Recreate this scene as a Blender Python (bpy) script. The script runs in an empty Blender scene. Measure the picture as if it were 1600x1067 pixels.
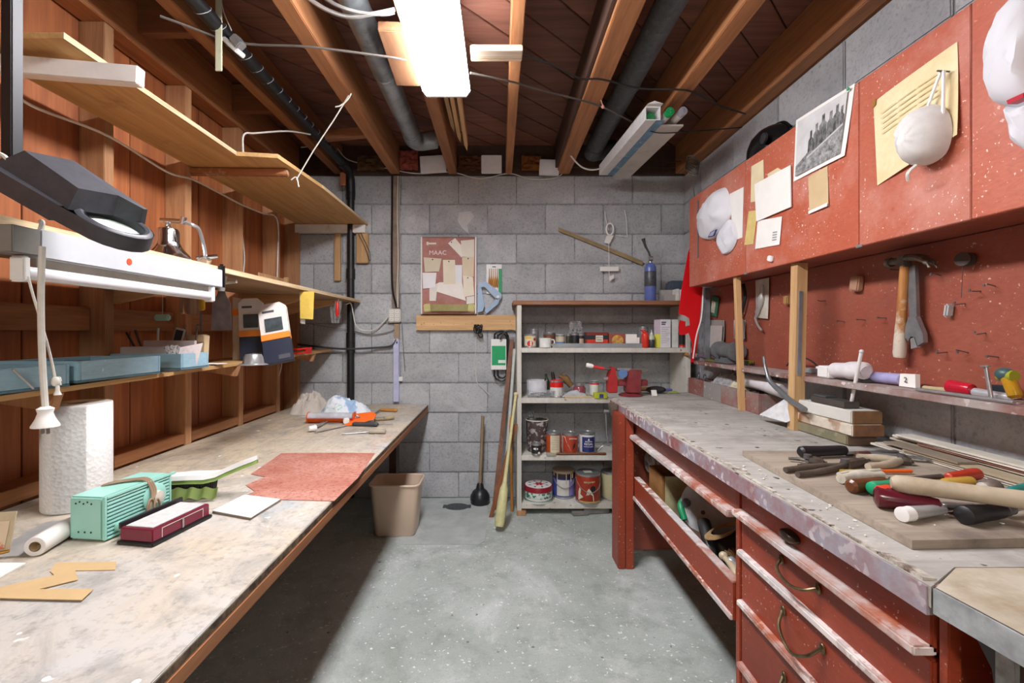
import bpy, bmesh, math, random
from mathutils import Vector, Matrix, Euler, noise
random.seed(7)
PI = math.pi
SC = bpy.context.scene
COL = SC.collection

# ---------------------------------------------------------------- camera, world, light, exposure
F, U0, V0, EZ = 711.0, 780.0, 520.0, 1.127      # focal length in pixels, vanishing point, eye height
cam = bpy.data.cameras.new('camera')
cam.lens, cam.sensor_width = 16.0, 36.0
cam.shift_x, cam.shift_y = 0.0125, -0.0084
cam.clip_start = 0.02
camo = bpy.data.objects.new('camera', cam)
camo.location = (0, 0, EZ)
camo.rotation_euler = (PI/2, 0, 0)
COL.objects.link(camo)
SC.camera = camo
W = bpy.data.worlds.new('world'); SC.world = W
W.use_nodes = True
W.node_tree.nodes['Background'].inputs[0].default_value = (0.95, 0.97, 1.0, 1)
W.node_tree.nodes['Background'].inputs[1].default_value = 0.25
SC.view_settings.view_transform = 'Standard'
SC.view_settings.look = 'None'
SC.view_settings.exposure = 0.3
SC.view_settings.gamma = 1.0
SC.view_settings.use_curve_mapping = False
LIGHT_STRENGTH = 50.0      # wraparound diffuser of the ceiling light
REAR_STRENGTH = 70.0       # second ceiling light in the room behind the camera

# ---------------------------------------------------------------- helpers: places
def at(u, v, d): return Vector(((u-U0)*d/F, d, EZ-(v-V0)*d/F))
def onz(u, v, z): return at(u, v, F*(EZ-z)/(v-V0))
def onx(u, v, x): return at(u, v, F*x/(u-U0))
def V(*a): return Vector(a)

# ---------------------------------------------------------------- helpers: materials
def lin(h):
    if not isinstance(h, str): return tuple(h)+((1,) if len(h) == 3 else ())
    r = [int(h[i:i+2], 16)/255 for i in (0, 2, 4)]
    return tuple(c/12.92 if c <= .04045 else ((c+.055)/1.055)**2.4 for c in r)+(1,)
class NT:
    def __init__(s, name):
        s.m = bpy.data.materials.new(name); s.m.use_nodes = True
        s.t = s.m.node_tree; s.b = s.t.nodes['Principled BSDF']
    def n(s, typ, **k):
        x = s.t.nodes.new(typ)
        for a, b in k.items(): setattr(x, a, b)
        return x
    def l(s, a, b): s.t.links.new(a, b)
    def coord(s, scale=(1, 1, 1), rnd=True, rot=(0, 0, 0)):
        tc = s.n('ShaderNodeTexCoord'); out = tc.outputs['Object']
        if rnd:
            oi = s.n('ShaderNodeObjectInfo'); mu = s.n('ShaderNodeMath', operation='MULTIPLY'); mu.inputs[1].default_value = 37.0
            s.l(oi.outputs['Random'], mu.inputs[0])
            ad = s.n('ShaderNodeVectorMath', operation='ADD'); s.l(out, ad.inputs[0]); s.l(mu.outputs[0], ad.inputs[1]); out = ad.outputs[0]
        mp = s.n('ShaderNodeMapping'); mp.inputs['Scale'].default_value = scale; mp.inputs['Rotation'].default_value = rot
        s.l(out, mp.inputs['Vector']); return mp.outputs[0]
    def noise(s, co, scale, detail=4, rough=.6, dist=0):
        x = s.n('ShaderNodeTexNoise'); x.inputs['Scale'].default_value = scale; x.inputs['Detail'].default_value = detail
        x.inputs['Roughness'].default_value = rough; x.inputs['Distortion'].default_value = dist; s.l(co, x.inputs['Vector']); return x.outputs['Fac']
    def ramp(s, fac, lo, hi):
        x = s.n('ShaderNodeMapRange'); x.inputs['From Min'].default_value = lo; x.inputs['From Max'].default_value = hi
        s.l(fac, x.inputs['Value']); return x.outputs[0]
    def mix(s, fac, a, b, mode='MIX'):
        x = s.n('ShaderNodeMixRGB', blend_type=mode)
        for i, c in ((1, a), (2, b)):
            if hasattr(c, 'is_linked'): s.l(c, x.inputs[i])
            else: x.inputs[i].default_value = lin(c)
        if hasattr(fac, 'is_linked'): s.l(fac, x.inputs[0])
        else: x.inputs[0].default_value = fac
        return x.outputs[0]
    def mul(s, a, b):
        x = s.n('ShaderNodeMath', operation='MULTIPLY'); s.l(a, x.inputs[0])
        if hasattr(b, 'is_linked'): s.l(b, x.inputs[1])
        else: x.inputs[1].default_value = b
        return x.outputs[0]
    def tint(s, c, amt):
        """brightness that differs from object to object"""
        oi = s.n('ShaderNodeObjectInfo'); mr = s.n('ShaderNodeMapRange')
        mr.inputs['To Min'].default_value = 1-amt; mr.inputs['To Max'].default_value = 1+amt*.6
        s.l(oi.outputs['Random'], mr.inputs['Value'])
        x = s.n('ShaderNodeVectorMath', operation='SCALE'); s.l(c, x.inputs[0]); s.l(mr.outputs[0], x.inputs['Scale']); return x.outputs[0]
    def bump(s, h, strength, dist=.01):
        x = s.n('ShaderNodeBump'); x.inputs['Strength'].default_value = strength; x.inputs['Distance'].default_value = dist
        s.l(h, x.inputs['Height']); s.l(x.outputs[0], s.b.inputs['Normal'])
    def fin(s, c, rough=.6, metal=0):
        if hasattr(c, 'is_linked'): s.l(c, s.b.inputs['Base Color'])
        else: s.b.inputs['Base Color'].default_value = lin(c)
        s.b.inputs['Roughness'].default_value = rough; s.b.inputs['Metallic'].default_value = metal
        return s.m
MATS = {}
def plain(hexc, rough=.55, metal=0, var=.1, sc=30, bump=0, dirt=None, dirt_amt=(.55, .75)):
    key = (hexc, rough, metal, var, sc, bump, dirt, dirt_amt)
    if key in MATS: return MATS[key]
    k = NT('surface_'+hexc); co = k.coord()
    base = lin(hexc); dark = tuple(c*(1-var*1.6) for c in base[:3]); f = k.noise(co, sc)
    c = k.mix(k.ramp(f, .3, .7), dark, base[:3])
    if dirt: c = k.mix(k.ramp(k.noise(co, sc*.6, 6, .7), *dirt_amt), c, dirt)
    if bump: k.bump(f, bump, .004)
    MATS[key] = k.fin(c, rough, metal); return MATS[key]
def wood(name, c1, c2, axis='Y', grain=9, rough=.65, tint=.18, knots=True, dirt=None, dlo=.55, dhi=.8, bump=.15):
    k = NT(name); st = {'X': (.06, 1, 1), 'Y': (1, .06, 1), 'Z': (1, 1, .06)}[axis]
    co = k.coord(tuple(3*x for x in st)); f = k.noise(co, grain, 5, .65, .6); f2 = k.noise(co, grain*6, 3, .6, .2)
    c = k.mix(k.ramp(f, .3, .7), c1, c2); c = k.mix(k.mul(k.ramp(f2, .45, .75), .35), c, tuple(x*.55 for x in lin(c1)[:3]))
    if knots:
        vo = k.n('ShaderNodeTexVoronoi'); vo.inputs['Scale'].default_value = 2.2
        k.l(k.coord(tuple(.25+1.0*(x > .5) for x in st)), vo.inputs['Vector'])
        c = k.mix(k.ramp(vo.outputs['Distance'], .09, .03), c, tuple(x*.3 for x in lin(c1)[:3]))
    if dirt: c = k.mix(k.ramp(k.noise(k.coord(), 4, 6, .7), dlo, dhi), c, dirt)
    c = k.tint(c, tint); k.bump(f2, bump, .003)
    return k.fin(c, rough)
def flecked(name, c1, c2, fleck, fscale=60, flo=.68, rough=.45, grain=None, stain=None, tint=.05, slo=.55, shi=.8):
    """painted wood with chips and spatters"""
    k = NT(name); co = k.coord(); f = k.noise(co, 3, 5, .6)
    c = k.mix(k.ramp(f, .3, .7), c1, c2)
    g = k.noise(k.coord(grain or (1, 6, 14)), 9, 4, .6, .5)
    c = k.mix(k.mul(k.ramp(g, .4, .8), .4), c, tuple(x*.6 for x in lin(c1)[:3]))
    if stain: c = k.mix(k.ramp(k.noise(co, 2.6, 6, .7), slo, shi), c, stain)
    v = k.noise(co, fscale, 2, .5); w = k.noise(co, 5, 3, .6)
    c = k.mix(k.mul(k.ramp(v, flo, flo+.04), k.ramp(w, .42, .6)), c, fleck)
    k.bump(g, .2, .003); return k.fin(k.tint(c, tint), rough)
def glass(name, col='dfe8e4', rough=.05, trans=.95):
    k = NT(name); k.b.inputs['Transmission Weight'].default_value = trans; k.b.inputs['IOR'].default_value = 1.2
    return k.fin(lin(col)[:3], rough)
def emis(name, col, strength):
    k = NT(name); k.b.inputs['Emission Color'].default_value = lin(col); k.b.inputs['Emission Strength'].default_value = strength
    return k.fin(col, .4)

# ---------------------------------------------------------------- helpers: geometry
class B:
    def __init__(s): s.bm = bmesh.new(); s.mi = 0
    def _done(s, faces):
        for f in faces: f.material_index = s.mi
    def box(s, c, size, rot=None, bev=0, taper=1):
        q = bmesh.new(); bmesh.ops.create_cube(q, size=1)
        for v in q.verts:
            t = taper if v.co.z > 0 else 1
            v.co = Vector((v.co.x*size[0]*t, v.co.y*size[1]*t, v.co.z*size[2]))
        if bev: bmesh.ops.bevel(q, geom=q.edges[:], offset=bev, segments=2, affect='EDGES')
        M = Matrix.Translation(c)
        if rot is not None: M = M @ (rot.to_4x4() if isinstance(rot, Matrix) else Euler(rot).to_matrix().to_4x4())
        bmesh.ops.transform(q, matrix=M, verts=q.verts); s.take(q); return s
    def bx(s, x0, x1, y0, y1, z0, z1, bev=0):
        return s.box(((x0+x1)/2, (y0+y1)/2, (z0+z1)/2), (abs(x1-x0), abs(y1-y0), abs(z1-z0)), None, bev)
    def take(s, q):
        me = bpy.data.meshes.new('t'); 
        for f in q.faces: f.material_index = s.mi
        q.to_mesh(me); s.bm.from_mesh(me); bpy.data.meshes.remove(me); q.free()
    def ring(s, p, t, r, n, up=None):
        t = t.normalized(); a = up or (Vector((0, 0, 1)) if abs(t.z) < .9 else Vector((1, 0, 0)))
        x = t.cross(a).normalized(); y = x.cross(t).normalized()
        return [s.bm.verts.new(p+(x*math.cos(2*PI*i/n)+y*math.sin(2*PI*i/n))*r) for i in range(n)]
    def bridge(s, a, b):
        n = len(a); s._done([s.bm.faces.new((a[i], a[(i+1) % n], b[(i+1) % n], b[i])) for i in range(n)])
    def cap(s, a, flip=False):
        f = s.bm.faces.new(a if not flip else a[::-1]); s._done([f])
    def cyl(s, p0, p1, r0, r1=None, n=14, caps=True):
        p0, p1 = Vector(p0), Vector(p1); r1 = r0 if r1 is None else r1; t = p1-p0
        a, b = s.ring(p0, t, r0, n), s.ring(p1, t, r1, n); s.bridge(a, b)
        if caps: s.cap(a, True); s.cap(b)
        return s
    def lathe(s, prof, loc=(0, 0, 0), axis=(0, 0, 1), n=20, open=False):
        """profile of (radius, height) turned about the axis"""
        loc, ax = Vector(loc), Vector(axis).normalized(); prev = None
        for i, (r, h) in enumerate(prof):
            c = s.ring(loc+ax*h, ax, max(r, .0004), n)
            if prev: s.bridge(prev, c)
            elif r > .001 and not open: s.cap(c, True)
            prev = c
        if not open: s.cap(prev)
        return s
    def tube(s, pts, r, n=6, smooth=0, closed=False):
        pts = [Vector(p) for p in pts]
        if smooth: pts = spline(pts, smooth, closed)
        rs = r if isinstance(r, (list, tuple)) else [r]*len(pts)
        if len(rs) != len(pts): rs = [rs[min(int(i*len(rs)/len(pts)), len(rs)-1)] for i in range(len(pts))]
        prev = first = None; N = len(pts); x = None
        for i in range(N):
            a = pts[(i-1) % N] if closed or i else pts[0]; b = pts[(i+1) % N] if closed or i < N-1 else pts[-1]
            t = (b-a).normalized() if (b-a).length > 1e-9 else Vector((0, 0, 1))
            if x is None: x = t.orthogonal().normalized()
            x = (x-t*x.dot(t)); x = x.normalized() if x.length > 1e-6 else t.orthogonal().normalized(); y = t.cross(x)
            c = [s.bm.verts.new(pts[i]+(x*math.cos(2*PI*j/n)+y*math.sin(2*PI*j/n))*rs[i]) for j in range(n)]
            if prev: s.bridge(prev, c)
            else: first = c
            prev = c
        if closed: s.bridge(prev, first)
        else: s.cap(first, True); s.cap(prev)
        return s
    def prism(s, pts, off):
        """closed outline of 3-D points, given thickness by the vector off"""
        off = Vector(off); a = [s.bm.verts.new(Vector(p)) for p in pts]; b = [s.bm.verts.new(Vector(p)+off) for p in pts]
        s.bridge(a, b); s.cap(a, True); s.cap(b); return s
    def sph(s, c, r, sc=(1, 1, 1), rot=None, u=14, v=9):
        q = bmesh.new(); bmesh.ops.create_uvsphere(q, u_segments=u, v_segments=v, radius=r)
        M = Matrix.Translation(c)
        if rot is not None: M = M @ Euler(rot).to_matrix().to_4x4()
        bmesh.ops.transform(q, matrix=M @ Matrix.Diagonal((*sc, 1)), verts=q.verts); s.take(q); return s
    def surf(s, fn, nu, nv, thick=0):
        g = [[s.bm.verts.new(Vector(fn(i/nu, j/nv))) for j in range(nv+1)] for i in range(nu+1)]
        s._done([s.bm.faces.new((g[i][j], g[i+1][j], g[i+1][j+1], g[i][j+1])) for i in range(nu) for j in range(nv)])
        if thick:
            r = bmesh.ops.solidify(s.bm, geom=s.bm.faces[:], thickness=thick)
        return s
    def quad_sheet(s, a, b, c, d, nrm, th=.0006, curl=0, n=6):
        """sheet of paper between four corners, bulging along nrm"""
        a, b, c, d, nrm = map(Vector, (a, b, c, d, nrm))
        def top(u, v): return (a*(1-u)+b*u)*(1-v)+(d*(1-u)+c*u)*v + nrm*(curl*(.25*math.sin(PI*u)+v*v*.8*u))
        g = []
        for k in (0, 1):
            g.append([[s.bm.verts.new(top(i/n, j/n)+nrm*th*(1-k)) for j in range(n+1)] for i in range(n+1)])
        for k in (0, 1):
            s._done([s.bm.faces.new([g[k][i][j], g[k][i+1][j], g[k][i+1][j+1], g[k][i][j+1]][::(1 if k else -1)]) for i in range(n) for j in range(n)])
        edge = [(i, 0) for i in range(n)]+[(n, j) for j in range(n)]+[(i, n) for i in range(n, 0, -1)]+[(0, j) for j in range(n, 0, -1)]
        for q in range(len(edge)):
            (i, j), (k, l) = edge[q], edge[(q+1) % len(edge)]
            s._done([s.bm.faces.new((g[0][i][j], g[0][k][l], g[1][k][l], g[1][i][j]))])
        return s
def spline(pts, k, closed=False):
    out = []; N = len(pts)
    for i in range(N if closed else N-1):
        p1, p2 = pts[i], pts[(i+1) % N]
        p0 = pts[(i-1) % N] if closed or i else p1*2-p2
        p3 = pts[(i+2) % N] if closed or i+2 < N else p2*2-p1
        for j in range(k):
            t = j/k
            out.append(.5*((2*p1)+(p2-p0)*t+(2*p0-5*p1+4*p2-p3)*t*t+(3*p1-p0-3*p2+p3)*t*t*t))
    if not closed: out.append(pts[-1])
    return out

# ---------------------------------------------------------------- helpers: objects
WM = {}     # world matrix of every object made here
def mesh_of(name, b):
    bmesh.ops.recalc_face_normals(b.bm, faces=b.bm.faces[:])
    me = bpy.data.meshes.new(name); b.bm.to_mesh(me); b.bm.free()
    for p in me.polygons: p.use_smooth = True
    me.set_sharp_from_angle(angle=math.radians(38)); return me
def link(name, me, mats, parent, origin=None):
    for m in (mats if isinstance(mats, (list, tuple)) else [mats]): me.materials.append(m)
    o = bpy.data.objects.new(name, me); COL.objects.link(o)
    if parent is not None:
        o.parent = parent; inv = WM[parent.name].inverted()
        if origin is None:
            vs = [inv @ v.co for v in me.vertices]
            c = Vector([(min(v[i] for v in vs)+max(v[i] for v in vs))/2 for i in range(3)])
        me.transform(Matrix.Translation(-c) @ inv); o.location = c
        WM[o.name] = WM[parent.name] @ Matrix.Translation(c)
    else:
        vs = [v.co for v in me.vertices]
        c = Vector(((min(v.x for v in vs)+max(v.x for v in vs))/2, (min(v.y for v in vs)+max(v.y for v in vs))/2, min(v.z for v in vs)))
        me.transform(Matrix.Translation(-c)); o.location = c; WM[o.name] = Matrix.Translation(c)
    return o
def thing(name, label, cat, loc, group=None, kind=None):
    o = bpy.data.objects.new(name, None); COL.objects.link(o); o.location = loc; o.empty_display_size = .05
    WM[o.name] = Matrix.Translation(loc)
    if kind: o['kind'] = kind
    if label: o['label'] = label
    if cat: o['category'] = cat
    if group: o['group'] = group
    return o
def part(name, b, mats, parent, label=None, kind=None):
    o = link(name, mesh_of(name, b), mats, parent)
    if label: o['label'] = label
    if kind: o['kind'] = kind
    return o
def single(name, label, cat, b, mats, group=None, kind=None):
    o = link(name, mesh_of(name, b), mats, None); o['label'] = label; o['category'] = cat
    if group: o['group'] = group
    if kind: o['kind'] = kind
    return o
def struct(name, b, mats):
    o = link(name, mesh_of(name, b), mats, None); o['kind'] = 'structure'; return o
def children(o): return [c for c in COL.objects if c.parent == o]
def dup(root, loc, label=None, rotz=0):
    kids = children(root); sub = {k.name: children(k) for k in kids}
    r = root.copy(); COL.objects.link(r); r.location = loc; r.rotation_euler = (0, 0, rotz)
    if label: r['label'] = label
    for k in kids:
        c = k.copy(); COL.objects.link(c); c.parent = r
        for g in sub[k.name]:
            d = g.copy(); COL.objects.link(d); d.parent = c
    WM[r.name] = Matrix.LocRotScale(Vector(loc), Euler((0, 0, rotz)), None)
    return r
TEXTS = []
def text(s, size, pos, right, up, mat, parent, bend=0, name='lettering', align='CENTER', thick=.0006):
    TEXTS.append((s, size, Vector(pos), Vector(right).normalized(), Vector(up).normalized(), mat, parent, bend, name, align, thick))
def make_texts():
    tmp = []
    for t in TEXTS:
        cu = bpy.data.curves.new('t', 'FONT'); cu.body = t[0]; cu.size = t[1]; cu.align_x = t[9]; cu.align_y = 'CENTER'; cu.extrude = t[10]; cu.resolution_u = 2
        o = bpy.data.objects.new('t', cu); COL.objects.link(o); tmp.append(o)
    dg = bpy.context.evaluated_depsgraph_get()
    for t, o in zip(TEXTS, tmp):
        me = bpy.data.meshes.new_from_object(o.evaluated_get(dg)); 
        r, u = t[3], t[4]; n = r.cross(u)
        for v in me.vertices:
            x, y, z = v.co
            if t[7]:
                a = x/t[7]; p = t[2]+r*(math.sin(a)*(t[7]+z))+n*((math.cos(a)-1)*t[7]+math.cos(a)*z)+u*y
            else: p = t[2]+r*x+u*y+n*z
            v.co = p
        me.materials.clear(); link(t[8], me, t[5], t[6])
    for o in tmp:
        cu = o.data; bpy.data.objects.remove(o); bpy.data.curves.remove(cu)
# ---------------------------------------------------------------- materials of the room
def m_block():
    k = NT('painted_concrete_block'); co = k.coord(); f = k.noise(co, 3.5, 6, .65); g = k.noise(co, 70, 4, .7); h = k.noise(k.coord(rnd=False), 1.3, 4, .6)
    c = k.mix(k.ramp(f, .25, .75), 'a0a3a6', 'c6c8ca'); c = k.mix(k.mul(k.ramp(g, .5, .75), .55), c, '5f6265')
    c = k.mix(k.ramp(k.noise(co, 9, 6, .75), .62, .8), c, 'b9babb'); c = k.mix(k.mul(k.ramp(h, .52, .68), .5), c, '7b7d81'); c = k.mix(k.mul(k.ramp(k.noise(k.coord(rnd=True), 2.2, 6, .7, .8), .55, .7), .55), c, 'd4d5d5'); c = k.mix(k.mul(k.ramp(k.noise(k.coord((1, 1, 1)), 26, 5, .8, .5), .62, .72), .6), c, '5d5f62')
    k.bump(g, .55, .006); return k.fin(k.tint(c, .1), .9)
def m_mortar():
    k = NT('mortar'); co = k.coord(); g = k.noise(co, 50, 4, .7)
    k.bump(g, .6, .006); return k.fin(k.mix(k.ramp(g, .35, .7), '77797c', 'a9aaac'), .95)
def m_floor():
    k = NT('concrete_floor'); co = k.coord(rnd=False); f = k.noise(co, 1.6, 8, .65); g = k.noise(co, 9, 6, .75)
    c = k.mix(k.ramp(f, .3, .7), '959d96', 'bcc2be'); c = k.mix(k.mul(k.ramp(g, .5, .75), .6), c, '6f7870')
    c = k.mix(k.mul(k.ramp(k.noise(co, 3.1, 6, .75, .6), .52, .72), .65), c, 'd2d6d5'); c = k.mix(k.mul(k.ramp(k.noise(co, 2.3, 7, .75, .8), .55, .75), .5), c, '7d8578')
    c = k.mix(k.ramp(k.noise(co, 75, 2, .4), .68, .72), c, 'dde0dd'); c = k.mix(k.ramp(k.noise(co, 38, 2, .4), .74, .77), c, '6d736e')
    c = k.mix(k.mul(k.ramp(k.noise(co, 130, 3, .6), .52, .7), .35), c, '7e867f')
    k.bump(g, .2, .01); return k.fin(c, .8)
def m_ply_bench():
    k = NT('stained_plywood_top'); co = k.coord(rnd=False); gr = k.noise(k.coord((3, .25, 3), rnd=False), 9, 6, .7, .8)
    c = k.mix(k.ramp(gr, .3, .7), 'b3a28a', 'd0c1a8')
    # grey wash and paint stains gather at the end used for painting (near the camera)
    sep = k.n('ShaderNodeSeparateXYZ'); tc = k.n('ShaderNodeTexCoord'); k.l(tc.outputs['Object'], sep.inputs[0])
    y = k.ramp(sep.outputs['Y'], .0, -.9)
    edge = k.ramp(sep.outputs['X'], -.1, .45)
    n1 = k.noise(co, 2.4, 6, .65, .6)
    c = k.mix(k.mul(k.ramp(n1, .28, .6), k.mul(y, 1.0)), c, 'bab6ae')
    c = k.mix(k.mul(k.mul(k.ramp(n1, .35, .6), edge), .75), c, 'c3c4c6')
    n2 = k.noise(co, 5.5, 7, .7, 1.2); c = k.mix(k.mul(k.ramp(n2, .47, .66), .75), c, '928f89')
    n3 = k.noise(k.coord((1, .5, 1), rnd=False, rot=(0, 0, .5)), 4.3, 5, .7, .5)
    c = k.mix(k.mul(k.mul(k.ramp(n3, .6, .75), edge), .85), c, '8fa6b2'); c = k.mix(k.mul(k.mul(k.ramp(n3, .4, .28), edge), .7), c, 'bd8474')
    c = k.mix(k.mul(k.ramp(k.noise(co, 60, 4, .6), .52, .7), .4), c, '6d675e')
    c = k.mix(k.ramp(k.noise(co, 24, 2, .4), .73, .75), c, 'eceae6'); c = k.mix(k.ramp(k.noise(k.coord((1, .3, 1), rnd=False), 21, 3, .5), .74, .77), c, '5b4f44')
    k.bump(gr, .12, .003); return k.fin(c, .7)
def m_worktop():
    k = NT('worn_grey_worktop'); co = k.coord(rnd=False); g = k.noise(k.coord((.5, 2, 1), rnd=False), 6, 7, .72, .8); f = k.noise(co, 3, 6, .7)
    c = k.mix(k.ramp(g, .3, .7), '8d8983', 'bebbb4'); c = k.mix(k.mul(k.ramp(f, .5, .7), .6), c, '75706a')
    c = k.mix(k.mul(k.ramp(k.noise(co, 7, 6, .7), .58, .72), .7), c, 'd4d2cc'); c = k.mix(k.mul(k.ramp(k.noise(k.coord((1, .4, 1), rnd=False), 14, 7, .75, .6), .55, .7), .5), c, '6a645d'); c = k.mix(k.ramp(k.noise(co, 1.6, 5, .6), .66, .74), c, 'b08f62')
    c = k.mix(k.ramp(k.noise(co, 30, 2, .4), .71, .74), c, '3a3430'); k.bump(g, .3, .004); return k.fin(c, .75)
M_BLOCK, M_MORTAR, M_FLOOR = m_block(), m_mortar(), m_floor()
M_PLYB, M_WORK = m_ply_bench(), m_worktop()
M_JOIST = wood('joist_timber', '8a5836', 'b57d50', 'Y', 7, tint=.2)
M_JOISTX = wood('blocking_timber', '7c5034', '9c6a45', 'X', 7)
M_STUD = wood('stud_timber', '9a6a45', 'c2946a', 'Z', 7, tint=.25)
M_DECK = wood('subfloor_plank', '6f4636', '956250', 'X', 7, tint=.3, bump=.2)
M_PANEL = wood('stained_wall_panel', '8a4d2c', 'b8703f', 'Z', 6, tint=.22, knots=False)
M_PINE = wood('pale_pine', 'b98f60', 'd9b482', 'Z', 8)
M_PINEX = wood('pale_pine_lengthwise', 'b98f60', 'd9b482', 'X', 8)
M_PINEY = wood('pale_pine_along', 'b58c5e', 'd8b484', 'Y', 8)
M_PLY = wood('plywood_sheet', 'b08a55', 'd0a972', 'Y', 5, dirt='7a5c3a', dlo=.6, dhi=.85)
M_PLYEDGE = wood('plywood_edge', 'b59a72', 'dcc7a2', 'Y', 20, knots=False)
M_DARKW = wood('dark_timber', '3c2a22', '55392b', 'Y', 7)
M_WHITEP = plain('e6e4df', .5, dirt='b8a386', sc=14, dirt_amt=(.6, .8))
M_RED = flecked('red_painted_wood', '8b3620', '9f4428', 'e3c9ba', 120, .68, stain='7a2c1a', tint=.12)
M_REDUP = flecked('red_cabinet_door', 'b05338', 'bd6a52', 'ecd9cf', 120, .67, stain='cc9486', grain=(1, 7, 18), slo=.5, shi=.75)
M_REDDK = flecked('red_stained_board', '8c4535', '9f5a46', 'd3b3a4', 110, .68, stain='7d5548')
M_REDGREY = flecked('scuffed_red_edge', '8d4b46', '9a5f5a', 'd5cdd0', 40, .55, stain='9c9aa3', slo=.42, shi=.6, rough=.6)
M_SCUFF = flecked('scuffed_ledge', 'a8522f', 'b9785f', 'e8dfdb', 40, .5, stain='c9c4c2', slo=.4, shi=.55)
M_STEEL = plain('b9babb', .32, .7, .15, 20)
M_STEELD = plain('77777a', .4, .6, .25, 20)
M_CHROME = plain('e4e4e6', .12, 1, .05)
M_GALV = plain('b3babd', .35, .75, .3, 12, dirt='6d7478')
M_BLACK = plain('1b1b1d', .45)
M_DGREY = plain('45484b', .6, 0, .2, 18, dirt='5d6063')
M_WIREW = plain('d9d6cd', .5)
M_WIREB = plain('262525', .6)
M_PAPER = plain('eceae4', .8, 0, .05, 12)
M_PAPERY = plain('e3d3ac', .85, 0, .12, 8, dirt='c9b184')
M_PAPERB = plain('d3b98f', .85, 0, .12, 8)
M_CARD = plain('c9ab7c', .85, 0, .08, 20)
M_WHITE = plain('e9e9e6', .45, 0, .04)
M_ORANGE = plain('ef6a1e', .4)
M_REDPL = plain('d8201c', .4)
M_GLASS = glass('clear_glass')
M_POLY = glass('clear_plastic', 'eef2f3', .2, .85)
M_INK = plain('4a4745', .8)

# ---------------------------------------------------------------- the room
XL, XR, YB, ZT = -1.446, 1.26, 3.105, 2.2        # wall faces, top of the block walls
YF = -2.6
b = B().bx(-1.6, 1.5, YF-.1, YB+.15, -.1, 0)
floor = struct('floor', b, M_FLOOR)
q = B(); q.prism([onz(622, 851, 0), onz(745, 851, 0), onz(757, 847, 0), onz(763, 800, 0), onz(757, 779.2, 0), onz(635, 779.2, 0)], (0, 0, .004))
part('patch', q, plain('b4bab8', .8, 0, .15, 9, dirt='8f9693'), floor, 'smooth repair patch in the concrete')

def block_wall(name, corner, along, length, z0, z1, nrm, first, joints0=.175, course=.2032, bl=.396):
    """mortar bed with every block its own proud piece"""
    corner, along, nrm = Vector(corner), Vector(along), Vector(nrm)
    b = B(); e = corner+along*length
    b.prism([corner+Vector((0, 0, z0))-nrm*.007, e+Vector((0, 0, z0))-nrm*.007, e+Vector((0, 0, z1))-nrm*.007, corner+Vector((0, 0, z1))-nrm*.007], -nrm*.12)
    w = struct(name, b, M_MORTAR)
    z = joints0-course; row = 0; cache = {}
    while z < z1-.02:
        a0, a1 = max(z, z0)+.004, min(z+course, z1)-.004
        if a1-a0 > .03:
            x = -(first+(.5 if row % 2 else 0))*bl % bl-bl
            while x < length-.02:
                s0, s1 = max(x, 0)+.004, min(x+bl, length)-.004
                if s1-s0 > .03:
                    ky = (round(s1-s0, 3), round(a1-a0, 3))
                    if ky not in cache:
                        q = B(); q.box((0, 0, 0), (ky[0], .03, ky[1]), None, .004)
                        ang = math.atan2(along.y, along.x); bmesh.ops.rotate(q.bm, verts=q.bm.verts, cent=(0, 0, 0), matrix=Matrix.Rotation(ang, 3, 'Z'))
                        me = mesh_of('block', q); me.materials.append(M_BLOCK); cache[ky] = me
                    o = bpy.data.objects.new('block', cache[ky]); COL.objects.link(o); o.parent = w
                    p = corner+along*((s0+s1)/2)+Vector((0, 0, (a0+a1)/2))-nrm*(.015-random.uniform(-.0015, .0015))
                    o.location = WM[w.name].inverted() @ p
                x += bl
        z += course; row += 1
    return w
wall_back = block_wall('wall_back', (XL, YB, 0), (1, 0, 0), XR-XL+.1, 0, ZT, (0, -1, 0), .05)
wall_right = block_wall('wall_right', (XR, YB, 0), (0, -1, 0), 2.75, .12, ZT, (-1, 0, 0), .35)
struct('wall_front', B().bx(-1.6, 1.5, YF-.1, YF, 0, 2.4), plain('8d8f90', .9))
b = B().bx(XR, XR+.12, YF, YB-2.75, 0, 2.4); struct('wall_right_near', b, plain('9a9c9d', .9))
# left wall: boards behind studs
wl = struct('wall_left', B().bx(-1.6, -1.462, YF, YB, 0, 2.39), M_DARKW)
studs = [1.565+.405*k for k in range(-4, 4)]
y = studs[0]-.38
edges = [y]
seq = [.195, .21]; i = 0
while y < YB-.05:
    y += seq[i % 2]; i += 1; edges.append(min(y, YB))
for y0, y1 in zip(edges[:-1], edges[1:]):
    part('board', B().bx(-1.462, -1.446-random.uniform(0, .002), y0+.002, y1-.002, .3, 2.385, .001), M_PANEL, wl)
for y in studs:
    part('stud', B().bx(-1.447, -1.358, y, y+.04, .55, 2.199, .002), M_STUD, wl)
part('stud', B().bx(-1.447, -1.354, YB-.05, YB-.008, .55, 2.199, .002), M_STUD, wl)
for y0, y1 in zip(studs[:-1], studs[1:]):
    part('sole_plate', B().bx(-1.447, -1.36, y0+.042, y1-.002, .648, .69, .002), M_JOIST, wl)
    if y1 > 1.1: part('blocking', B().bx(-1.447, -1.405, y0+.042, y1-.002, 1.135, 1.215, .002), M_JOIST, wl)
struct('wall_left_near', B().bx(-1.6, -1.45, YF, edges[0], 0, 2.39), M_PANEL)

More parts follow.
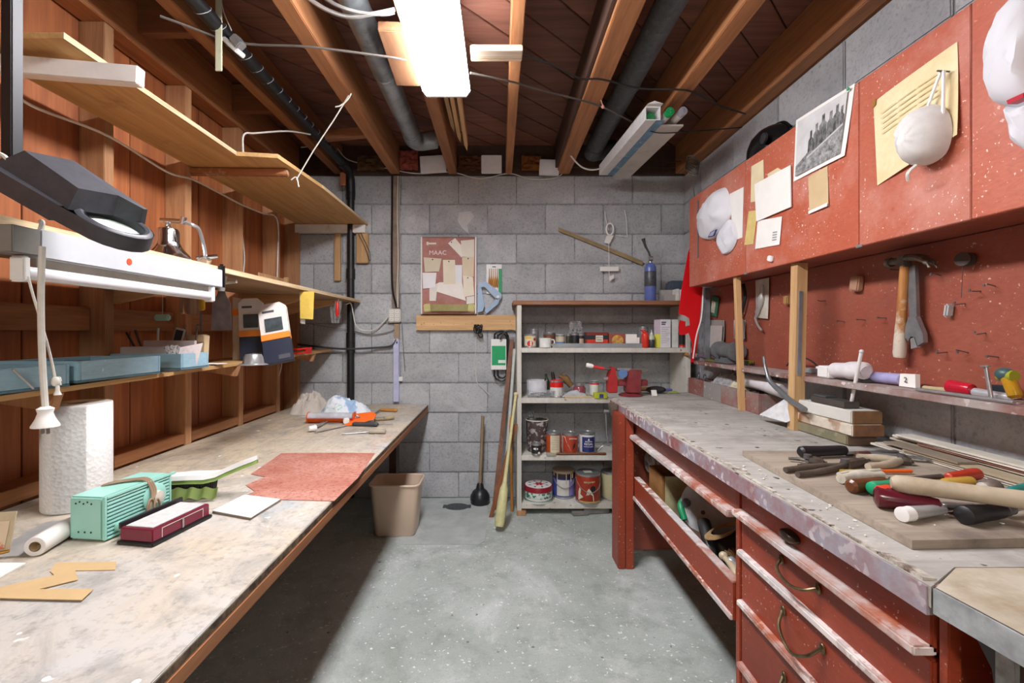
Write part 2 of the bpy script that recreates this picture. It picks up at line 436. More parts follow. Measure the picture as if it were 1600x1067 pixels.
# ceiling: deck of diagonal planks over joists
ce = struct('ceiling', B().bx(-1.65, 1.5, YF-.1, YB+.15, 2.415, 2.47), M_DARKW)
d1 = Vector((math.cos(math.radians(45)), math.sin(math.radians(45)), 0)); d2 = Vector((d1.y, -d1.x, 0))
def clip_line(o, d, x0, x1, y0, y1):
    t0, t1 = -9, 9
    for p, q, lo, hi in ((o.x, d.x, x0, x1), (o.y, d.y, y0, y1)):
        a, c = sorted(((lo-p)/q, (hi-p)/q)); t0, t1 = max(t0, a), min(t1, c)
    return t0, t1
for k in range(-22, 20):
    o = Vector((0, .8, 0))+d2*(k*.142); t0, t1 = clip_line(o, d1, -1.5, 1.35, -1.2, YB+.05)
    if t1-t0 < .25: continue
    c = o+d1*((t0+t1)/2)
    part('plank', B().box((c.x, c.y, 2.402+random.uniform(0, .002)), (t1-t0, .137, .02), (0, 0, math.radians(45)), .002), M_DECK, ce)
JO = [(-1.44, -1.352), (-1.112, -1.058), (-.735, -.672), (-.343, -.285), (.043, .087), (.388, .475), (.795, .862), (1.19, 1.255)]
for x0, x1 in JO:
    part('joist', B().bx(x0, x1, YF+.01, YB-.03, ZT, 2.39, .003), M_JOIST, ce)
struct('trim_1', B().bx(1.2565, 1.42, YF, YB+.1, ZT+.001, 2.4), M_JOIST)
part('joist', B().bx(.372, .387, YF+.01, YB-.03, ZT+.02, 2.39, .002), M_DARKW, ce, 'darker board nailed along the joist')
part('rim_joist', B().bx(XL-.05, XR+.05, YB-.03, YB+.1, ZT+.045, 2.39), M_DARKW, ce)
part('sill_plate', B().bx(XL-.05, XR+.05, YB-.015, YB+.1, ZT, ZT+.045), M_DARKW, ce)
for x0, x1, y, z0, z1, r in ((-1.357, -1.113, 1.72, 2.25, 2.385, 0), (-1.357, -1.113, 2.32, 2.25, 2.385, 0), (-1.057, -.736, 2.55, 2.21, 2.26, -.22)):
    part('blocking', B().box(((x0+x1)/2, y, (z0+z1)/2), (x1-x0, .04, z1-z0), (0, 0, r), .002), M_JOISTX, ce)

# the lamp that lights the bench: four-foot wraparound fixture screwed under the joists
M_LENS = emis('lit_diffuser', 'fbfaff', LIGHT_STRENGTH)
def wrap_light(y0, y1, label, mat_):
    t = thing('ceiling_light', label, 'light', (-.222, (y0+y1)/2, 2.12))
    part('base_plate', B().bx(-.31, -.134, y0, y1, 2.175, 2.199, .003), M_WHITE, t)
    b = B(); pr = [(-.318, 2.175), (-.322, 2.145), (-.305, 2.122), (-.139, 2.122), (-.122, 2.145), (-.126, 2.175)]
    b.prism([(x, y0+.012, z) for x, z in pr], (0, y1-y0-.024, 0)); part('diffuser', b, mat_, t, 'bright white lens')
    for y in (y0, y1-.012): part('end_cap', B().prism([(x*1.0, y, z) for x, z in pr], (0, .012, 0)), M_WHITE, t)
    return t
wrap_light(.70, 1.925, 'long white fluorescent ceiling light glowing under the joists', M_LENS)
M_LENS2 = emis('lit_diffuser_rear', 'fdf9f2', REAR_STRENGTH)
wrap_light(-2.3, -1.1, 'second white fluorescent ceiling light in the room behind the view', M_LENS2)
# ================================================================= benches, shelves, cabinets
ZL, ZR = .642, .767                                # heights of the two bench tops
# ---- left bench
lb = thing('workbench', 'long plywood workbench along the left wall, paint stained toward the camera', 'workbench', (-.9, 1.6, 0))
part('tabletop', B().bx(-1.357, -.482, .22, YB-.012, ZL-.018, ZL, .0015), M_PLYB, lb)
part('edge_strip', B().bx(-.51, -.479, .22, YB-.02, ZL-.047, ZL-.0185, .002), M_JOIST, lb, 'brown timber strip under the plywood edge')
part('edge_ply', B().bx(-.4835, -.4812, .221, YB-.014, ZL-.0175, ZL-.004), plain('7d6a52', .8, 0, .5, 60, dirt='3a2d22', dirt_amt=(.5, .6)), lb, 'dark chipped plies along the front edge')
for x, y in ((-.66, 2.86), (-1.28, 2.86), (-1.05, 1.25), (-1.28, 1.25), (-1.28, .3), (-1.05, .3)):
    part('leg', B().bx(x-.022, x+.022, y-.045, y+.045, 0, ZL-.02, .002), M_DARKW, lb)
part('rail', B().bx(-.9, -.86, .3, YB-.03, .5, .6), M_DARKW, lb)
# ---- shelves of the left wall
us = thing('wall_shelf', 'topmost plywood shelf on the left wall with a notched front edge', 'shelf', (-1.2, 2.1, 1.857))
part('shelf_board', B().bx(-1.357, -1.085, 1.13, YB-.012, 1.857, 1.874, .001), M_PLY, us)
q = B(); q.prism([(-1.084, 1.875, 1.857), (-.925, 1.9, 1.857), (-.893, 2.3, 1.857), (-.893, YB-.012, 1.857), (-1.084, YB-.012, 1.857)], (0, 0, .017))
part('shelf_board', q, M_PLY, us)
q = B(); q.prism([(-1.0835, 1.13, 1.8575), (-1.081, 1.13, 1.8575), (-1.081, 1.872, 1.8575), (-1.0835, 1.872, 1.8575)], (0, 0, .016)); part('edge_band', q, M_PLYEDGE, us)
q = B(); q.prism([(-.8935, 2.3, 1.8575), (-.891, 2.3, 1.8575), (-.891, YB-.013, 1.8575), (-.8935, YB-.013, 1.8575)], (0, 0, .016)); part('edge_band', q, M_PLYEDGE, us)
q = B(); q.box((-1.175, 1.19, 1.816), (.46, .03, .046), (0, .06, .05), .002); part('cleat', q, M_WHITEP, us, 'white painted cleat')
q = B(); q.box((-1.16, 2.02, 1.84), (.44, .032, .03), (0, 0, .03), .004); part('cleat', q, wood('orange_moulding', '9c5a34', 'c88a5a', 'X', 8, dirt='e4dcc8', dlo=.5, dhi=.6), us, 'brown moulding with flaking white paint')
part('cleat', B().bx(-1.37, -.9, 3.05, 3.09, 1.80, 1.855, .002), M_WHITEP, us, 'white painted cleat on the block wall')
part('post_block', B().bx(-.965, -.885, 3.07, 3.1, 1.60, 1.80, .003), M_PINE, us)
q = B(); q.bx(-1.115, -1.075, 3.075, 3.1, 1.48, 1.80, .002); part('batten', q, M_PINE, us)

ms = thing('wall_shelf', 'narrow middle shelf on the left wall that carries the small tube light', 'shelf', (-1.15, 1.95, 1.33))
part('shelf_board', B().bx(-1.357, -.942, .75, YB-.012, 1.332, 1.35, .001), wood('shelf_dusty', '8d6a48', 'b59a78', 'Y', 6), ms)
part('edge_band', B().bx(-.9425, -.939, .75, YB-.02, 1.3325, 1.3495), M_PLYEDGE, ms, 'pale front edge')
for y in (1.60, 2.405, 2.815): part('bracket', B().prism([(-1.357, y, 1.331), (-1.0, y, 1.331), (-1.0, y, 1.31), (-1.357, y, 1.23)], (0, .025, 0)), M_PINEX, ms)

zsh = lambda y: EZ-.158+.0157*y                    # the low shelf rises a little toward the back wall
ls = thing('wall_shelf', 'lowest plywood shelf on the left wall holding the blue trays', 'shelf', (-1.24, 2, 1.0))
q = B(); q.prism([(-1.357, .6, zsh(.6)-.014), (-1.13, .6, zsh(.6)-.014), (-1.13, 3.09, zsh(3.09)-.014), (-1.357, 3.09, zsh(3.09)-.014)], (0, 0, .0135)); part('shelf_board', q, M_PLY, ls)
for y in (1.97, 2.785, 1.16):
    q = B(); z = zsh(y)-.016; q.prism([(-1.357, y, z), (-1.13, y, z), (-1.145, y, z-.045), (-1.357, y, z-.012)], (0, .022, 0)); part('bracket', q, M_STUD, ls)
single('peg_rail', 'small wooden peg rail on a stud below the top shelf', 'rail', B().bx(-1.35, -1.33, 2.55, 2.87, 1.43, 1.445, .003).bx(-1.352, -1.346, 2.55, 2.87, 1.445, 1.466).bx(-1.35, -1.325, 2.85, 2.87, 1.43, 1.475), M_PINE)

# ---- right bench
rb = thing('workbench', 'heavy red-painted workbench along the right wall with a worn grey top', 'workbench', (.9, 1.5, 0))
q = B(); q.prism([(.602, 2.47, ZR-.03), (.66, 2.53, ZR-.03), (.74, 2.76, ZR-.03), (1.254, 2.76, ZR-.03), (1.254, .70, ZR-.03), (.70, .70, ZR-.03), (.612, .645, ZR-.03)], (0, 0, .03)); part('worktop', q, M_WORK, rb)
q = B(); q.prism([(.600, 2.465, ZR-.043), (.625, 2.465, ZR-.043), (.635, .65, ZR-.043), (.610, .65, ZR-.043)], (0, 0, .041)); part('fascia', q, M_REDGREY, rb, 'scuffed purple-red front edge')
random.seed(5)
q = B(); y = .66
while y < 2.46:                                     # splintered veneer lip along the edge
    n = random.uniform(.03, .11); w = random.uniform(.006, .026); q.box((.615+w/2, y+n/2, ZR+.001), (w, n*.95, random.uniform(.003, .006)), (0, random.uniform(-.1, .12), random.uniform(-.04, .04))); y += n
part('splintered_lip', q, plain('cfc8bb', .8, 0, .3, 60, dirt='5c4a3e', dirt_amt=(.5, .65)), rb, 'pale splintered edge of the top', 'stuff')
part('apron', B().bx(.652, .672, 1.25, 2.28, .64, ZR-.031, .002), M_REDDK, rb)
part('rail', B().bx(.622, .66, 1.245, 2.2, .622, .641, .003), M_SCUFF, rb)
part('leg', B().bx(.567, .602, 2.168, 2.29, 0, ZR-.031, .003), M_RED, rb)
part('leg', B().bx(.604, .642, 2.168, 2.29, 0, ZR-.031, .003), M_RED, rb)
part('leg', B().bx(1.18, 1.25, 2.168, 2.29, 0, ZR-.031, .003), M_RED, rb)
part('end_panel', B().bx(.642, 1.18, 2.26, 2.28, .05, .62, .002), M_REDDK, rb)
q = B(); q.prism([(.642, 2.16, .438), (.66, 2.16, .438), (.66, 1.25, .438), (.642, 1.25, .438)], (0, 0, -.1)); part('tray_front', q, M_RED, rb)
part('tray_lip', B().bx(.641, .667, 1.251, 2.16, .4385, .444, .001), M_SCUFF, rb)
part('tray_cleat', B().bx(.634, .6415, 1.25, 2.16, .338, .352, .001), M_SCUFF, rb)
part('tray_bottom', B().bx(.66, 1.23, 1.26, 2.25, .335, .347), M_DARKW, rb)
part('back_panel', B().bx(1.225, 1.24, 1.26, 2.25, .34, .72), M_DARKW, rb)
# drawer stack
part('side_panel', B().bx(.668, 1.23, 1.228, 1.246, .0, ZR-.031, .002), M_RED, rb)
part('side_panel', B().bx(.668, 1.23, .672, .69, .0, ZR-.031, .002), M_RED, rb)
part('stile', B().bx(.648, .667, 1.226, 1.2475, .0, ZR-.044, .002), M_RED, rb)
part('stile', B().bx(.655, .675, .663, .679, .0, ZR-.044, .002), M_RED, rb)
part('cross_rail', B().bx(.665, .69, .69, 1.228, ZR-.075, ZR-.031), M_REDDK, rb)
M_BRONZE = plain('8c7a5c', .35, .9, .4, 40)
def bail(y, z, w, drop, x=.645):
    b = B(); pts = [(x, y-w/2, z), (x-.018, y-w*.36, z-drop*.55), (x-.022, y, z-drop), (x-.018, y+w*.36, z-drop*.55), (x, y+w/2, z)]
    b.tube(pts, .0035, 8, 5)
    for s in (-1, 1): b.sph((x+.002, y+s*w/2, z), .009, (.5, 1, 1.3), u=8, v=6)
    return b
dz = [(.640, ZR-.046), (.532, .637), (.398, .529), (.232, .395), (.04, .229)]
for i, (z0, z1) in enumerate(dz):
    d = part('drawer', B().bx(.650, .668, .684, 1.222, z0+.004, z1-.003, .003), M_RED, rb)
    part('ledge', B().bx(.622 if i == 0 else .636, .66, .684, 1.222, z0+.0, z0+.016, .003), M_SCUFF, d, 'scuffed pale ledge')
    if i == 0:
        q = B(); q.lathe([(.0, 0), (.03, .001), (.028, .012), (.02, .018), (0, .02)], (.65, 1.01, z1-.045), (-1, 0, 0), 16); bmesh.ops.scale(q.bm, vec=(1, 1, .45), verts=q.bm.verts, space=Matrix.Translation((-.65, -1.01, -(z1-.045))))
        part('handle', q, plain('4a3a30', .4, .6), d, 'dark cup pull')
    elif i == 1: part('handle', bail(.985, z1-.03, .12, .022), M_BRONZE, d, 'ornate bronze pull')
    elif i == 2: part('handle', bail(.975, z1-.035, .125, .05), M_BRONZE, d, 'curved brass bail pull')
    else: part('handle', bail(.975, z1-.05, .12, .04), M_BRONZE, d)
# ---- second worktop in the near right corner
nb = thing('side_table', 'pale particleboard table with a grey edge in the near right corner', 'table', (.95, .42, 0))
q = B(); q.prism([(.616, .643, ZR-.022), (.701, .6985, ZR-.022), (1.254, .6985, ZR-.022), (1.254, .12, ZR-.022), (.66, .12, ZR-.022)], (0, 0, .0215)); part('tabletop', q, plain('c9c0ad', .8, 0, .22, 7, dirt='9b8a70', dirt_amt=(.5, .7)), nb)
q = B(); q.prism([(.612, .642, ZR-.036), (.618, .643, ZR-.036), (.664, .12, ZR-.036), (.658, .12, ZR-.036)], (0, 0, .0355)); part('edge_band', q, plain('aab0b2', .55, 0, .3, 30, dirt='6f7376'), nb, 'worn grey edge')
part('side_panel', B().bx(.66, 1.24, .578, .598, 0, ZR-.0225, .002), M_DARKW, nb)
part('panel_edge', B().bx(.653, .66, .576, .6, 0, ZR-.037, .001), plain('a9adae', .6, 0, .3, 40, dirt='777a7b'), nb, 'grey panel edge')
q = B(); q.prism([(.66, .6, ZR-.023), (.66, .64, ZR-.023), (.66, .638, ZR-.05), (.66, .61, ZR-.09), (.66, .601, ZR-.15), (.66, .6, ZR-.15)], (.02, 0, 0)); part('corner_bracket', q, M_DGREY, nb)
part('low_shelf', B().bx(.68, 1.22, .13, .577, .42, .44), M_DARKW, nb)
part('leg', B().bx(.67, .72, .13, .18, 0, ZR-.0225), M_DARKW, nb); part('leg', B().bx(1.17, 1.22, .13, .18, 0, ZR-.0225), M_DARKW, nb)

# ---- wall cabinet, backboard, narrow shelf on the right wall
cb = thing('wall_cabinet', 'long red wall cabinet hung with hats and papers above the right bench', 'cabinet', (1.17, 1.5, 1.387))
part('body', B().bx(1.099, 1.255, .42, 2.58, 1.388, 1.878, .001), M_REDDK, cb)
sd = [.42, .725, 1.042, 1.366, 1.994, 2.585]
for y0, y1 in zip(sd[:-1], sd[1:]):
    d = part('door', B().bx(1.080, 1.098, y0+.001, y1-.001, 1.387, 1.881, .0015), M_REDUP, cb)
q = B()
for y in (1.994, 1.366): q.bx(1.078, 1.084, y-.012, y+.012, 1.383, 1.392, .001)
part('hinge', q, M_STEEL, cb, None, 'stuff')
bd = thing('backboard', 'red plywood board on the wall behind the right bench studded with nails', 'board', (1.25, 1.6, .97))
part('board', B().bx(1.246, 1.257, .45, 2.70, .95, 1.386, .001), M_REDDK, bd)
random.seed(11)
for (u, v) in ((1405, 422), (1385, 497), (1438, 487), (1352, 500), (1320, 503), (1532, 455), (1555, 447), (1480, 550), (1513, 551), (1560, 558), (1540, 520), (1508, 474), (1290, 470), (1262, 494), (1470, 430)):
    p = onx(u, v, 1.246); part('nail', B().cyl(p, p+V(-.028, random.uniform(-.006, .006), random.uniform(-.004, .008)), .0016, n=6).cyl(p+V(-.028, 0, .002), p+V(-.03, 0, .002), .0035, n=6), M_STEELD, bd)
ns = single('narrow_shelf', 'narrow dark red shelf along the right wall behind the bench', 'shelf', B().bx(1.12, 1.245, .5, 2.62, .948, .967, .002), flecked('dusty_red_shelf', '7c4a42', '94706a', 'd9cfca', 40, .62, stain='a59a95', slo=.45, shi=.6, rough=.7))
for lab, pt, pb, w in (('slanted pine post under the cabinet, farther one by the drawer box', (1181, 430), (1159, 641), .023), ('pine post under the cabinet, nearer one with the grey metal strip', (1254, 409), (1243, 671), .038)):
    p1 = onz(*pb, ZR); d0 = p1.y; p0 = at(pt[0], pt[1], d0); p0.z = 1.386; p0.x = 1.105 if w < .03 else 1.118
    t = thing('support_post', lab, 'post', p1)
    ax = (p0-p1); q = B(); h = w/2
    q.prism([p1+V(-h, -h, .0005), p1+V(h, -h, .0005), p1+V(h, h, .0005), p1+V(-h, h, .0005)], ax*.999); part('shaft', q, M_PINE, t)
    if w > .03:
        q = B(); a = p1+ax*.33+V(-.006, -.0192, 0); q.prism([a+V(-.006, 0, 0), a+V(.006, 0, 0), a+V(.006, -.004, 0), a+V(-.006, -.004, 0)], ax*.5); part('strip', q, plain('8f9aa6', .4, .6), t, 'grey metal strip')

# ---- freestanding rack against the back wall
rk = thing('storage_rack', 'white painted storage rack of paint cans and jars against the back wall', 'shelves', (.65, 2.95, 0))
M_RACK = flecked('old_white_paint', 'c9c6bb', 'd9d7cf', '7a5a40', 24, .66, stain='b3ac9c', rough=.6, grain=(6, 1, 1))
for x in (.11, 1.155): part('side_panel', B().bx(x, x+.028, 2.81, 3.085, 0, 1.30, .002), M_RACK, rk)
part('top_board', B().bx(.085, 1.19, 2.80, 3.09, 1.301, 1.326, .002), wood('rack_top', '7d5138', 'a06d4a', 'X', 6, dirt='8a8880'), rk, 'bare brown top board')
for v0, v1 in ((543.5, 551), (622, 630), (711.5, 719.5), (787, 795)):
    z0, z1 = EZ-(v1-V0)*2.81/F, EZ-(v0-V0)*2.81/F
    part('shelf', B().bx(.1385, 1.1545, 2.812, 3.085, z0, z1, .002), M_RACK, rk)
    if v0 == 543.5: part('shelf_end', B().bx(1.184, 1.215, 2.815, 3.0, z0, z1, .002), M_RACK, rk)
part('foot', B().bx(.108, .165, 2.80, 2.84, 0, .03, .003), M_STUD, rk)
RZ = [EZ-(v-V0)*2.81/F for v in (543.5, 622, 711.5, 787)]
# ================================================================= things of the left side
# ---- magnifier lamp
hc = at(124, 330, .86)
xa = V(.85, .10, -.51).normalized(); za = V(.5, -.2, .84); za = (za-xa*za.dot(xa)).normalized(); ya = za.cross(xa)
MM = (Matrix((xa, ya, za)).transposed() @ Matrix.Scale(.82, 3)).to_4x4(); MM.translation = hc
def xf(b): bmesh.ops.transform(b.bm, matrix=MM, verts=b.bm.verts); return b
ml = thing('magnifier_lamp', 'black magnifier lamp head with an oval lens hanging at the near left', 'lamp', hc)
M_LAMP = plain('46474d', .42, 0, .2, 50)
q = B(); out = [(-.165, -.055), (-.165, .055), (-.12, .075), (.03, .078), (.075, .075)]
for i in range(9):
    a = math.radians(80-20*i); out.append((.085+.075*math.cos(a), .075*math.sin(a)))
out += [(.03, -.078), (-.12, -.075)]
hole = [(.082+.055*math.cos(2*PI*i/24), .055*math.sin(2*PI*i/24)) for i in range(24)]
q.prism([(x, y, -.018) for x, y in ((-.165, -.055), (-.165, .055), (-.12, .075), (.012, .077), (.012, -.077), (-.12, -.075))], (0, 0, .006))
o0 = [q.bm.verts.new((x, y, -.012)) for x, y in out]; o1 = [q.bm.verts.new((x*.985, y*.96, .022)) for x, y in out]; q.bridge(o0, o1)
q.surf(lambda u, v: (.082+(.055+.018*v)*math.cos(2*PI*u), (.055+.018*v)*math.sin(2*PI*u), .020+.006*math.sin(PI*v)), 28, 4)
q.lathe([(.056, .024), (.0555, -.01)], (.082, 0, 0), (0, 0, 1), 28, True)
top = [v for v in o1]; 
q.prism([(-.163, -.054, .0215), (-.163, .054, .0215), (-.12, .073, .0215), (.02, .075, .0215), (.02, -.075, .0215), (-.12, -.073, .0215)], (0, 0, .001))
part('shell', xf(q), M_LAMP, ml)
q = B()
a = [q.bm.verts.new(p) for p in ((-.155, -.05, .02), (.03, -.066, .02), (.05, .03, .02), (.09, .062, .02), (.09, .077, .02), (-.12, .075, .02))]
c = [q.bm.verts.new(p) for p in ((-.12, -.034, .075), (.022, -.05, .068), (.04, .034, .068), (.085, .062, .06), (.085, .073, .06), (-.1, .06, .078))]
q.bridge(a, c); q.cap(c); q.cap(a, True); part('tube_housing', xf(q), M_LAMP, ml)
q = B(); q.lathe([(.002, .006), (.03, .005), (.054, .001), (.054, -.003), (.002, -.005)], (.082, 0, .004), (0, 0, 1), 28); part('lens', xf(q), glass('lens', 'dcebe2', .08, .25), ml, 'pale green glass lens')
pv = at(19, 262, .86)
q = B(); q.box(pv+V(0, 0, .33), (.022, .022, .66), None, .002); part('arm', q, M_BLACK, ml, 'black upright arm')
q = B(); q.cyl(hc+xa*-.13, pv, .012, .012); q.sph(pv, .02); part('swivel', q, M_BLACK, ml)
q = B(); pts = [pv+V(-.03, -.02, .03)+V(math.cos(t*.9)*.05+.004*t, -.03, math.sin(t*.9)*.03-.006*t) for t in range(12)]; q.tube(pts, .004, 6, 3); part('cord', q, M_WIREW, ml, 'coiled white cord')
# white plug cord hanging in front of the paper towels
pc = thing('power_cord', 'thick white cord hanging down with a flared white plug', 'cord', at(68, 665, .85))
q = B(); q.tube([at(66, 385, .85), at(64, 470, .85), at(66, 560, .85), at(71, 640, .85)], .0052, 8, 4); part('cable', q, M_WIREW, pc)
q = B(); e = at(71, 640, .85); q.lathe([(.007, .006), (.013, .002), (.011, -.006), (.014, -.016), (.0205, -.029), (.0205, -.032), (.003, -.033)], e, (0, 0, 1), 16); part('plug', q, M_WHITE, pc)
q = B(); e2 = e+V(0, 0, -.032)
for s in (-1, 1): q.bx(e2.x+s*.005-.0008, e2.x+s*.005+.0008, e2.y-.003, e2.y+.003, e2.z-.013, e2.z+.001)
part('prong', q, M_STEEL, pc, None, 'stuff')
# ---- 24-inch shop light on the middle shelf
sl = thing('shop_light', 'small white tube light fixture screwed to the middle shelf edge', 'light', (-.92, 1.18, 1.24))
part('housing', B().bx(-.938, -.898, .892, 1.478, 1.274, 1.331, .002), plain('bfc2c5', .4, 0, .05, 20), sl)
part('reflector', B().bx(-.935, -.915, .90, 1.44, 1.252, 1.2738), plain('b9b3a4', .5), sl)
part('end_plate', B().bx(-.940, -.8965, .838, .890, 1.276, 1.328, .002), plain('8d8b86', .45, .2), sl, 'bare metal end plate')
part('tube', B().cyl((-.915, .875, 1.243), (-.915, 1.43, 1.243), .0135, n=16), plain('d6d7da', .25, 0, .02), sl, 'unlit white tube')
for y in (.862, 1.43): part('socket', B().bx(-.93, -.9, y, y+.014, 1.225, 1.274, .003), M_WHITE, sl)
part('red_dot', B().lathe([(.008, 0), (.008, .001), (.001, .0014)], onx(202, 409, -.898), (1, 0, 0), 12), plain('f2542d', .5), sl, 'orange-red sticker')
q = B(); q.tube([at(44, 432, .87), at(52, 462, .87), at(62, 495, .87), at(76, 545, .87), at(84, 580, .87), at(86, 592, .87)], .0022, 6, 4); q.sph(at(87, 596, .87), .008, (1, .8, 1.2)); q.tube([at(87, 596, .87)+V(.006*math.cos(t), .004, .008*math.sin(t*1.7)) for t in range(9)], .0018, 5, 3)
q.lathe([(.003, .006), (.0035, -.004), (.0065, -.012), (.001, -.0125)], at(90, 607, .87), (0, 0, 1), 10); part('pull_cord', q, M_WIREW, sl)
q = B(); q.tube([at(0, 370, .9), at(30, 382, .9), at(55, 375, .9), at(66, 350, .9), at(63, 345, .9)], .0045, 7, 5); part('supply_cord', q, M_WIREW, sl)

# ---- chrome lamp base and gooseneck on the middle shelf
cp = onz(257, 398, 1.35); cp = V(-1.02, 1.40, 1.351)
cl = thing('desk_lamp', 'chrome bell-shaped lamp base with a curved gooseneck on the middle shelf', 'lamp', cp)
q = B(); q.lathe([(.062, 0), (.063, .008), (.056, .018), (.04, .036), (.031, .055), (.03, .088), (.026, .096), (.01, .1), (.008, .112), (.011, .118), (.003, .124)], cp, (0, 0, 1), 28); part('base', q, M_CHROME, cl)
q = B(); t0 = cp+V(0, 0, .118); q.cyl(t0+V(-.02, 0, .004), t0+V(.055, .0, .0), .008, .007); q.cyl(t0+V(.045, 0, -.008), t0+V(.05, 0, .014), .009); part('elbow', q, M_CHROME, cl)
q = B(); e = V(-.955, 1.475, 1.362); q.tube([t0+V(.05, 0, 0), t0+V(.075, .01, -.01), t0*.45+e*.55+V(.035, .0, .04), e+V(.004, -.005, .03), e], .0055, 8, 6); part('gooseneck', q, M_STEEL, cl)
q = B(); q.box(e, (.03, .035, .02), (.2, .4, .3), .003); q.cyl(e+V(-.02, -.01, .006), e+V(.03, .02, .016), .007); part('clamp', q, M_CHROME, cl)

# ---- blue trays on the low shelf
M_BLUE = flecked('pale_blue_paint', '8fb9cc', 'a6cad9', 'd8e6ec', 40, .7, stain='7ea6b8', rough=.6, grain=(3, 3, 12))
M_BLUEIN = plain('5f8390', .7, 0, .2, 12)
def tray(x0, x1, y0, y1, h, label, ndiv, group='blue wooden trays on the low shelf'):
    z = zsh((y0+y1)/2)+.003; t = thing('tray', label, 'tray', ((x0+x1)/2, (y0+y1)/2, z), group); w = .009
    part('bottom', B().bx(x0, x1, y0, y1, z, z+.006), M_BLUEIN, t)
    for a in ((x0, x1, y0, y0+w), (x0, x1, y1-w, y1), (x1-w, x1, y0+w+.0005, y1-w-.0005), (x0, x0+w, y0+w+.0005, y1-w-.0005)):
        part('side', B().bx(*a, z+.0065, z+h, .0012), M_BLUE, t)
    for k in range(1, ndiv): 
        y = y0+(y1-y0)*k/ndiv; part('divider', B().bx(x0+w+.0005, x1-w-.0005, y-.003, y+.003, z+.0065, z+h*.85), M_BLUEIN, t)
    return z
tray(-1.352, -1.125, .82, 1.192, .058, 'pale blue tray at the near left end of the low shelf, string across it', 3)
tray(-1.352, -1.12, 1.21, 1.505, .058, 'pale blue divided tray in the middle of the row on the low shelf', 3)
ztr = tray(-1.352, -1.105, 1.58, 1.73, .056, 'pale blue tray full of white envelopes, farthest of the three', 1)
q = B(); q.cyl(onx(20, 577, -1.115), onx(52, 607, -1.115), .0025, n=8); single('steel_rod', 'thin bent steel rod leaning on the nearest blue tray', 'rod', q, M_STEEL)
q = B(); q.tube([V(-1.2, 1.0, 1.0), V(-1.21, 1.02, 1.04), V(-1.22, 1.03, 1.07), V(-1.2, 1.05, 1.085)], .0018, 6, 5); single('bent_wire', 'thin bent wire standing out of the nearest blue tray', 'wire', q, M_STEELD)
for i, (y0, y1, h, m_) in enumerate(((1.03, 1.06, .052, 'c9c6bf'), (1.3, 1.33, .045, '7f7468'))):
    q = B(); q.box((-1.23, (y0+y1)/2+.02, zsh(1.2)+.025), (.16, .012, .014), (.0, .0, .2+.2*i), .003); single('file', ('pale flat bar lying in the nearest blue tray', 'dull brown bar lying in the middle blue tray')[i], 'tool', q, plain(m_, .5))
zz = ztr+.007
b = B().box((-1.25, 1.635, zz+.036), (.17, .065, .072), (0, 0, .02), .002); single('envelope_box', 'long white open carton lying in the farthest blue tray', 'box', b, plain('c9c0bb', .8))
b = B().box((-1.22, 1.685, zz+.047), (.19, .012, .094), (-.05, 0, .0), .001); single('envelope', 'white envelope standing upright at the back of the farthest blue tray', 'envelope', b, plain('cbbfbd', .8))
q = B(); q.prism([V(-1.14, 1.60, zz), V(-1.105, 1.66, zz), V(-1.09, 1.675, zz+.085), V(-1.13, 1.61, zz+.07)], V(-.006, .004, 0)); single('card', 'white card with a red wavy border at the front of the tray', 'card', q, plain('e2d8d6', .7, dirt='b98a8e', sc=60))
q = B(); q.surf(lambda u, v: V(-1.17+.05*u+.01*noise.noise((u*9, v*9, 1)), 1.59+.02*noise.noise((u*8, v*8, 4)), zz+.02+.06*v+.01*noise.noise((u*7, v*9, 2))), 10, 10); single('plastic_wrap', 'crumpled clear plastic wrap over the white carton', 'wrap', q, M_POLY)
q = B(); c = V(-1.16, 1.74, zz+.05); q.prism([c+V(-.03, 0, -.045), c+V(.028, 0, -.045), c+V(.034, 0, .06), c+V(.02, 0, .066), c+V(-.02, 0, .062), c+V(-.036, 0, .066)], (0, .03, 0)); q.box(c+V(0, -.003, .05), (.074, .008, .026), (0, .05, 0), .002); single('paper_bag', 'small brown paper bag with a folded top behind the tray', 'bag', q, M_PAPERB)
for i, (dx, tl, m_, lab) in enumerate(((-.13, -.5, '2c2a40', 'dark pencil leaning left in the farthest blue tray'), (-.115, -.35, '4c3b33', 'brown pencil leaning beside the dark pencil in the tray'), (-.08, .05, 'b9c0b4', 'pale stick standing straight in the farthest blue tray'))):
    p = V(-1.2+dx, 1.70, zz+.01); single('pencil', lab, 'pencil', B().cyl(p, p+V(math.sin(tl)*.13, 0, math.cos(tl)*.13), .004, n=6), plain(m_, .5))
q = B(); c = V(-1.20, 1.705, zz+.11); q.box(c, (.035, .006, .06), (0, .25, .1), .002); q.mi = 1; q.box(c+V(.0, -.0035, 0), (.026, .001, .046), (0, .25, .1)); single('small_frame', 'small dark framed square standing among the pencils', 'frame', q, [plain('b9b6ae', .5), plain('34343a', .3)])
for i, (x, tl, m_) in enumerate(((-1.165, -.15, '8a6a50'), (-1.15, .1, '5d4b3e'))):
    p = V(x, 1.715, zz+.02); q = B().cyl(p, p+V(math.sin(tl)*.13, 0, math.cos(tl)*.13), .0035, n=6); q.sph(p+V(math.sin(tl)*.13, 0, math.cos(tl)*.13), .006); single('paint_brush', ('thin brown stick with a knob leaning beside the small frame', 'dark thin stick with a knob beside the paper bag')[i], 'stick', q, plain(m_, .6))
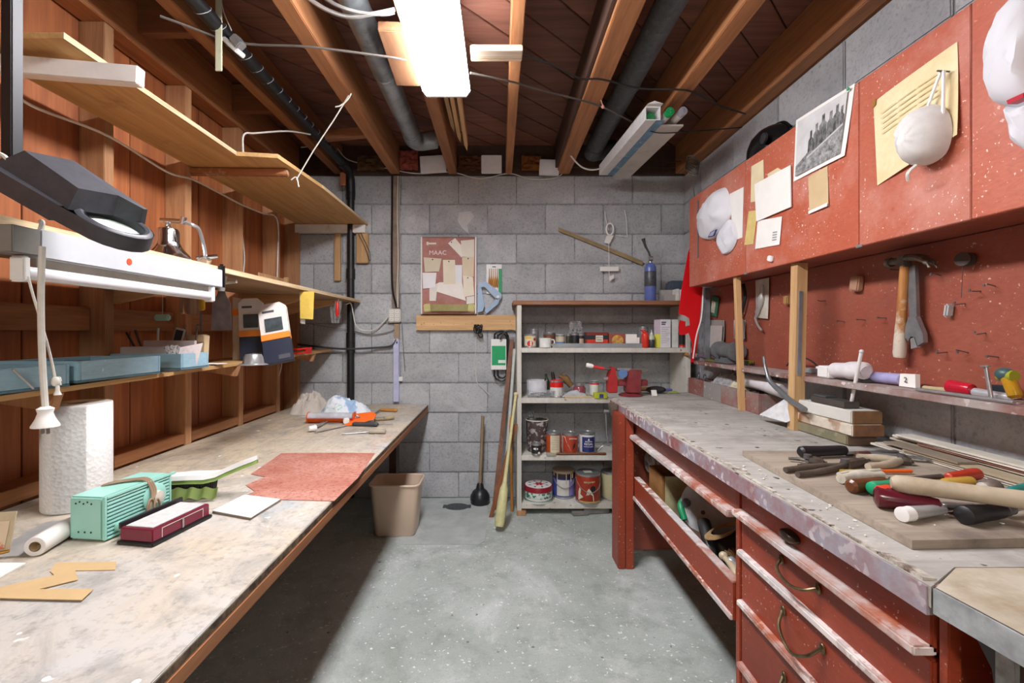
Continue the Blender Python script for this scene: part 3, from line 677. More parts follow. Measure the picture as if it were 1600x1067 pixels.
# things hung or set under the middle shelf
q = B(); c = at(254, 496, 1.72); q.box(c, (.056, .02, .024), None, .005); q.cyl(c+V(0, 0, .01), c+V(0, 0, .19), .0008, n=5); single('mint_eraser', 'mint green block hanging on a thread under the middle shelf', 'block', q, plain('a8cfc0', .5))
def jar(p, r, h, label, lidm, name='glass_jar', cat='jar', group=None):
    t = thing(name, label, cat, p, group)
    part('glass', B().lathe([(r*.9, 0), (r, h*.06), (r, h*.78), (r*.75, h*.88), (r*.75, h*.9)], p, (0, 0, 1), 18), M_GLASS, t)
    part('lid', B().lathe([(r*.8, h*.88), (r*.82, h*.9), (r*.82, h), (.001, h)], p, (0, 0, 1), 18), lidm, t); return t
jar(V(-1.24, 1.83, 1.332-.13), .036, .13, 'empty glass jar screwed under the middle shelf', M_STEELD)
q = B(); c = at(314, 480, 1.86); q.box(c+V(0, 0, .012), (.028, .02, .05), None, .004); q.mi = 1; q.cyl(c+V(0, 0, -.01), c+V(0, 0, -.1), .0035, n=8); q.cyl(c+V(0, 0, .03), c+V(0, 0, .06), .003, n=6); single('yellow_driver', 'yellow handled tool hanging under the middle shelf', 'tool', q, [plain('e3b51c', .4), M_STEELD])
# putty knife
kp = at(346, 483, 1.52)
pk = thing('putty_knife', 'wide steel putty knife with a black handle hanging below the tube light', 'putty knife', kp)
q = B(); q.prism([kp+V(-.011, 0, .066), kp+V(.011, 0, .066), kp+V(.014, 0, .05), kp+V(.03, 0, .02), kp+V(.034, 0, -.07), kp+V(-.034, 0, -.07), kp+V(-.031, 0, .02), kp+V(-.014, 0, .05)], (0, .0016, 0)); part('blade', q, plain('8b8f94', .3, .9, .25, 25), pk)
q = B(); q.box(kp+V(0, .001, .108), (.022, .016, .085), None, .006); part('handle', q, M_BLACK, pk); q = B(); q.cyl(kp+V(0, 0, .06), kp+V(0, 0, .072), .011); part('ferrule', q, M_STEEL, pk)
# three boxed blister packs
def pack(u, v, d, w, h, lean, tilt, label):
    z = zsh(d)+.002; p = at(u, v, d); p.z = z
    t = thing('blister_pack', label, 'package', p, 'boxed blister packs on the low shelf')
    R = Matrix.Translation(p) @ Euler((lean, tilt, .25)).to_matrix().to_4x4()
    def X(b): bmesh.ops.transform(b.bm, matrix=R, verts=b.bm.verts); return b
    ww = w/2; q = B(); q.prism([(-ww, 0, h*.48), (ww, 0, h*.48), (ww, 0, h*.93), (ww*.6, 0, h), (-ww*.6, 0, h), (-ww, 0, h*.93)], (0, .03, 0)); part('card', X(q), plain('dcd6d0', .6, 0, .06), t)
    part('band', X(B().box((0, .014, h*.43), (w*1.01, .034, h*.1), None, .001)), plain('e88a2e', .5, 0, .05), t, 'orange band')
    part('base_card', X(B().box((0, .015, h*.19), (w, .03, h*.37), None, .001)), plain('20263a', .5), t, 'dark blue lower card')
    part('window', X(B().box((0, -.002, h*.63), (w*.62, .004, h*.22), None, .001)), plain('5d676b', .25, .3, .3, 30), t, 'clear window')
    q = B(); q.box((-w*.15, -.001, h*.86), (w*.42, .001, h*.035)); q.box((w*.22, -.001, h*.08), (w*.4, .002, h*.07)); part('print', X(q), [plain('4b4a52', .6)], t, None, 'stuff')
pack(394, 551, 2.07, .10, .285, -.12, -.06, 'orange banded pack standing upright, left of the pair, chrome dish before it')
pack(436, 552, 1.95, .115, .28, -.35, -.2, 'orange banded pack leaning in front, right of the pair')
q = B(); c = V(-1.2, 2.1, zsh(2.1)+.20); q.prism([c+V(-.03, 0, -.2), c+V(.03, 0, -.2), c+V(.03, 0, .07), c+V(.0, 0, .085), c+V(-.03, 0, .09)], (0, .012, 0)); q.mi = 1; q.box(c+V(0, -.001, .02), (.061, .002, .03)); single('blister_pack', 'third orange banded pack peeping out behind the other two', 'package', q, [plain('c9b7a0', .6), plain('e88a2e', .5)], 'boxed blister packs on the low shelf')
q = B(); c = at(396, 555, 1.83); c.z = zsh(1.83)+.001; q.lathe([(.055, 0), (.05, .003), (.04, .006), (.036, .03), (.03, .042), (.001, .046)], c, (0, 0, 1), 20); single('metal_dish', 'chrome dome dish on the low shelf in front of the packs', 'dish', q, M_STEEL)
for i, (y, r) in enumerate(((1.79, .3), (1.84, -.2))):
    q = B(); q.box((-1.19+.03*i, y, zsh(y)+.003+.002*i), (.09, .055, .002), (0, 0, r)); single('leaflet', ('folded leaflet lying on the low shelf beyond the blue tray', 'white slip lying on the leaflet beyond the blue tray')[i], 'paper', q, (plain('9b8f8a', .8), M_PAPER)[i])
q = B(); c = at(250, 583, 1.52); c.z = zsh(1.52)+.002; q.box(c+V(0, .0, .006), (.07, .022, .01), (0, 0, .2), .002); q.cyl(c+V(.03, 0, .006), c+V(.06, .008, .006), .003); single('pocket_tool', 'small dark tool lying between two blue trays', 'tool', q, M_DGREY)
# red plastic scoop on shelf edge
q = B(); c = onx(468, 557, -1.12); c.z = zsh(c.y)+.001
for dz_, s in ((.022, 1), (.0, .9)): q.prism([c+V(-.04*s, -.03, dz_), c+V(.01, -.055*s, dz_), c+V(.05*s, -.02, dz_+.006), c+V(.05*s, .05, dz_+.006), c+V(-.03, .05, dz_)], (0, 0, .008))
q.box(c+V(.045, .015, .014), (.01, .07, .03), None, .003); single('red_scoop', 'bright red plastic clip lying on the low shelf edge', 'clip', q, M_REDPL)
# hanging from the middle shelf's front
q = B(); c = at(480, 478, 2.2); q.quad_sheet(c+V(-.034, 0, .07), c+V(.034, 0, .07), c+V(.03, 0, -.065), c+V(-.034, 0, -.06), V(0, -1, 0), .001, .004); single('yellow_tag', 'yellow paper tag hanging from the middle shelf', 'tag', q, plain('e6c65a', .8, 0, .1, 40))
q = B(); c = at(472, 479, 2.22); q.quad_sheet(c+V(-.012, 0, .07), c+V(.02, 0, .07), c+V(.016, 0, -.085), c+V(-.008, 0, -.08), V(0, -1, 0), .001, .004); single('white_tag', 'narrow white tag hanging behind the yellow one', 'tag', q, M_PAPER)
q = B(); c = onx(524, 486, -.965); q.surf(lambda u, v: c+V((u-.5)*.075*(1-.4*v), .012*math.sin(u*9)+.01*noise.noise((u*5, v*5, 3)), .06-.13*v), 10, 12); single('plastic_bag', 'small crumpled clear bag hanging from the middle shelf', 'bag', q, M_POLY)
rs = thing('red_driver', 'little red screwdriver hanging beside the clear bag', 'screwdriver', onx(527, 483, -.952))
c = onx(527, 483, -.952); part('string', B().cyl(c+V(0, 0, .063), V(c.x, c.y, 1.332), .001, n=5), M_WIREW, rs); part('handle', B().lathe([(.004, .045), (.009, .038), (.01, -.03), (.007, -.042)], c, (0, 0, 1), 12), M_REDPL, rs); part('ring', B().tube([c+V(.008*math.cos(t), 0, .055+.01*math.sin(t)) for t in [k*PI/4 for k in range(8)]], .002, 6, 2, True), M_STEEL, rs); part('shaft', B().cyl(c+V(0, 0, -.04), c+V(0, 0, -.06), .004), M_STEELD, rs)
q = B(); c = at(344, 444, 1.66); q.cyl(c+V(-.03, 0, .0), c+V(.06, .0, .01), .006); q.cyl(c+V(.02, -.008, .0), c+V(.026, -.008, .03), .005); single('twisted_scrap', 'pale twisted scrap tucked under the middle shelf end of the light', 'scrap', q, M_WIREW)

# ---- on the left bench
tp = onz(135, 797, ZL); tp = V(-1.19, 1.285, ZL+.001)
pt = thing('paper_towel_roll', 'white paper towel roll standing on the left bench', 'paper towel', tp)
k = NT('quilted_paper'); vo = k.n('ShaderNodeTexVoronoi'); vo.inputs['Scale'].default_value = 105; k.l(k.coord(), vo.inputs['Vector']); k.bump(vo.outputs['Distance'], .35, .004); M_TOWEL = k.fin('efefed', .9)
part('roll', B().lathe([(.024, 0), (.075, 0), (.077, .004), (.077, .283), (.075, .287), (.024, .287), (.023, .28), (.023, .004)], tp, (0, 0, 1), 40, True), M_TOWEL, pt)
part('core', B().lathe([(.022, .001), (.023, .286), (.019, .286), (.019, .002)], tp, (0, 0, 1), 20, True), M_PAPERB, pt)
part('loose_sheet', B().surf(lambda u, v: tp+V(math.cos(-.6-u*.9)*(.0775+.006*u*u), math.sin(-.6-u*.9)*(.0775+.006*u*u), .003+.281*v), 8, 2, .0006), M_TOWEL, pt)
# teal radio
def rotz(b, c, a): bmesh.ops.rotate(b.bm, verts=b.bm.verts, cent=c, matrix=Matrix.Rotation(a, 3, 'Z')); return b
M_TEAL = plain('9fd8cb', .35, 0, .05, 10)
ra = thing('radio', 'mint green vintage speaker box with louvred front and brown cord', 'radio', (-.945, 1.16, ZL))
rc = V(-.945, 1.16, 0); RA = -.10; z0 = ZL+.004
q = B(); q.bx(-.993, -.908, 1.056, 1.245, z0, z0+.1, .004); part('case', rotz(q, rc, RA), M_TEAL, ra)
q = B(); q.bx(-.908, -.901, 1.056, 1.062, z0, z0+.1, .001); q.bx(-.908, -.901, 1.239, 1.245, z0, z0+.1, .001); q.bx(-.908, -.9, 1.062, 1.259, z0+.094, z0+.1, .001); q.bx(-.908, -.9, 1.062, 1.259, z0, z0+.005, .001); part('bezel', rotz(q, rc, RA), M_TEAL, ra)
part('grille_back', rotz(B().bx(-.9085, -.9075, 1.06, 1.242, z0+.004, z0+.096), rc, RA), plain('2d3b3a', .7), ra, 'dark gap behind the louvres')
for i in range(10):
    z = z0+.008+i*.0087; q = B(); q.prism([(-.907, 1.063, z), (-.902, 1.063, z+.001), (-.902, 1.063, z+.0055), (-.907, 1.063, z+.0065)], (0, .175, 0)); part('louvre', rotz(q, rc, RA), M_TEAL, ra)
q = B(); 
for x in (-.975, -.965, -.955, -.945, -.935): q.cyl((x, 1.0555, z0+.088-.004*((int(x*100)) % 2)), (x, 1.05505, z0+.088-.004*((int(x*100)) % 2)), .0022, n=8)
for x in (-.968, -.952, -.936): q.cyl((x, 1.0555, z0+.018), (x, 1.05505, z0+.018), .0022, n=8)
part('screw_hole', rotz(q, rc, RA), plain('20302e', .8), ra, None, 'stuff')
q = B(); q.lathe([(.034, 0), (.034, .004), (.03, .006), (.001, .006)], (-.9015, 1.19, z0+.055), (1, 0, 0), 24); part('dial', rotz(q, rc, RA), M_TEAL, ra)
q = B(); q.lathe([(.016, .006), (.015, .016), (.001, .017)], (-.9015, 1.19, z0+.055), (1, 0, 0), 16); part('knob', rotz(q, rc, RA), plain('d9d2c4', .4), ra, 'cream knob')
q = B(); q.lathe([(.011, 0), (.011, .012), (.008, .016), (.001, .016)], (-.9015, 1.09, z0+.02), (1, 0, 0), 14); part('knob', rotz(q, rc, RA), plain('8fc4b4', .4), ra)
M_CORD = plain('9b8268', .6)
q = B(); zt = z0+.101
for o_ in (0, .006, .012):
    q.tube([V(-.985, 1.13+o_, z0+.05), V(-.988, 1.13+o_, zt-.006), V(-.975, 1.135+o_, zt+.003), V(-.94, 1.16+o_, zt+.004), V(-.905, 1.165+o_, zt+.002), V(-.888, 1.165+o_, zt-.03), V(-.882, 1.15, z0+.04+o_), V(-.88, 1.14, z0+.02+o_)], .0028, 6, 6)
q.tube([V(-.88, 1.15+.012*math.cos(t), z0+.035+.026*math.sin(t)) for t in [k*PI/5 for k in range(10)]], .0025, 6, 3, True); q.tube([V(-.876, 1.165+.01*math.cos(t), z0+.03+.026*math.sin(t)) for t in [k*PI/5 for k in range(10)]], .0025, 6, 3, True); part('cord', q, M_CORD, ra, 'brown cord wrapped over the case')
for x, y in ((-.985, 1.07), (-.915, 1.07), (-.985, 1.23), (-.915, 1.23)): part('foot', rotz(B().cyl((x, y, ZL+.0005), (x, y, z0+.001), .006, n=8), rc, RA), M_BLACK, ra)
# white film roll
p0, p1 = V(-1.005, .985, ZL+.022), V(-1.05, 1.185, ZL+.022); ax = p1-p0; L = ax.length
fr = thing('film_roll', 'roll of white film lying beside the mint green box', 'roll', V(-1.03, 1.08, ZL))
part('roll', B().lathe([(.011, 0), (.02, 0), (.021, .003), (.021, L-.003), (.02, L), (.011, L)], p0, ax, 24, True), plain('dedad5', .5, 0, .06, 30), fr)
part('core', B().lathe([(.0105, .0005), (.0105, L-.0005), (.009, L-.0005), (.009, .0005)], p0, ax, 16, True), M_PAPERB, fr)
part('loose_end', B().surf(lambda u, v: p0+ax*v+V(-.02-.09*u, -.02*u, -.0215+.006*math.sin(u*3)*(1-u)+.001), 10, 4, .0006), plain('d8d6d2', .5), fr)
# maroon box with sharpening stone
mc = V(-.815, 1.118, 0); RM = -.16
sb = thing('sharpening_stone', 'pale grey stone in a maroon case on a black base, beside the mint box', 'sharpening stone', (-.815, 1.118, ZL))
part('base', rotz(B().bx(-.863, -.767, 1.032, 1.206, ZL+.001, ZL+.009, .002), mc, RM), M_BLACK, sb)
part('case', rotz(B().bx(-.859, -.772, 1.037, 1.201, ZL+.009, ZL+.038, .002), mc, RM), plain('7a1f38', .35), sb)
part('stone', rotz(B().bx(-.852, -.779, 1.045, 1.193, ZL+.0382, ZL+.0405, .001), mc, RM), plain('cfcdca', .8, 0, .12, 60), sb, 'pale grey stone top')
q = B()
for y in (1.06, 1.178): q.bx(-.7715, -.7708, y, y+.0015, ZL+.012, ZL+.032)
q.bx(-.7715, -.7708, 1.06, 1.1795, ZL+.0325, ZL+.034); part('trim_line', rotz(q, mc, RM), plain('d8cfc6', .4), sb, 'white line', 'stuff')
part('clasp', rotz(B().bx(-.772, -.769, 1.115, 1.12, ZL+.01, ZL+.034, .001), mc, RM), M_STEEL, sb)
part('lid_edge', rotz(B().bx(-.872, -.8645, 1.045, 1.215, ZL+.03, ZL+.045, .001), mc, RM), plain('2d2a2e', .4), sb)
# green dust brush
bc = [onz(262, 775, ZL+.03), onz(330, 757, ZL+.03), onz(388, 735, ZL+.06)]
db = thing('dust_brush', 'green and white hand brush with black bristles behind the maroon case', 'brush', bc[1])
d0 = V(-.945, 1.345, ZL+.05); d1_ = V(-.70, 1.36, ZL+.05); dd = (d1_-d0).normalized(); dn = V(dd.y, -dd.x, 0)
q = B(); prof = [(-.03, .026, .055), (.05, .03, .058), (.12, .03, .058), (.16, .022, .062), (.20, .014, .075), (.27, .013, .095), (.31, .012, .105), (.32, .006, .108)]
def bar(q, prof, th, dz=0):
    g = []
    for s, w, z in prof:
        p = d0+dd*(s*.7); p.z = ZL+z+dz; g.append([q.bm.verts.new(p+dn*w+V(0, 0, 0)), q.bm.verts.new(p+dn*w*.8+V(0, 0, th)), q.bm.verts.new(p-dn*w*.8+V(0, 0, th)), q.bm.verts.new(p-dn*w)])
    for a, c in zip(g[:-1], g[1:]): q.bridge(a, c)
    q.cap(g[0]); q.cap(g[-1], True)
bar(q, prof, .012); part('handle_top', q, M_WHITE, db, 'white top')
q = B(); bar(q, prof, .010, -.011); part('handle', q, plain('8fae5c', .45), db, 'green underside')
q = B(); random.seed(3)
for i in range(26):
    for j in range(5):
        p = d0+dd*(-.02+.12*i/26)+dn*(-.022+.011*j); p.z = ZL+.046; e = p+V(random.uniform(-.006, .006), random.uniform(-.006, .006), -.04); q.cyl(p, e, .0032, .0022, n=5)
part('bristles', q, M_BLACK, db, 'black bristles', 'stuff')
q = B(); q.surf(lambda u, v: d0+dd*(-.03+.16*u)+dn*(.034+.012*v+.003*math.sin(u*26))+V(0, 0, -.041+.028*(1-v)+.004*math.sin(u*26)), 30, 4, .002); part('guard', q, plain('a3b96a', .4), db, 'wavy green guard')
# flat things on the bench
def sheet(name, label, cat, px, z, th, m_, group=None):
    pts = [onz(u, v, z) for u, v in px]; return single(name, label, cat, B().prism(pts, (0, 0, th)), m_, group)
t = thing('ceramic_tile', 'square white tile with a dark edge lying on the left bench', 'tile', onz(385, 793, ZL))
part('body', B().prism([onz(u, v, ZL+.001) for u, v in ((332, 801), (392, 812), (439, 783), (382, 776))], (0, 0, .006)), plain('8d7f70', .7), t); part('glaze', B().prism([onz(u, v, ZL+.0072) for u, v in ((332, 798), (392, 809), (438, 780), (382, 773))], (0, 0, .001)), M_WHITE, t, 'white glazed face')
k = NT('red_sandpaper'); co = k.coord(); c = k.mix(k.ramp(k.noise(co, 6, 6, .7), .35, .65), 'a4614f', 'bf8b7b'); c = k.mix(k.ramp(k.noise(co, 80, 3, .7), .5, .7), c, '87483b'); c = k.mix(k.ramp(k.noise(co, 16, 5, .7, 2), .71, .74), c, '7a2a1e'); M_SAND = k.fin(c, .9)
sheet('sandpaper', 'large torn sheet of red sandpaper on the left bench', 'sandpaper', [(368, 781), (398, 768), (384, 758), (414, 745), (392, 741), (440, 708), (520, 707.5), (586, 708), (560, 746), (522, 783), (450, 781)], ZL+.001, .001, M_SAND)
sheet('cardboard_strip', 'tan cardboard strip nearest the mint box, farthest of the three', 'cardboard', [(78, 893), (88, 880), (182, 878), (180, 891), (118, 892), (122, 906), (88, 902)], ZL+.0005, .0012, M_CARD, 'cardboard scraps')
sheet('cardboard_strip', 'tan cardboard wedge at the left, middle one of the three scraps', 'cardboard', [(0, 918), (112, 893), (122, 906), (0, 936)], ZL+.002, .0012, M_CARD, 'cardboard scraps')
sheet('cardboard_strip', 'tan cardboard strip closest to the camera with a slanted right end', 'cardboard', [(-30, 934), (0, 921), (146, 921), (128, 938), (0, 935)], ZL+.0036, .0012, M_CARD, 'cardboard scraps')
sheet('white_board', 'corner of a white board at the left edge of the bench', 'board', [(-40, 882), (0, 881), (41, 881), (0, 903), (-60, 925)], ZL+.001, .003, M_PAPER)
q = B(); a = onz(14, 865, ZL); q.prism([a+V(-.1, -.02, .001), a+V(0, .0, .001), a+V(.004, .012, .088), a+V(-.1, -.01, .09)], (0, .002, 0)); q.mi = 1; q.prism([a+V(-.06, -.0135, .012), a+V(-.008, -.002, .012), a+V(-.004, .006, .07), a+V(-.06, -.005, .07)], (0, -.0006, 0)); single('printed_card', 'upright card with orange print at the left edge of the bench', 'card', q, [plain('c9b99a', .7), plain('e88a66', .7, 0, .3, 40, dirt='d8c4a8', dirt_amt=(.45, .5))])
q = B(); q.cyl(onz(-20, 868, ZL+.006), onz(15, 861, ZL+.006), .004); single('brass_rod', 'short brass rod at the left edge of the bench', 'rod', q, plain('a57a35', .35, .8))
# rags
def rag(name, label, c, sx, sy, h, m_, seed):
    def f(u, v):
        a = 2*PI*u; r = v*(1+.22*noise.noise((math.cos(a)*1.7, math.sin(a)*1.7, seed))+.06*noise.noise((math.cos(a)*5, math.sin(a)*5, seed)))
        x, y = math.cos(a)*v, math.sin(a)*v
        z = h*(max(0, 1-v**2.4)*(.62+.55*noise.noise((x*1.6, y*1.6, seed+3))+.4*abs(noise.noise((x*2.6, y*2.6, seed+9))))+(.30*abs(noise.noise((x*4.2, y*4.2, seed+7)))+.12*abs(noise.noise((x*9, y*9, seed+5))))*(1-v**4))
        return c+V(math.cos(a)*r*sx, math.sin(a)*r*sy, max(z, 0)+.0015)
    b = B(); b.surf(f, 84, 34); bmesh.ops.remove_doubles(b.bm, verts=b.bm.verts, dist=.0008); single(name, label, 'rag', b, m_, 'crumpled rags on the bench')
k = NT('floral_cloth'); co = k.coord(); c = k.mix(k.ramp(k.noise(co, 9, 3, .5), .58, .62), 'dfe6ec', '9db9d6'); c = k.mix(k.ramp(k.noise(k.coord((1, 1, 1.1)), 11, 3, .5, 1), .63, .66), c, '7fc79d'); c = k.mix(k.ramp(k.noise(k.coord((1.2, 1, 1)), 15, 2, .5, 1), .68, .7), c, '8a86b8'); M_FLORAL = k.fin(c, .9)
rag('rag', 'crumpled beige rag in the far corner of the left bench', V(-1.16, 2.80, ZL), .12, .13, .12, plain('cfc6ba', .9, 0, .1, 10), 2.0)
rag('rag', 'crumpled white rag with blue and green flowers on the left bench', V(-.915, 2.70, ZL), .155, .12, .125, M_FLORAL, 5.0)
# caulking gun
cg = thing('caulking_gun', 'orange caulking gun with a white cartridge in front of the rags', 'caulking gun', onz(520, 655, ZL))
a, e = onz(484, 651, ZL+.03), onz(555, 651, ZL+.03); a.z = e.z = ZL+.03; e.y = a.y = 2.45; ax = (e-a)
q = B(); q.surf(lambda u, v: a+ax*v+V(0, .028*math.cos(PI+PI*u), -.028*math.sin(PI*u)), 10, 1, .002); part('cradle', q, M_ORANGE, cg)
q = B(); q.lathe([(.004, -.035), (.006, 0), (.024, .002), (.024, ax.length*.98), (.001, ax.length*.98)], a+V(0, 0, .002), ax, 18); part('cartridge', q, plain('d5d8de', .4, 0, .3, 12, dirt='6f7a90'), cg, 'white and grey cartridge')
for p in (a, e): part('end_plate', B().lathe([(.03, 0), (.031, .004), (.001, .005)], p, ax, 18), M_ORANGE, cg)
q = B(); g0 = e+V(.02, 0, .0); q.prism([g0+V(-.01, -.01, .02), g0+V(.08, -.01, .03), g0+V(.1, -.01, .015), g0+V(.095, -.03, -.005), g0+V(-.02, -.09, -.028), g0+V(-.045, -.09, -.022), g0+V(.03, -.02, .0)], (0, .016, 0)); part('handle', q, M_ORANGE, cg)
q = B(); q.prism([g0+V(-.03, -.012, -.005), g0+V(.03, -.012, .0), g0+V(-.03, -.05, -.025), g0+V(-.06, -.05, -.025)], (0, .012, 0)); part('trigger', q, plain('e0573a', .4), cg)
part('plunger_rod', B().cyl(e, e+V(.16, .0, .0), .004, n=8).cyl(e+V(.16, 0, 0), e+V(.175, -.03, 0), .004, n=8), M_STEEL, cg)
q = B(); q.box(e+V(-.03, -.035, -.012), (.03, .03, .03), (0, 0, .4), .004); part('yoke', q, M_WHITE, cg)
def ztool(name, label, cat, parts, group=None):
    """parts: list of (part name, material, (u0,v0), (u1,v1), r0, r1, height, flat)"""
    o = None
    for pn, m_, a, e, r0, r1, h, fl in parts:
        p, s = onz(*a, parts_z+h), onz(*e, parts_z+h)
        if o is None: o = thing(name, label, cat, V(p.x, p.y, parts_z), group)
        q = B()
        if fl:
            d = (s-p); n = V(d.y, -d.x, 0).normalized(); q.prism([p+n*r0, p-n*r0, s-n*r1, s+n*r1], (0, 0, fl))
        else:
            L = (s-p).length; q.lathe([(r0*.55, 0), (r0*.95, L*.05), (r0, L*.15), ((r0+r1)/2*.92, L*.5), (r1, L*.85), (r1*.9, L*.96), (r1*.5, L)], p, s-p, 14)
        part(pn, q, m_, o)
    return o
parts_z = ZL
M_OWOOD = plain('c2873f', .4, 0, .15, 20)
ztool('trowel', 'long steel trowel with an orange wood handle, farthest tool on the left bench', 'trowel', [('handle', M_OWOOD, (621, 641), (594, 640), .011, .009, .012, 0), ('neck', M_STEELD, (594, 640), (586, 646), .004, .004, .012, 0), ('blade', M_STEEL, (586, 648), (548, 646), .008, .014, .002, .0015)])
ztool('chisel', 'old tool with a worn tan wooden handle on the left bench', 'chisel', [('handle', plain('a79877', .6, 0, .2, 30), (616, 652), (584, 655), .012, .011, .013, 0), ('blade', M_STEEL, (583, 657), (500, 662), .006, .005, .003, .002)])
ztool('scraper', 'scraper with a dark grey plastic handle on the left bench', 'scraper', [('handle', M_DGREY, (591, 663), (551, 662), .012, .01, .013, 0), ('blade', M_STEEL, (551, 663), (492, 676), .006, .009, .003, .0015), ('tang', M_STEEL, (614, 663), (591, 663), .003, .003, .008, 0)])
ztool('screwdriver', 'clear handled screwdriver, nearest tool of the cluster on the left bench', 'screwdriver', [('handle', plain('b3ab97', .3, 0, .2, 30), (603, 674), (576, 674), .011, .011, .012, 0), ('shaft', M_STEEL, (576, 675), (534, 678), .0035, .003, .006, 0)])
ztool('roller_frame', 'white headed steel tool lying left of the scraper', 'tool', [('head', M_WHITE, (494, 668), (482, 670), .016, .013, .018, 0), ('shaft', M_STEEL, (492, 668), (524, 652), .005, .004, .012, 0), ('shaft', M_STEEL, (487, 670), (520, 650), .004, .003, .012, 0)])
random.seed(9)
# ================================================================= back wall, floor things, ceiling runs
def aty(u, v, y=YB): return at(u, v, y)
# ---- black drain pipe
dp = thing('drain_pipe', 'black drain pipe under the joists that turns down the back wall', 'pipe', (-1.0, 3.07, .5))
pz = 2.215
q = B(); q.tube([V(-1.003, -1.2, pz+.02), V(-1.0, 1.5, pz), V(-1.0, 2.9, pz-.005)], .026, 14); part('pipe', q, M_BLACK, dp)
q = B(); q.tube([V(-1.0, 2.88, pz-.005), V(-1.0, 2.99, pz-.01), V(-1.0, 3.05, pz-.05), V(-1.0, 3.066, pz-.13), V(-1.0, 3.066, pz-.16)], .030, 14, 5); part('elbow', q, M_BLACK, dp)
q = B(); q.cyl((-1.0, 3.066, pz-.15), (-1.0, 3.066, .02), .024); part('pipe', q, M_BLACK, dp)
for v in (295, 420, 520, 535): z = EZ-(v-V0)*3.066/F; part('coupling', B().cyl((-1.0, 3.066, z), (-1.0, 3.066, z-.07), .029), M_BLACK, dp)
q = B()
for k in range(16):
    y = 1.45+k*.085; q.tube([V(-1.0+.0268*math.cos(a), y+.02*math.sin(a*1.0), pz+.0268*math.sin(a)) for a in [i*2*PI/12 for i in range(12)]], .0012, 5, 1, True)
part('pipe_seam', q, plain('b8bcc0', .4), dp, 'pale spiral seam', 'stuff')
# ---- ducts
du = thing('duct', 'round galvanized duct between the joists left of the ceiling light', 'duct', (-.52, 1.5, 2.2))
q = B(); q.cyl((-.505, YF+.05, 2.275), (-.505, 2.62, 2.275), .05, n=22); part('tube', q, M_GALV, du)
q = B(); q.tube([V(-.505, 2.6, 2.275), V(-.505, 2.68, 2.27), V(-.48, 2.73, 2.275), V(-.42, 2.75, 2.29), V(-.385, 2.76, 2.3)], .053, 18, 5); part('elbow', q, M_GALV, du)
q = B()
for y in (1.05, 2.0): q.lathe([(.0505, 0), (.0525, .004), (.0525, .012), (.0505, .016)], (-.505, y, 2.275), (0, 1, 0), 22)
part('seam', q, M_GALV, du, None, 'stuff')
d2_ = thing('duct', 'round dark grey duct between the joists right of the ceiling light', 'duct', (.587, 1.5, 2.2))
M_DUCT2 = plain('54585a', .6, .3, .25, 40, dirt='6a6e6e')
q = B(); q.cyl((.587, YF+.05, 2.262), (.587, 2.77, 2.262), .052, n=22); part('tube', q, M_DUCT2, d2_)
q = B(); q.tube([V(.587, 2.75, 2.262), V(.585, 2.83, 2.26), V(.6, 2.88, 2.27), V(.66, 2.9, 2.29), V(.74, 2.9, 2.3)], .056, 18, 5); part('elbow', q, M_DUCT2, d2_)
part('seam', B().lathe([(.0525, 0), (.055, .004), (.055, .02), (.0525, .024)], (.587, 2.05, 2.262), (0, 1, 0), 22), M_DUCT2, d2_)
# ---- timber bits under the ceiling
single('timber_cleat', 'pale cleat joining the ceiling light to the joist on its right', 'timber', B().bx(-.105, .085, 1.64, 1.69, 2.145, 2.165, .002).bx(-.105, .085, 1.69, 1.708, 2.145, 2.1985, .002), wood('whitened_cleat', 'c0a27c', 'ddd3c4', 'X', 8))
single('timber_block', 'rough offcut of timber fixed under a joist left of the ceiling light', 'timber', B().box((-.375, 1.74, 2.182), (.1, .35, .034), (0, 0, .04), .003), wood('rough_offcut', '6f492f', '8a6444', 'Y', 7))
for i, (x, L, r) in enumerate(((-.265, .62, .03), (-.235, .7, .02), (-.2, .75, -.02))):
    q = B(); y0 = 2.0; q.prism([V(x, y0, 2.25), V(x+.018, y0, 2.25), V(x+.02, y0+L*.8, 2.26-.03*i), V(x+.012, y0+L*.9, 2.255-.03*i), V(x, y0+L*.8, 2.26-.03*i)], (0, 0, .045)); single('wood_lath', ('thin slat tucked against the joist behind the ceiling light', 'middle of three slats stored behind the ceiling light', 'widest of three slats stored behind the ceiling light')[i], 'slat', q, M_PINEY, 'slats stored beside the joist')
# foam squares against the rim
for i, (u, v, w, h, r, lab) in enumerate(((677, 257, .17, .11, -.06, 'white foam slab in the joist bay left of the ceiling centre'), (768, 257, .135, .115, 0, 'white foam square right of centre in the joist bays'), (858, 262, .13, .1, .04, 'white foam square with a dark wire across it, by the right duct'))):
    p = aty(u, v, 3.03); q = B(); q.box(p, (w, .03, h), (.0, r, 0), .003); single('foam_panel', lab, 'foam', q, plain('e4e4e6', .8, 0, .05, 30), 'foam squares along the top of the back wall')
q = B(); q.surf(lambda u, v: aty(640, 252, 3.04)+V((u-.5)*.12, -.02+.02*noise.noise((u*6, v*6, 3)), (v-.5)*.13), 14, 14, .01); single('insulation', 'tuft of pink insulation stuffed beside the first foam slab', 'insulation', q, plain('c9695a', .95, 0, .3, 30))
for i, (u, w) in enumerate(((735, .16), (830, .13), (580, .18))):
    q = B(); q.surf(lambda a, c: aty(u, 256, 3.045)+V((a-.5)*w, -.01+.02*noise.noise((a*6, c*6, i)), (c-.5)*.1), 10, 10, .01); single('insulation', ('brown paper insulation behind the middle foam square', 'orange-brown insulation left of the right foam square', 'dark yellow insulation at the end of the left joist bay')[i], 'insulation', q, plain(('7d5138', 'b9733c', '8a6a45')[i], .95, 0, .3, 20))
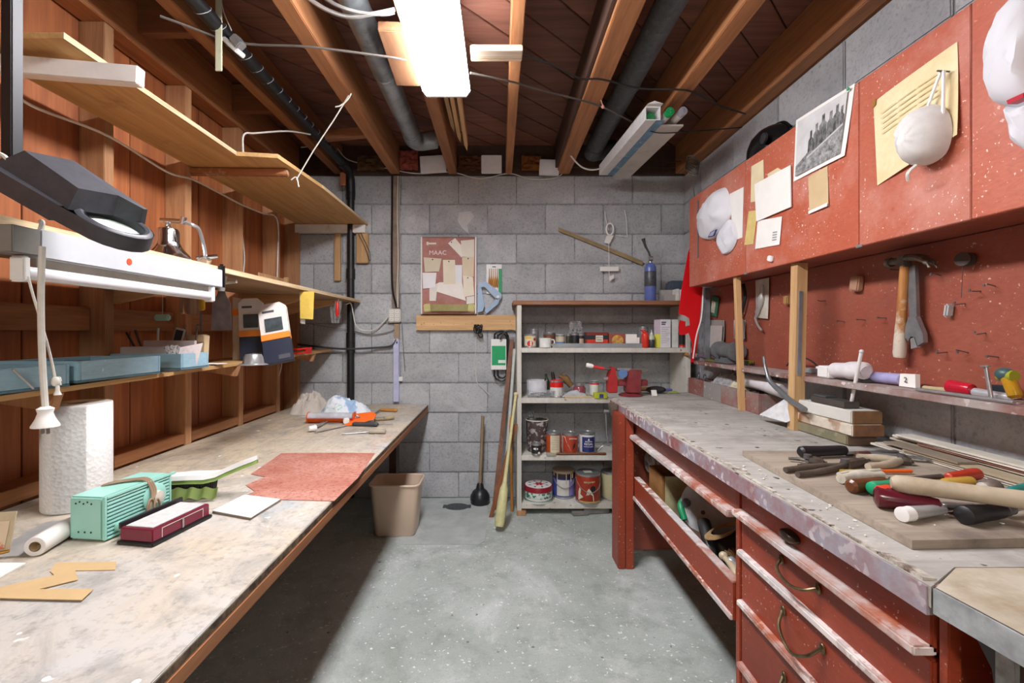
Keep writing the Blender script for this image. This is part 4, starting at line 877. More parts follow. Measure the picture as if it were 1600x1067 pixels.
# ---- cables
def cable(name, label, pts, r, m_, k=6, cat='cable', group=None): return single(name, label, cat, B().tube(pts, r, 6, k), m_, group)
cable('cable', 'dark cable sagging under the left joists to the ceiling light', [onz(250, 25, 2.188), onz(370, 66, 2.188), onz(480, 73, 2.17), onz(600, 88, 2.155), onz(634, 94, 2.15)], .0045, plain('6d6660', .6))
cable('cable', 'dark cable sagging from the ceiling light to the tube bundle', [onz(735, 114, 2.15), onz(800, 128, 2.165), onz(850, 142, 2.175), onz(938, 166, 2.185), onz(1003, 199, 2.185)], .0045, plain('5d5752', .6))
cable('cable', 'thin dark cable looping right from the light past the wide joist', [at(815, 85, 1.70), at(860, 100, 1.75), at(905, 122, 1.85), at(940, 124, 1.88), at(1000, 138, 1.98), at(1060, 140, 1.98), at(1085, 145, 2.02), at(1125, 165, 2.1), at(1165, 178, 2.17)], .004, M_WIREB)
cable('cable', 'dark wire holding up the near end of the tube bundle', [at(1000, 190, 2.2), at(1020, 206, 2.2), at(1060, 207, 2.2), at(1110, 203, 2.3), at(1160, 199, 2.37)], .003, M_WIREB)
cable('cable', 'dark wire holding up the far end of the tube bundle', [at(880, 240, 2.98), at(905, 246, 2.98), at(955, 255, 2.98), at(1030, 255, 2.98), at(1100, 247, 2.98)], .003, M_WIREB)
cable('cable', 'thick grey cable looping by the left duct to the ceiling light', [at(478, -5, 1.52), at(510, 15, 1.52), at(545, 26, 1.52), at(580, 22, 1.5), at(616, 15, 1.48)], .007, plain('a6a5a2', .4))
cable('cable', 'second grey cable beside the left duct near the ceiling light', [at(500, -8, 1.5), at(530, 10, 1.49), at(565, 20, 1.5), at(600, 22, 1.5), at(616, 19, 1.5)], .006, plain('8b8a88', .4))
cable('cable', 'thin pale cable running along the top of the back wall', [aty(470, 230, 2.9), aty(520, 228, 2.95), aty(545, 250, 3.06), aty(600, 262, 3.08), aty(650, 271, 3.085), aty(705, 269, 3.085), aty(750, 279, 3.085), aty(795, 271, 3.085), aty(830, 280, 3.085), aty(870, 277, 3.085), aty(885, 260, 3.07), aty(893, 235, 3.0)], .004, M_WIREW)
cable('cable', 'white cable looping from the junction boxes to the tube bundle', [at(893, 226, 2.7), at(887, 222, 2.7), at(890, 240, 2.75), at(905, 258, 2.8), at(920, 265, 2.8), at(938, 263, 2.8), at(955, 250, 2.75)], .005, M_WIREW)
cable('cable', 'white cable crossing the studs below the top shelf', [onx(20, 145, -1.35), onx(60, 170, -1.35), onx(170, 213, -1.35), onx(260, 268, -1.35), onx(300, 280, -1.35), onx(340, 300, -1.35), onx(378, 320, -1.35), onx(410, 333, -1.35), onx(430, 338, -1.35), onx(435, 360, -1.352), onx(434, 400, -1.352), onx(433, 440, -1.352)], .0045, M_WIREW)
cable('cable', 'white cable drooping down a board behind the middle shelf', [onx(377, 320, -1.44), onx(378, 360, -1.44), onx(382, 400, -1.44), onx(380, 430, -1.44)], .004, M_WIREW)
cable('cable', 'white cable rising from the top shelf toward the drain pipe', [at(380, 242, 2.0), at(381, 211, 2.0), at(400, 208, 2.05), at(450, 205, 2.2), at(485, 210, 2.4)], .004, M_WIREW)
cable('cable', 'thin white wire hanging behind the blister packs', [onx(437, 465, -1.34), onx(441, 500, -1.34), onx(441, 540, -1.34), onx(440, 570, -1.34), onx(436, 588, -1.36)], .003, M_WIREW)
cable('string', 'pale string tied from a joist down to the top shelf edge', [at(545, 149, 1.98), at(520, 190, 2.0), at(490, 235, 2.05), at(463, 281, 2.06)], .0028, M_WIREW, 2, 'string')
for i, (pts, lab) in enumerate((([at(549, 146, 1.98), at(543, 156, 1.98), at(532, 165, 1.98), at(524, 167, 1.98)], 'knotted string end at the joist'), ([at(455, 281, 2.05), at(463, 277, 2.05), at(467, 292, 2.05)], 'knotted string end at the shelf bracket'))): cable('string_end', lab, pts, .003, M_WIREW, 4, 'string')
# clip board thing hung on the joist at left
q = B(); q.box(at(342, 40, 1.6), (.022, .006, .32), None, .001); single('pale_strip', 'pale green wooden strip hanging from the left joists', 'strip', q, plain('d9ddc0', .6, 0, .1, 20))
lc = thing('lamp_clip', 'white clip-on lamp holder on the left joist beside the pale strip', 'clip', at(365, 70, 1.66))
q = B(); q.box(at(363, 72, 1.66), (.085, .05, .018), (.1, .75, 0), .003); part('plate', q, M_WHITE, lc); q = B(); q.box(at(372, 66, 1.64), (.04, .04, .03), (.3, .9, .2), .004); part('jaw', q, M_STEEL, lc); q = B(); q.cyl(at(355, 50, 1.65), at(365, 75, 1.65), .006); part('spring', q, M_BLACK, lc)
cable('string', 'thin string hanging from the ceiling to the clip-on lamp holder', [at(345, -5, 1.6), at(350, 20, 1.62), at(362, 48, 1.64)], .002, M_WIREW, 3, 'string')
for i, (u, v) in enumerate(((907, 168), (901, 198))):
    q = B(); q.box(at(u, v, 2.33+.12*i), (.025, .05, .055), None, .004); single('junction_box', ('upper cream junction box on the wide joist', 'lower cream junction box on the wide joist')[i], 'junction box', q, plain('dfe0cf', .5))
q = B(); q.sph(at(942, 167, 2.1), .008); q.tube([at(937, 150, 2.1), at(940, 160, 2.1), at(943, 168, 2.1)], .003, 6, 3); single('insulator', 'small pink insulator holding a cable under the wide joist', 'insulator', q, plain('d9a196', .5))
# ---- bundle of fluorescent tubes
n0, f0 = at(1033, 197, 2.15), at(956, 272, 2.88); f0.z = n0.z
ax = f0-n0; L = ax.length; axn = ax.normalized()
tb = thing('tube_bundle', 'bundle of fluorescent tubes in a cardboard sleeve wired under the joists', 'tubes', n0)
sx = V(1, 0, 0); up_ = V(0, 0, 1)
o_ = n0+sx*-.098-axn*.06; w_, h_ = .07, .062
def ringq(o, m=0): return [o+sx*m+up_*m, o+sx*(w_-m)+up_*m, o+sx*(w_-m)+up_*(h_-m), o+sx*m+up_*(h_-m)]
q = B(); g = [[q.bm.verts.new(p) for p in ringq(o, m)] for o, m in ((o_, 0), (o_+ax, 0), (o_+ax, .004), (o_, .004))]
for i in range(4): q.bridge(g[i], g[(i+1) % 4])
part('sleeve', q, plain('e4e4e4', .7), tb)
part('flap', B().prism([o_+up_*h_, o_+sx*.03+up_*(h_+.012), o_+sx*w_+up_*h_], -axn*.03), plain('e4e4e4', .7), tb)
part('printed_face', B().prism([o_+sx*(w_-.02), o_+sx*(w_+.022), o_+sx*(w_+.022)+ax, o_+sx*(w_-.02)+ax], -up_*.0015), plain('6f96b2', .6, 0, .2, 20, dirt='d4dade'), tb, 'blue printed underside')
for i, (dx, dz_, c_) in enumerate(((-.062, .03, '1f9a55'), (.012, .036, '17a05a'), (.072, .038, 'b9b9c4'))):
    p = n0+sx*dx+up_*dz_-axn*(.03 if i == 0 else .07); t_ = part('tube', B().cyl(p, p+ax*.98, .019, n=18), plain('efeeec', .3), tb)
    part('end_cap', B().lathe([(.0194, 0), (.0194, .026), (.007, .0265)], p+axn*.025, -axn, 18), plain(c_, .4, .3 if i == 2 else 0), t_, ('green end cap', 'green end cap', 'metal end cap')[i])
    for k in (-1, 1): part('pin', B().cyl(p+up_*.006*k, p+up_*.006*k-axn*.008, .002, n=6), M_STEEL, t_)
part('lower_carton', B().prism([n0+sx*-.005, n0+sx*.105, n0+sx*.105+ax, n0+sx*-.005+ax], up_*.008), plain('c9c6bd', .7, dirt='8b8d90', sc=10), tb, 'grey printed carton')
# ---- wiring on the back wall
wb = thing('wiring_board', 'weathered vertical batten with cables stapled to it on the back wall', 'batten', aty(620, 480))
part('batten', B().bx(aty(614, 0).x, aty(625, 0).x, 3.075, 3.104, EZ-(482-V0)/229, 2.19, .002), plain('9a8674', .7, 0, .3, 15, dirt='b8b0a6'), wb)
part('batten', B().bx(aty(617, 0).x, aty(625, 0).x, 3.08, 3.104, EZ-(530-V0)/229, EZ-(506-V0)/229, .002), plain('a58f78', .7), wb)
for i, (du_, r_, m_) in enumerate(((-7, .007, M_BLACK), (2, .004, M_WIREW), (5, .004, plain('b5aea4', .5)))):
    part('cable', B().tube([aty(620+du_, 275, 3.07), aty(619+du_*.9, 330, 3.068), aty(620+du_*1.1, 400, 3.068), aty(619+du_*.8, 450, 3.068), aty(621+du_*.2, 480, 3.065)], r_, 6, 5), m_, wb)
ob = thing('outlet_box', 'white six-socket outlet box at the foot of the wired batten', 'outlet', aty(617, 493))
c = aty(617, 493, 3.085); part('box', B().box(c, (.082, .04, .092), None, .006), plain('d6d3c8', .5), ob)
for i in range(3):
    for j in (-1, 1):
        s_ = part('socket', B().box(c+V(j*.018, -.021, -.027+.027*i), (.024, .003, .02), None, .001), M_WHITE, ob)
        part('slot', B().bx(c.x+j*.018-.005, c.x+j*.018-.003, c.y-.0235, c.y-.0222, c.z-.03+.027*i, c.z-.023+.027*i).bx(c.x+j*.018+.003, c.x+j*.018+.005, c.y-.0235, c.y-.0222, c.z-.03+.027*i, c.z-.023+.027*i), M_BLACK, s_, None, 'stuff')
cc = thing('cord_cover', 'lilac-white vertical cord cover on the back wall below the outlet box', 'conduit', aty(620, 620))
part('cover', B().bx(aty(616, 0).x, aty(624.5, 0).x, 3.075, 3.103, .66, EZ-(529-V0)/229, .003), plain('c3c6e4', .45), cc); part('clip', B().box(aty(624, 592, 3.09), (.045, .02, .03), None, .003), M_WHITE, cc); part('slot', B().box(aty(620, 535, 3.074), (.008, .002, .014), None), M_BLACK, cc)
for pts, r_, lab, m_ in (([aty(465, 538, 3.06), aty(520, 544, 3.075), aty(548, 545, 3.035), aty(590, 543, 3.08), aty(612, 540, 3.08), aty(619, 530, 3.08)], .007, 'thick dark cable crossing the back wall behind the drain pipe', M_DGREY), ([aty(552, 517, 3.09), aty(580, 523, 3.09), aty(612, 517, 3.09), aty(618, 508, 3.09)], .0035, 'thin wire looping under the outlet box to the drain pipe', plain('8a8580', .5)), ([aty(540, 476, 3.0), aty(548, 474, 3.02), aty(552, 490, 3.03), aty(556, 508, 3.04), aty(566, 516, 3.06), aty(585, 515, 3.07), aty(600, 502, 3.07), aty(607, 494, 3.075)], .0042, 'white cord drooping from the middle shelf to the outlet box', M_WIREW), ([aty(480, 505, 3.07), aty(520, 512, 3.08), aty(545, 515, 3.09)], .0025, 'thin grey wire left of the drain pipe', plain('8a8580', .5)), ([aty(628, 505, 3.09), aty(630, 540, 3.095), aty(633, 580, 3.095)], .0025, 'thin grey wire right of the lilac cord cover', plain('77736e', .5))): cable('cable', lab, pts, r_, m_)
q = B(); q.box(aty(536, 280, 3.0), (.04, .004, .09), None, .002); q.tube([aty(536, 270, 3.0), aty(539, 262, 3.0)], .0015, 5, 2); single('brown_tag', 'small brown tag hanging at the bend of the drain pipe', 'tag', q, plain('a8653f', .7))
cable('wire_tangle', 'thin dark wire tangled over the block under the top shelf', [aty(560, 355, 3.06), aty(568, 372, 3.055), aty(578, 395, 3.06), aty(578, 408, 3.065), aty(570, 385, 3.055), aty(560, 365, 3.055)], .002, M_WIREB, 4, 'wire')
# ---- notice board
nbd = thing('notice_board', 'white sided notice board covered in pinned papers on the back wall', 'board', aty(702, 490))
x0, x1, z1, z0 = aty(660, 0).x, aty(745, 0).x, EZ-(373-V0)/229, EZ-(491-V0)/229
part('panel', B().bx(x0+.008, x1-.008, 3.05, 3.1, z0+.004, z1-.004), plain('b7827a', .8, 0, .15, 20, dirt='a06b55', dirt_amt=(.5, .7)), nbd, 'faded pink panel')
for a in ((x0, x0+.008, z0, z1), (x1-.008, x1, z0, z1)): part('side', B().bx(a[0], a[1], 3.042, 3.103, a[2], a[3], .001), M_WHITE, nbd)
part('side', B().bx(x0+.0085, x1-.0085, 3.046, 3.103, z1-.004, z1, .0005), plain('8c5a4c', .6), nbd); part('side', B().bx(x0+.0085, x1-.0085, 3.046, 3.103, z0, z0+.004, .0005), plain('9a6b52', .6), nbd)
text('MAAC', .042, aty(684, 395, 3.0485), (1, 0, 0), (0, 0, 1), plain('f4e6e4', .6), nbd)
part('bolt', B().box(aty(675, 380.5, 3.047), (.06, .008, .012), None, .002).box(aty(668, 380.5, 3.046), (.014, .01, .024), None, .002), plain('e8e2cc', .5), nbd, 'cream bolt latch')
notes = [((700, 380), (711, 372), (731, 395), (721, 402), 'ece6da', 'tilted white note pinned at the top of the notice board'), ((720, 376), (741, 374), (741, 402), (722, 401), 'e2dcce', 'white note at the top right corner of the notice board'), ((662, 402), (690, 404), (686, 424), (664, 425), 'd6ccb4', 'buff note pinned at the left of the notice board under the lettering'), ((692, 406), (711, 406), (712, 444), (693, 444), 'e3dbc4', 'tall cream note in the middle of the notice board'), ((711, 414), (722, 414), (722, 442), (712, 442), 'e5e5e8', 'narrow bluish note right of the tall cream note'), ((722, 402), (741, 401), (740, 432), (723, 434), 'dccdb2', 'tan note on the right of the notice board'), ((723, 430), (739, 433), (741, 461), (725, 464), 'e8dfcc', 'cream note at the right below the tan one'), ((660, 426), (682, 426), (680, 449), (661, 451), 'e9e8ea', 'white note at the left edge of the notice board'), ((671, 452), (686, 441), (722, 441), (728, 470), 'ebe7df', 'large white sheet across the lower notice board'), ((671, 450), (684, 442), (681, 470), (671, 470), 'e3ded4', 'folded cream slip left of the large white sheet'), ((729, 464), (741, 462), (741, 474), (729, 475), 'e2dfd8', 'small white slip at the lower right of the notice board')]
for i, (a, b_, c_, d, h, lab) in enumerate(notes):
    y = 3.0485-.0014*(i % 4)-.0004*i; q = B(); q.quad_sheet(aty(*a, y), aty(*b_, y), aty(*c_, y), aty(*d, y), V(0, -1, 0), .0005, .0)
    t = thing('note', lab, 'note', aty(*d, y), 'notes pinned on the notice board'); part('sheet', q, plain(h, .85, 0, .04, 20), t)
    if i in (0, 2, 3, 5, 6): 
        p = aty((a[0]+b_[0])/2, (a[1]+b_[1])/2+2.5, y-.001); part('pin', B().cyl(p, p+V(0, -.006, 0), .004, n=8), M_BLACK, t)
gh = thing('strap', 'pale green moulded handle strap fixed at the foot of the notice board', 'handle', aty(702, 480)); c = aty(702, 481, 3.04)
q = B(); q.surf(lambda u, v: c+V((u-.5)*.30, -.004-.02*math.sin(PI*u)*(1), (v-.5)*.045), 14, 2, .005); part('band', q, plain('cfc98a', .5), gh)
for s in (-1, 1): part('mount', B().box(c+V(s*.145, .0, 0), (.05, .02, .055), (0, s*.1, 0), .006), plain('c9c27e', .5), gh)
# ---- hook board below
hb = thing('hook_rail', 'pine board with nails fixed to the back wall under the notice board', 'rail', aty(728, 515))
part('board', B().bx(aty(652, 0).x, aty(806, 0).x, 3.07, 3.102, EZ-(516-V0)/229, EZ-(492.5-V0)/229, .002), M_PINEX, hb)
for u, v in ((659, 507), (663, 505), (678, 507), (689, 505), (709, 507), (728, 506), (738, 505), (797, 502), (799, 507)):
    p = aty(u, v, 3.07); part('nail', B().cyl(p, p+V(0, -.02, .003), .0016, n=6), M_STEELD, hb)
# blister of brushes and blue clamp
bp = thing('brush_pack', 'green and white hanging pack of small wooden tools beside the notice board', 'package', aty(772, 460)); c = aty(772, 436, 3.095)
part('card', B().bx(c.x-.052, c.x+.052, 3.093, 3.1, c.z-.1, c.z+.1, .001), M_WHITE, bp); part('stripe', B().bx(c.x+.03, c.x+.053, 3.0905, 3.0925, c.z-.1, c.z+.07), plain('1f9a5c', .5), bp, 'green stripe')
for i in range(5): part('tool', B().lathe([(.002, .07), (.003, .02), (.007, -.01), (.006, -.05), (.002, -.06)], (c.x-.032+.0135*i, 3.088, c.z), (0, 0, 1), 8), plain(('c28a45', 'b87f3f', 'd09a55')[i % 3], .5), bp)
part('slot', B().bx(c.x-.012, c.x+.012, 3.0918, 3.0926, c.z+.08, c.z+.086), M_BLACK, bp)
k = thing('spring_clamp', 'pale blue hand tool frame hanging beside the notice board', 'clamp', aty(765, 490)); M_CL = plain('9db4cf', .4)
c = aty(763, 463, 3.07)
P = lambda u, v: aty(u, v, 3.06)
q = B(); q.prism([P(748, 442), P(760, 440), P(780, 456), P(784, 460), P(783, 466), P(776, 468), P(757, 448), P(749, 449)], (0, .025, 0)); part('upper_arm', q, M_CL, k)
q = B(); q.prism([P(747, 449), P(752, 449), P(757, 478), P(754, 486), P(746, 488)], (0, .025, 0)); part('lower_arm', q, M_CL, k)
q = B(); q.prism([P(775, 466), P(782, 466), P(778, 475), P(760, 490), P(757, 484), P(770, 474)], (0, .025, 0)); part('handle', q, M_CL, k); q = B(); q.box(P(778, 464)+V(0, -.003, 0), (.02, .012, .02), (0, .6, 0), .003); part('trigger', q, plain('dfe3da', .4), k)
q = B(); q.cyl(P(757, 486)+V(0, .01, 0), P(760, 493)+V(0, .01, 0), .004); part('tip', q, M_STEEL, k)
# black cord coil, fan belts with card
q = B(); c = aty(747, 514, 3.06)
for s in range(5): q.tube([c+V(.02*math.cos(a+s)+.004*s-.008, -.012+.006*math.sin(a*2+s), .028*math.sin(a)) for a in [i*2*PI/10 for i in range(10)]], .004, 6, 3, True)
q.tube([c+V(0, 0, -.03), c+V(.012, 0, -.055), c+V(.03, 0, -.05), c+V(.025, 0, -.03)], .004, 6, 4); single('knotted_cord', 'small knot of black cord hanging on the pine hook board', 'cord', q, M_BLACK)
cable('cord', 'thin white cord hanging down the back wall from the black knot', [aty(744, 525, 3.09), aty(743, 560, 3.095), aty(744, 590, 3.095), aty(748, 601, 3.095), aty(765, 617, 3.097)], .002, M_WIREW)
fb = thing('drive_belt', 'two black drive belts in a green and white sleeve hanging on the wall', 'belt', aty(780, 600))
for w_, dx in ((.047, 0), (.03, .006)): part('belt', B().tube([aty(782, 0, 3.07)*V(1, 0, 0).x+V(0, 0, 0)] if 0 else [V(aty(783, 0).x+dx+w_*math.cos(a), 3.066, (1.016 if math.sin(a) < 0 else 1.13)+ (w_*1.1)*math.sin(a)-.04-(.12 if math.sin(a) < 0 else 0)) for a in [i*2*PI/24+.01 for i in range(24)]], .0058, 8, 2, True), M_BLACK, fb)
c = aty(779, 553, 3.058); part('sleeve', B().bx(c.x-.05, c.x+.052, 3.054, 3.058, c.z-.105, c.z+.1, .001), M_WHITE, fb); part('sleeve_print', B().bx(c.x-.045, c.x+.047, 3.0525, 3.0538, c.z-.075, c.z+.055), plain('17a464', .5), fb, 'green print')
q = B(); q.bx(c.x-.002, c.x+.045, 3.0515, 3.0523, c.z-.06, c.z-.04); q.bx(c.x+.0, c.x+.045, 3.0515, 3.0536, c.z+.066, c.z+.083); part('print', q, plain('e6efe9', .5), fb, None, 'stuff')
# ---- leaning sticks between the hook rail and the rack
def stick(name, label, pts, r, m_, flat=None, cat='stick'):
    q = B()
    if flat: p, e = pts; d = V(1, 0, .0); q.prism([p-d*flat/2, p+d*flat/2, p+d*flat/2+V(0, .012, 0), p-d*flat/2+V(0, .012, 0)], e-p)
    else: q.tube(pts, r, 10)
    return single(name, label, cat, q, m_)
gz = lambda u, v: onz(u, v, .002)
def lean(u0, v0, u1, v1, ytop): return [gz(u0, v0), at(u1, v1, ytop)]
stick('board_strip', 'long reddish scarred plank leaning on the back wall by the rack', lean(772, 796, 800, 530, 3.06), 0, plain('8a5f4a', .7, 0, .3, 14, dirt='b79c88'), .028, 'plank')
stick('pole', 'long white pole leaning between the plank and the rack', lean(786, 792, 804, 545, 3.03), .011, plain('c9cdc6', .6))
stick('wood_stake', 'reddish brown stake leaning low against the rack', lean(767, 808, 806, 663, 2.78), 0, wood('red_stake', '7d4a2e', 'a5663f', 'Z', 9), .024, 'stake')
stick('dowel', 'tan wooden dowel standing nearest the rack side', lean(800, 798, 797, 640, 3.0), .010, M_OWOOD)
q = B(); p, e = onz(780, 822, .03), at(806, 616, 2.80); d = e-p; q.tube([p+d*t for t in (0, .03, .12, .2, .27, .31, .5, 1.0)], [.026, .03, .03, .028, .024, .012, .010, .009], 12); q.mi = 1; q.sph(e, .014)
single('wrapped_club', 'stick with its lower end wrapped in pale yellow tape', 'stick', q, [plain('d4cf9a', .6, 0, .15, 30), plain('d8c79a', .6)])
q = B(); q.tube([aty(781, 530, 3.03), aty(790, 518, 3.02), aty(803, 517, 3.0), aty(808, 523, 2.97), aty(809, 530, 2.95)], .006, 8, 5); single('grey_hose', 'short grey hose curved over the tops of the leaning sticks', 'hose', q, M_DGREY)
# ---- floor things
def plunger():
    p = gz(750, 786); p.z = .001; t = thing('plunger', 'plunger with a black rubber cup standing by the back wall', 'plunger', p)
    part('cup', B().lathe([(.058, 0), (.062, .008), (.06, .018), (.066, .03), (.063, .055), (.048, .082), (.028, .098), (.022, .125), (.016, .135)], p, (0, 0, 1), 24), plain('232327', .35), t)
    part('handle', B().tube([p+V(0, 0, .13), p+V(.018, .01, .575)], .011, 12), plain('9a8468', .6, 0, .15, 20), t)
plunger()
q = B(); p = gz(714, 792); q.lathe([(.075, 0), (.077, .004), (.06, .007), (.001, .008)], p, (0, 0, 1), 20); bmesh.ops.scale(q.bm, vec=(1, .75, 1), verts=q.bm.verts, space=Matrix.Translation(-p))
for s in (-1, 1): q.box(p+V(s*.08, 0, .004), (.02, .05, .006), None, .002)
single('drain_cover', 'dark oval metal cover lying on the floor patch', 'cover', q, plain('5f6366', .6, .4, .35, 60))
wp = gz(621, 839); wc = V(-.55, 2.60, 0)
wc = V((621-U0)*2.59/F, 2.59, .001)
bn = thing('waste_bin', 'beige plastic waste bin standing at the end of the left bench', 'bin', wc)
M_BIN = plain('dcc3ac', .4, 0, .05, 6)
def rrect(hx, hy, r, z, n=5):
    pts = []
    for cx, cy, a0 in ((hx-r, hy-r, 0), (-hx+r, hy-r, 90), (-hx+r, -hy+r, 180), (hx-r, -hy+r, 270)):
        for i in range(n+1): a = math.radians(a0+90*i/n); pts.append(wc+V(cx+r*math.cos(a), cy+r*math.sin(a), z))
    return pts
q = B(); prev = None
rings = [(.105, .075, .03, 0), (.112, .082, .03, .01), (.135, .103, .035, .285), (.1325, .1005, .034, .285), (.11, .08, .03, .012)]
for hx, hy, r_, z in rings:
    c = [q.bm.verts.new(p) for p in rrect(hx, hy, r_, z)]
    if prev: q.bridge(prev, c)
    else: q.cap(c, True)
    prev = c
q.cap(prev); part('body', q, M_BIN, bn)
q = B(); q.tube(rrect(.138, .106, .036, .288), .006, 8, 1, True); part('rim', q, M_BIN, bn)
# wall marks and hung things
sk = thing('wood_lath', 'thin weathered lath nailed slanting across the back wall', 'lath', aty(940, 385)); a, e = aty(873, 358, 3.08), aty(1004, 411, 3.08); n = V(0, 0, .012); part('lath', B().prism([a+n, a-n, e-n*1.2, e+n*1.2], (0, .012, 0)), plain('a08a62', .7, 0, .25, 14), sk)
ld = thing('paper_cutout', 'white looped paper cutout hanging on a string on the back wall', 'cutout', aty(953, 400)); c = aty(953, 358, 3.07)
q = B(); q.tube([c+V(.024*math.cos(a), 0, .04*math.sin(a)) for a in [i*2*PI/16 for i in range(16)]], .006, 6, 1, True); part('loop', q, M_PAPER, ld)
part('neck', B().prism([aty(948, 368, 3.07), aty(959, 368, 3.07), aty(952, 381, 3.07), aty(944, 379, 3.07)], (0, .002, 0)), M_PAPER, ld)
part('string', B().tube([aty(951, 380, 3.068), aty(952, 437, 3.068)], .0018, 6), M_WHITE, ld); part('bar', B().box(aty(952, 420, 3.07), (.125, .003, .03), None), M_PAPER, ld); part('flag', B().prism([aty(952, 432, 3.07), aty(959, 429, 3.07), aty(959, 435, 3.07), aty(952, 439, 3.07)], (0, .002, 0)), M_PAPER, ld)
part('wire', B().tube([aty(945, 330, 3.08), aty(947, 345, 3.08), aty(951, 360, 3.08)], .002, 6), M_WHITE, ld); part('wire', B().tube([aty(976, 328, 3.08), aty(979, 345, 3.08), aty(980, 370, 3.08), aty(962, 367, 3.08)], .0022, 6), M_WHITE, ld)
k_ = B(); random.seed(2)
q = B(); q.prism([aty(717, 332, 3.1015), aty(735, 330, 3.1015), aty(741, 338, 3.1015), aty(730, 352, 3.1015), aty(733, 366, 3.1015), aty(722, 356, 3.1015), aty(715, 345, 3.1015)], (0, .0015, 0)); part('plaster_patch', q, plain('cfcfcf', .85), wall_back, 'pale plaster smear')
# ================================================================= things on the rack
def rackx(u, d): return (u-U0)*d/F
def can(name, label, cat, u0, u1, vt, zb, d, band, lid=None, rim=True, group=None, handle=False, h=None):
    r = (u1-u0)/2*d/F; x = rackx((u0+u1)/2, d); p = V(x, d, zb+.001); h = h or (EZ-(vt-V0)*(d)/F)-zb
    t = thing(name, label, cat, p, group)
    part('body', B().lathe([(r*.985, 0), (r, .002), (r, .006), (r*.97, .008), (r*.97, h-.008), (r, h-.006), (r, h-.001), (r*.92, h), (r*.9, h-.004), (.001, h-.004)], p, (0, 0, 1), 24), M_STEEL if band is not None else lid, t)
    if band is not None: part('label_band', B().lathe([(r*.975, .012), (r*.98, .013), (r*.98, h-.014), (r*.975, h-.012)], p, (0, 0, 1), 24), band, t)
    if lid is not None and band is not None: part('lid', B().lathe([(r*.9, h-.0035), (r*.88, h+.002), (r*.8, h+.002), (r*.78, h-.001), (.001, h-.001)], p, (0, 0, 1), 24), lid, t)
    if handle: part('handle', B().tube([p+V(-r*1.0, -.004, h*.82), p+V(-r*.7, -r*.8, h*.55), p+V(0, -r*1.12, h*.42), p+V(r*.7, -r*.8, h*.55), p+V(r*1.0, -.004, h*.82)], .0025, 6, 5), M_STEEL, t)
    return t, p, r, h
def patch_on(t, p, r, h, a0, a1, z0, z1, m_, name='print', label=None):
    q = B(); q.surf(lambda u, v: p+V(math.sin(a0+(a1-a0)*u)*r*1.004, -math.cos(a0+(a1-a0)*u)*r*1.004, z0+(z1-z0)*v), 10, 1); return part(name, q, m_, t, label)
def blob_on(t, p, r, pts, m_, name='print'):
    q = B(); f = q.bm.faces.new([q.bm.verts.new(p+V(math.sin(a)*r*1.009, -math.cos(a)*r*1.009, z)) for a, z in pts]); return part(name, q, m_, t)
z1, z2, z3, z4 = RZ
# --- top of the rack
tc_ = thing('torch', 'blue gas torch cylinder standing on the rack top', 'torch', (rackx(1016, 2.9), 2.9, 1.327))
p = V(rackx(1016, 2.9), 2.9, 1.327)
part('cylinder', B().lathe([(.034, 0), (.036, .004), (.036, .21), (.03, .232), (.014, .245), (.001, .245)], p, (0, 0, 1), 22), plain('5f6fb0', .3), tc_)
part('label_band', B().lathe([(.0362, .095), (.0368, .096), (.0368, .19), (.0362, .191)], p, (0, 0, 1), 22), plain('55585e', .4, 0, .4, 40), tc_, 'dark printed label')
part('valve', B().cyl(p+V(0, 0, .245), p+V(0, 0, .275), .011).lathe([(.016, 0), (.016, .022), (.001, .022)], p+V(-.011, -.01, .272), (1, 0, 0), 12), M_STEEL, tc_)
part('nozzle', B().tube([p+V(0, 0, .272), p+V(-.008, 0, .31), p+V(-.03, 0, .35), p+V(-.045, 0, .40)], [.006, .006, .008, .012], 10, 2), plain('4b4b4d', .4, .5), tc_)
x0, x1 = rackx(1049, 2.9), rackx(1084, 2.9)
single('instrument_case', 'dark blue grey case on the rack top behind the torch', 'case', B().box(((x0+x1)/2, 2.96, 1.395), (x1-x0, .1, .135), (0, 0, 0), .012), plain('43505c', .45))
x0, x1 = rackx(1034, 2.88), rackx(1052, 2.88)
single('carton', 'grey carton on the rack top beside the torch', 'box', B().bx(x0, x1, 2.84, 2.93, 1.3265, 1.365, .002).bx(x0, x1, 2.89, 2.94, 1.365, 1.4, .002), plain('9b9a95', .7))
for i in range(3):
    x0 = rackx(1053.5+4.6*i, 2.86); single('booklet', ('first white booklet standing beside the grey carton', 'second white booklet of the row on the rack top', 'third white booklet, nearest the red sheet on the rack top')[i], 'booklet', B().bx(x0, x0+.016, 2.82, 2.90, 1.3265, 1.40-.004*i, .001), plain(('d6d4cd', 'dedcd6', 'c8c9c9')[i], .7), 'white booklets on the rack top')
# --- first shelf
def at_shelf(u, d): return V(rackx(u, d), d, 0)
t, p, r, h = can('canister', 'patterned cream tin with red fruit at the left end of the upper shelf', 'tin', 819, 838, 522, z1, 2.86, plain('d9d2b8', .5, 0, .1, 30), None)
blob_on(t, p, r, [(-.1+.55*math.cos(a), .026+.018*math.sin(a)) for a in [i*2*PI/10 for i in range(10)]], plain('c8283a', .5)); blob_on(t, p, r, [(.75+.3*math.cos(a), .052+.01*math.sin(a)) for a in [i*2*PI/8 for i in range(8)]], plain('b03a3a', .5)); patch_on(t, p, r, h, -.9, .1, h-.03, h-.016, plain('d9b640', .5))
can('tin', 'plain metal tin standing behind the patterned cream tin', 'tin', 826, 842, 515, z1, 2.95, plain('a9a9ab', .35, .6), M_STEEL)
mg = at_shelf(852, 2.84); mg.z = z1+.001
t = thing('mug', 'white enamel mug with a handle on the upper rack shelf', 'mug', mg)
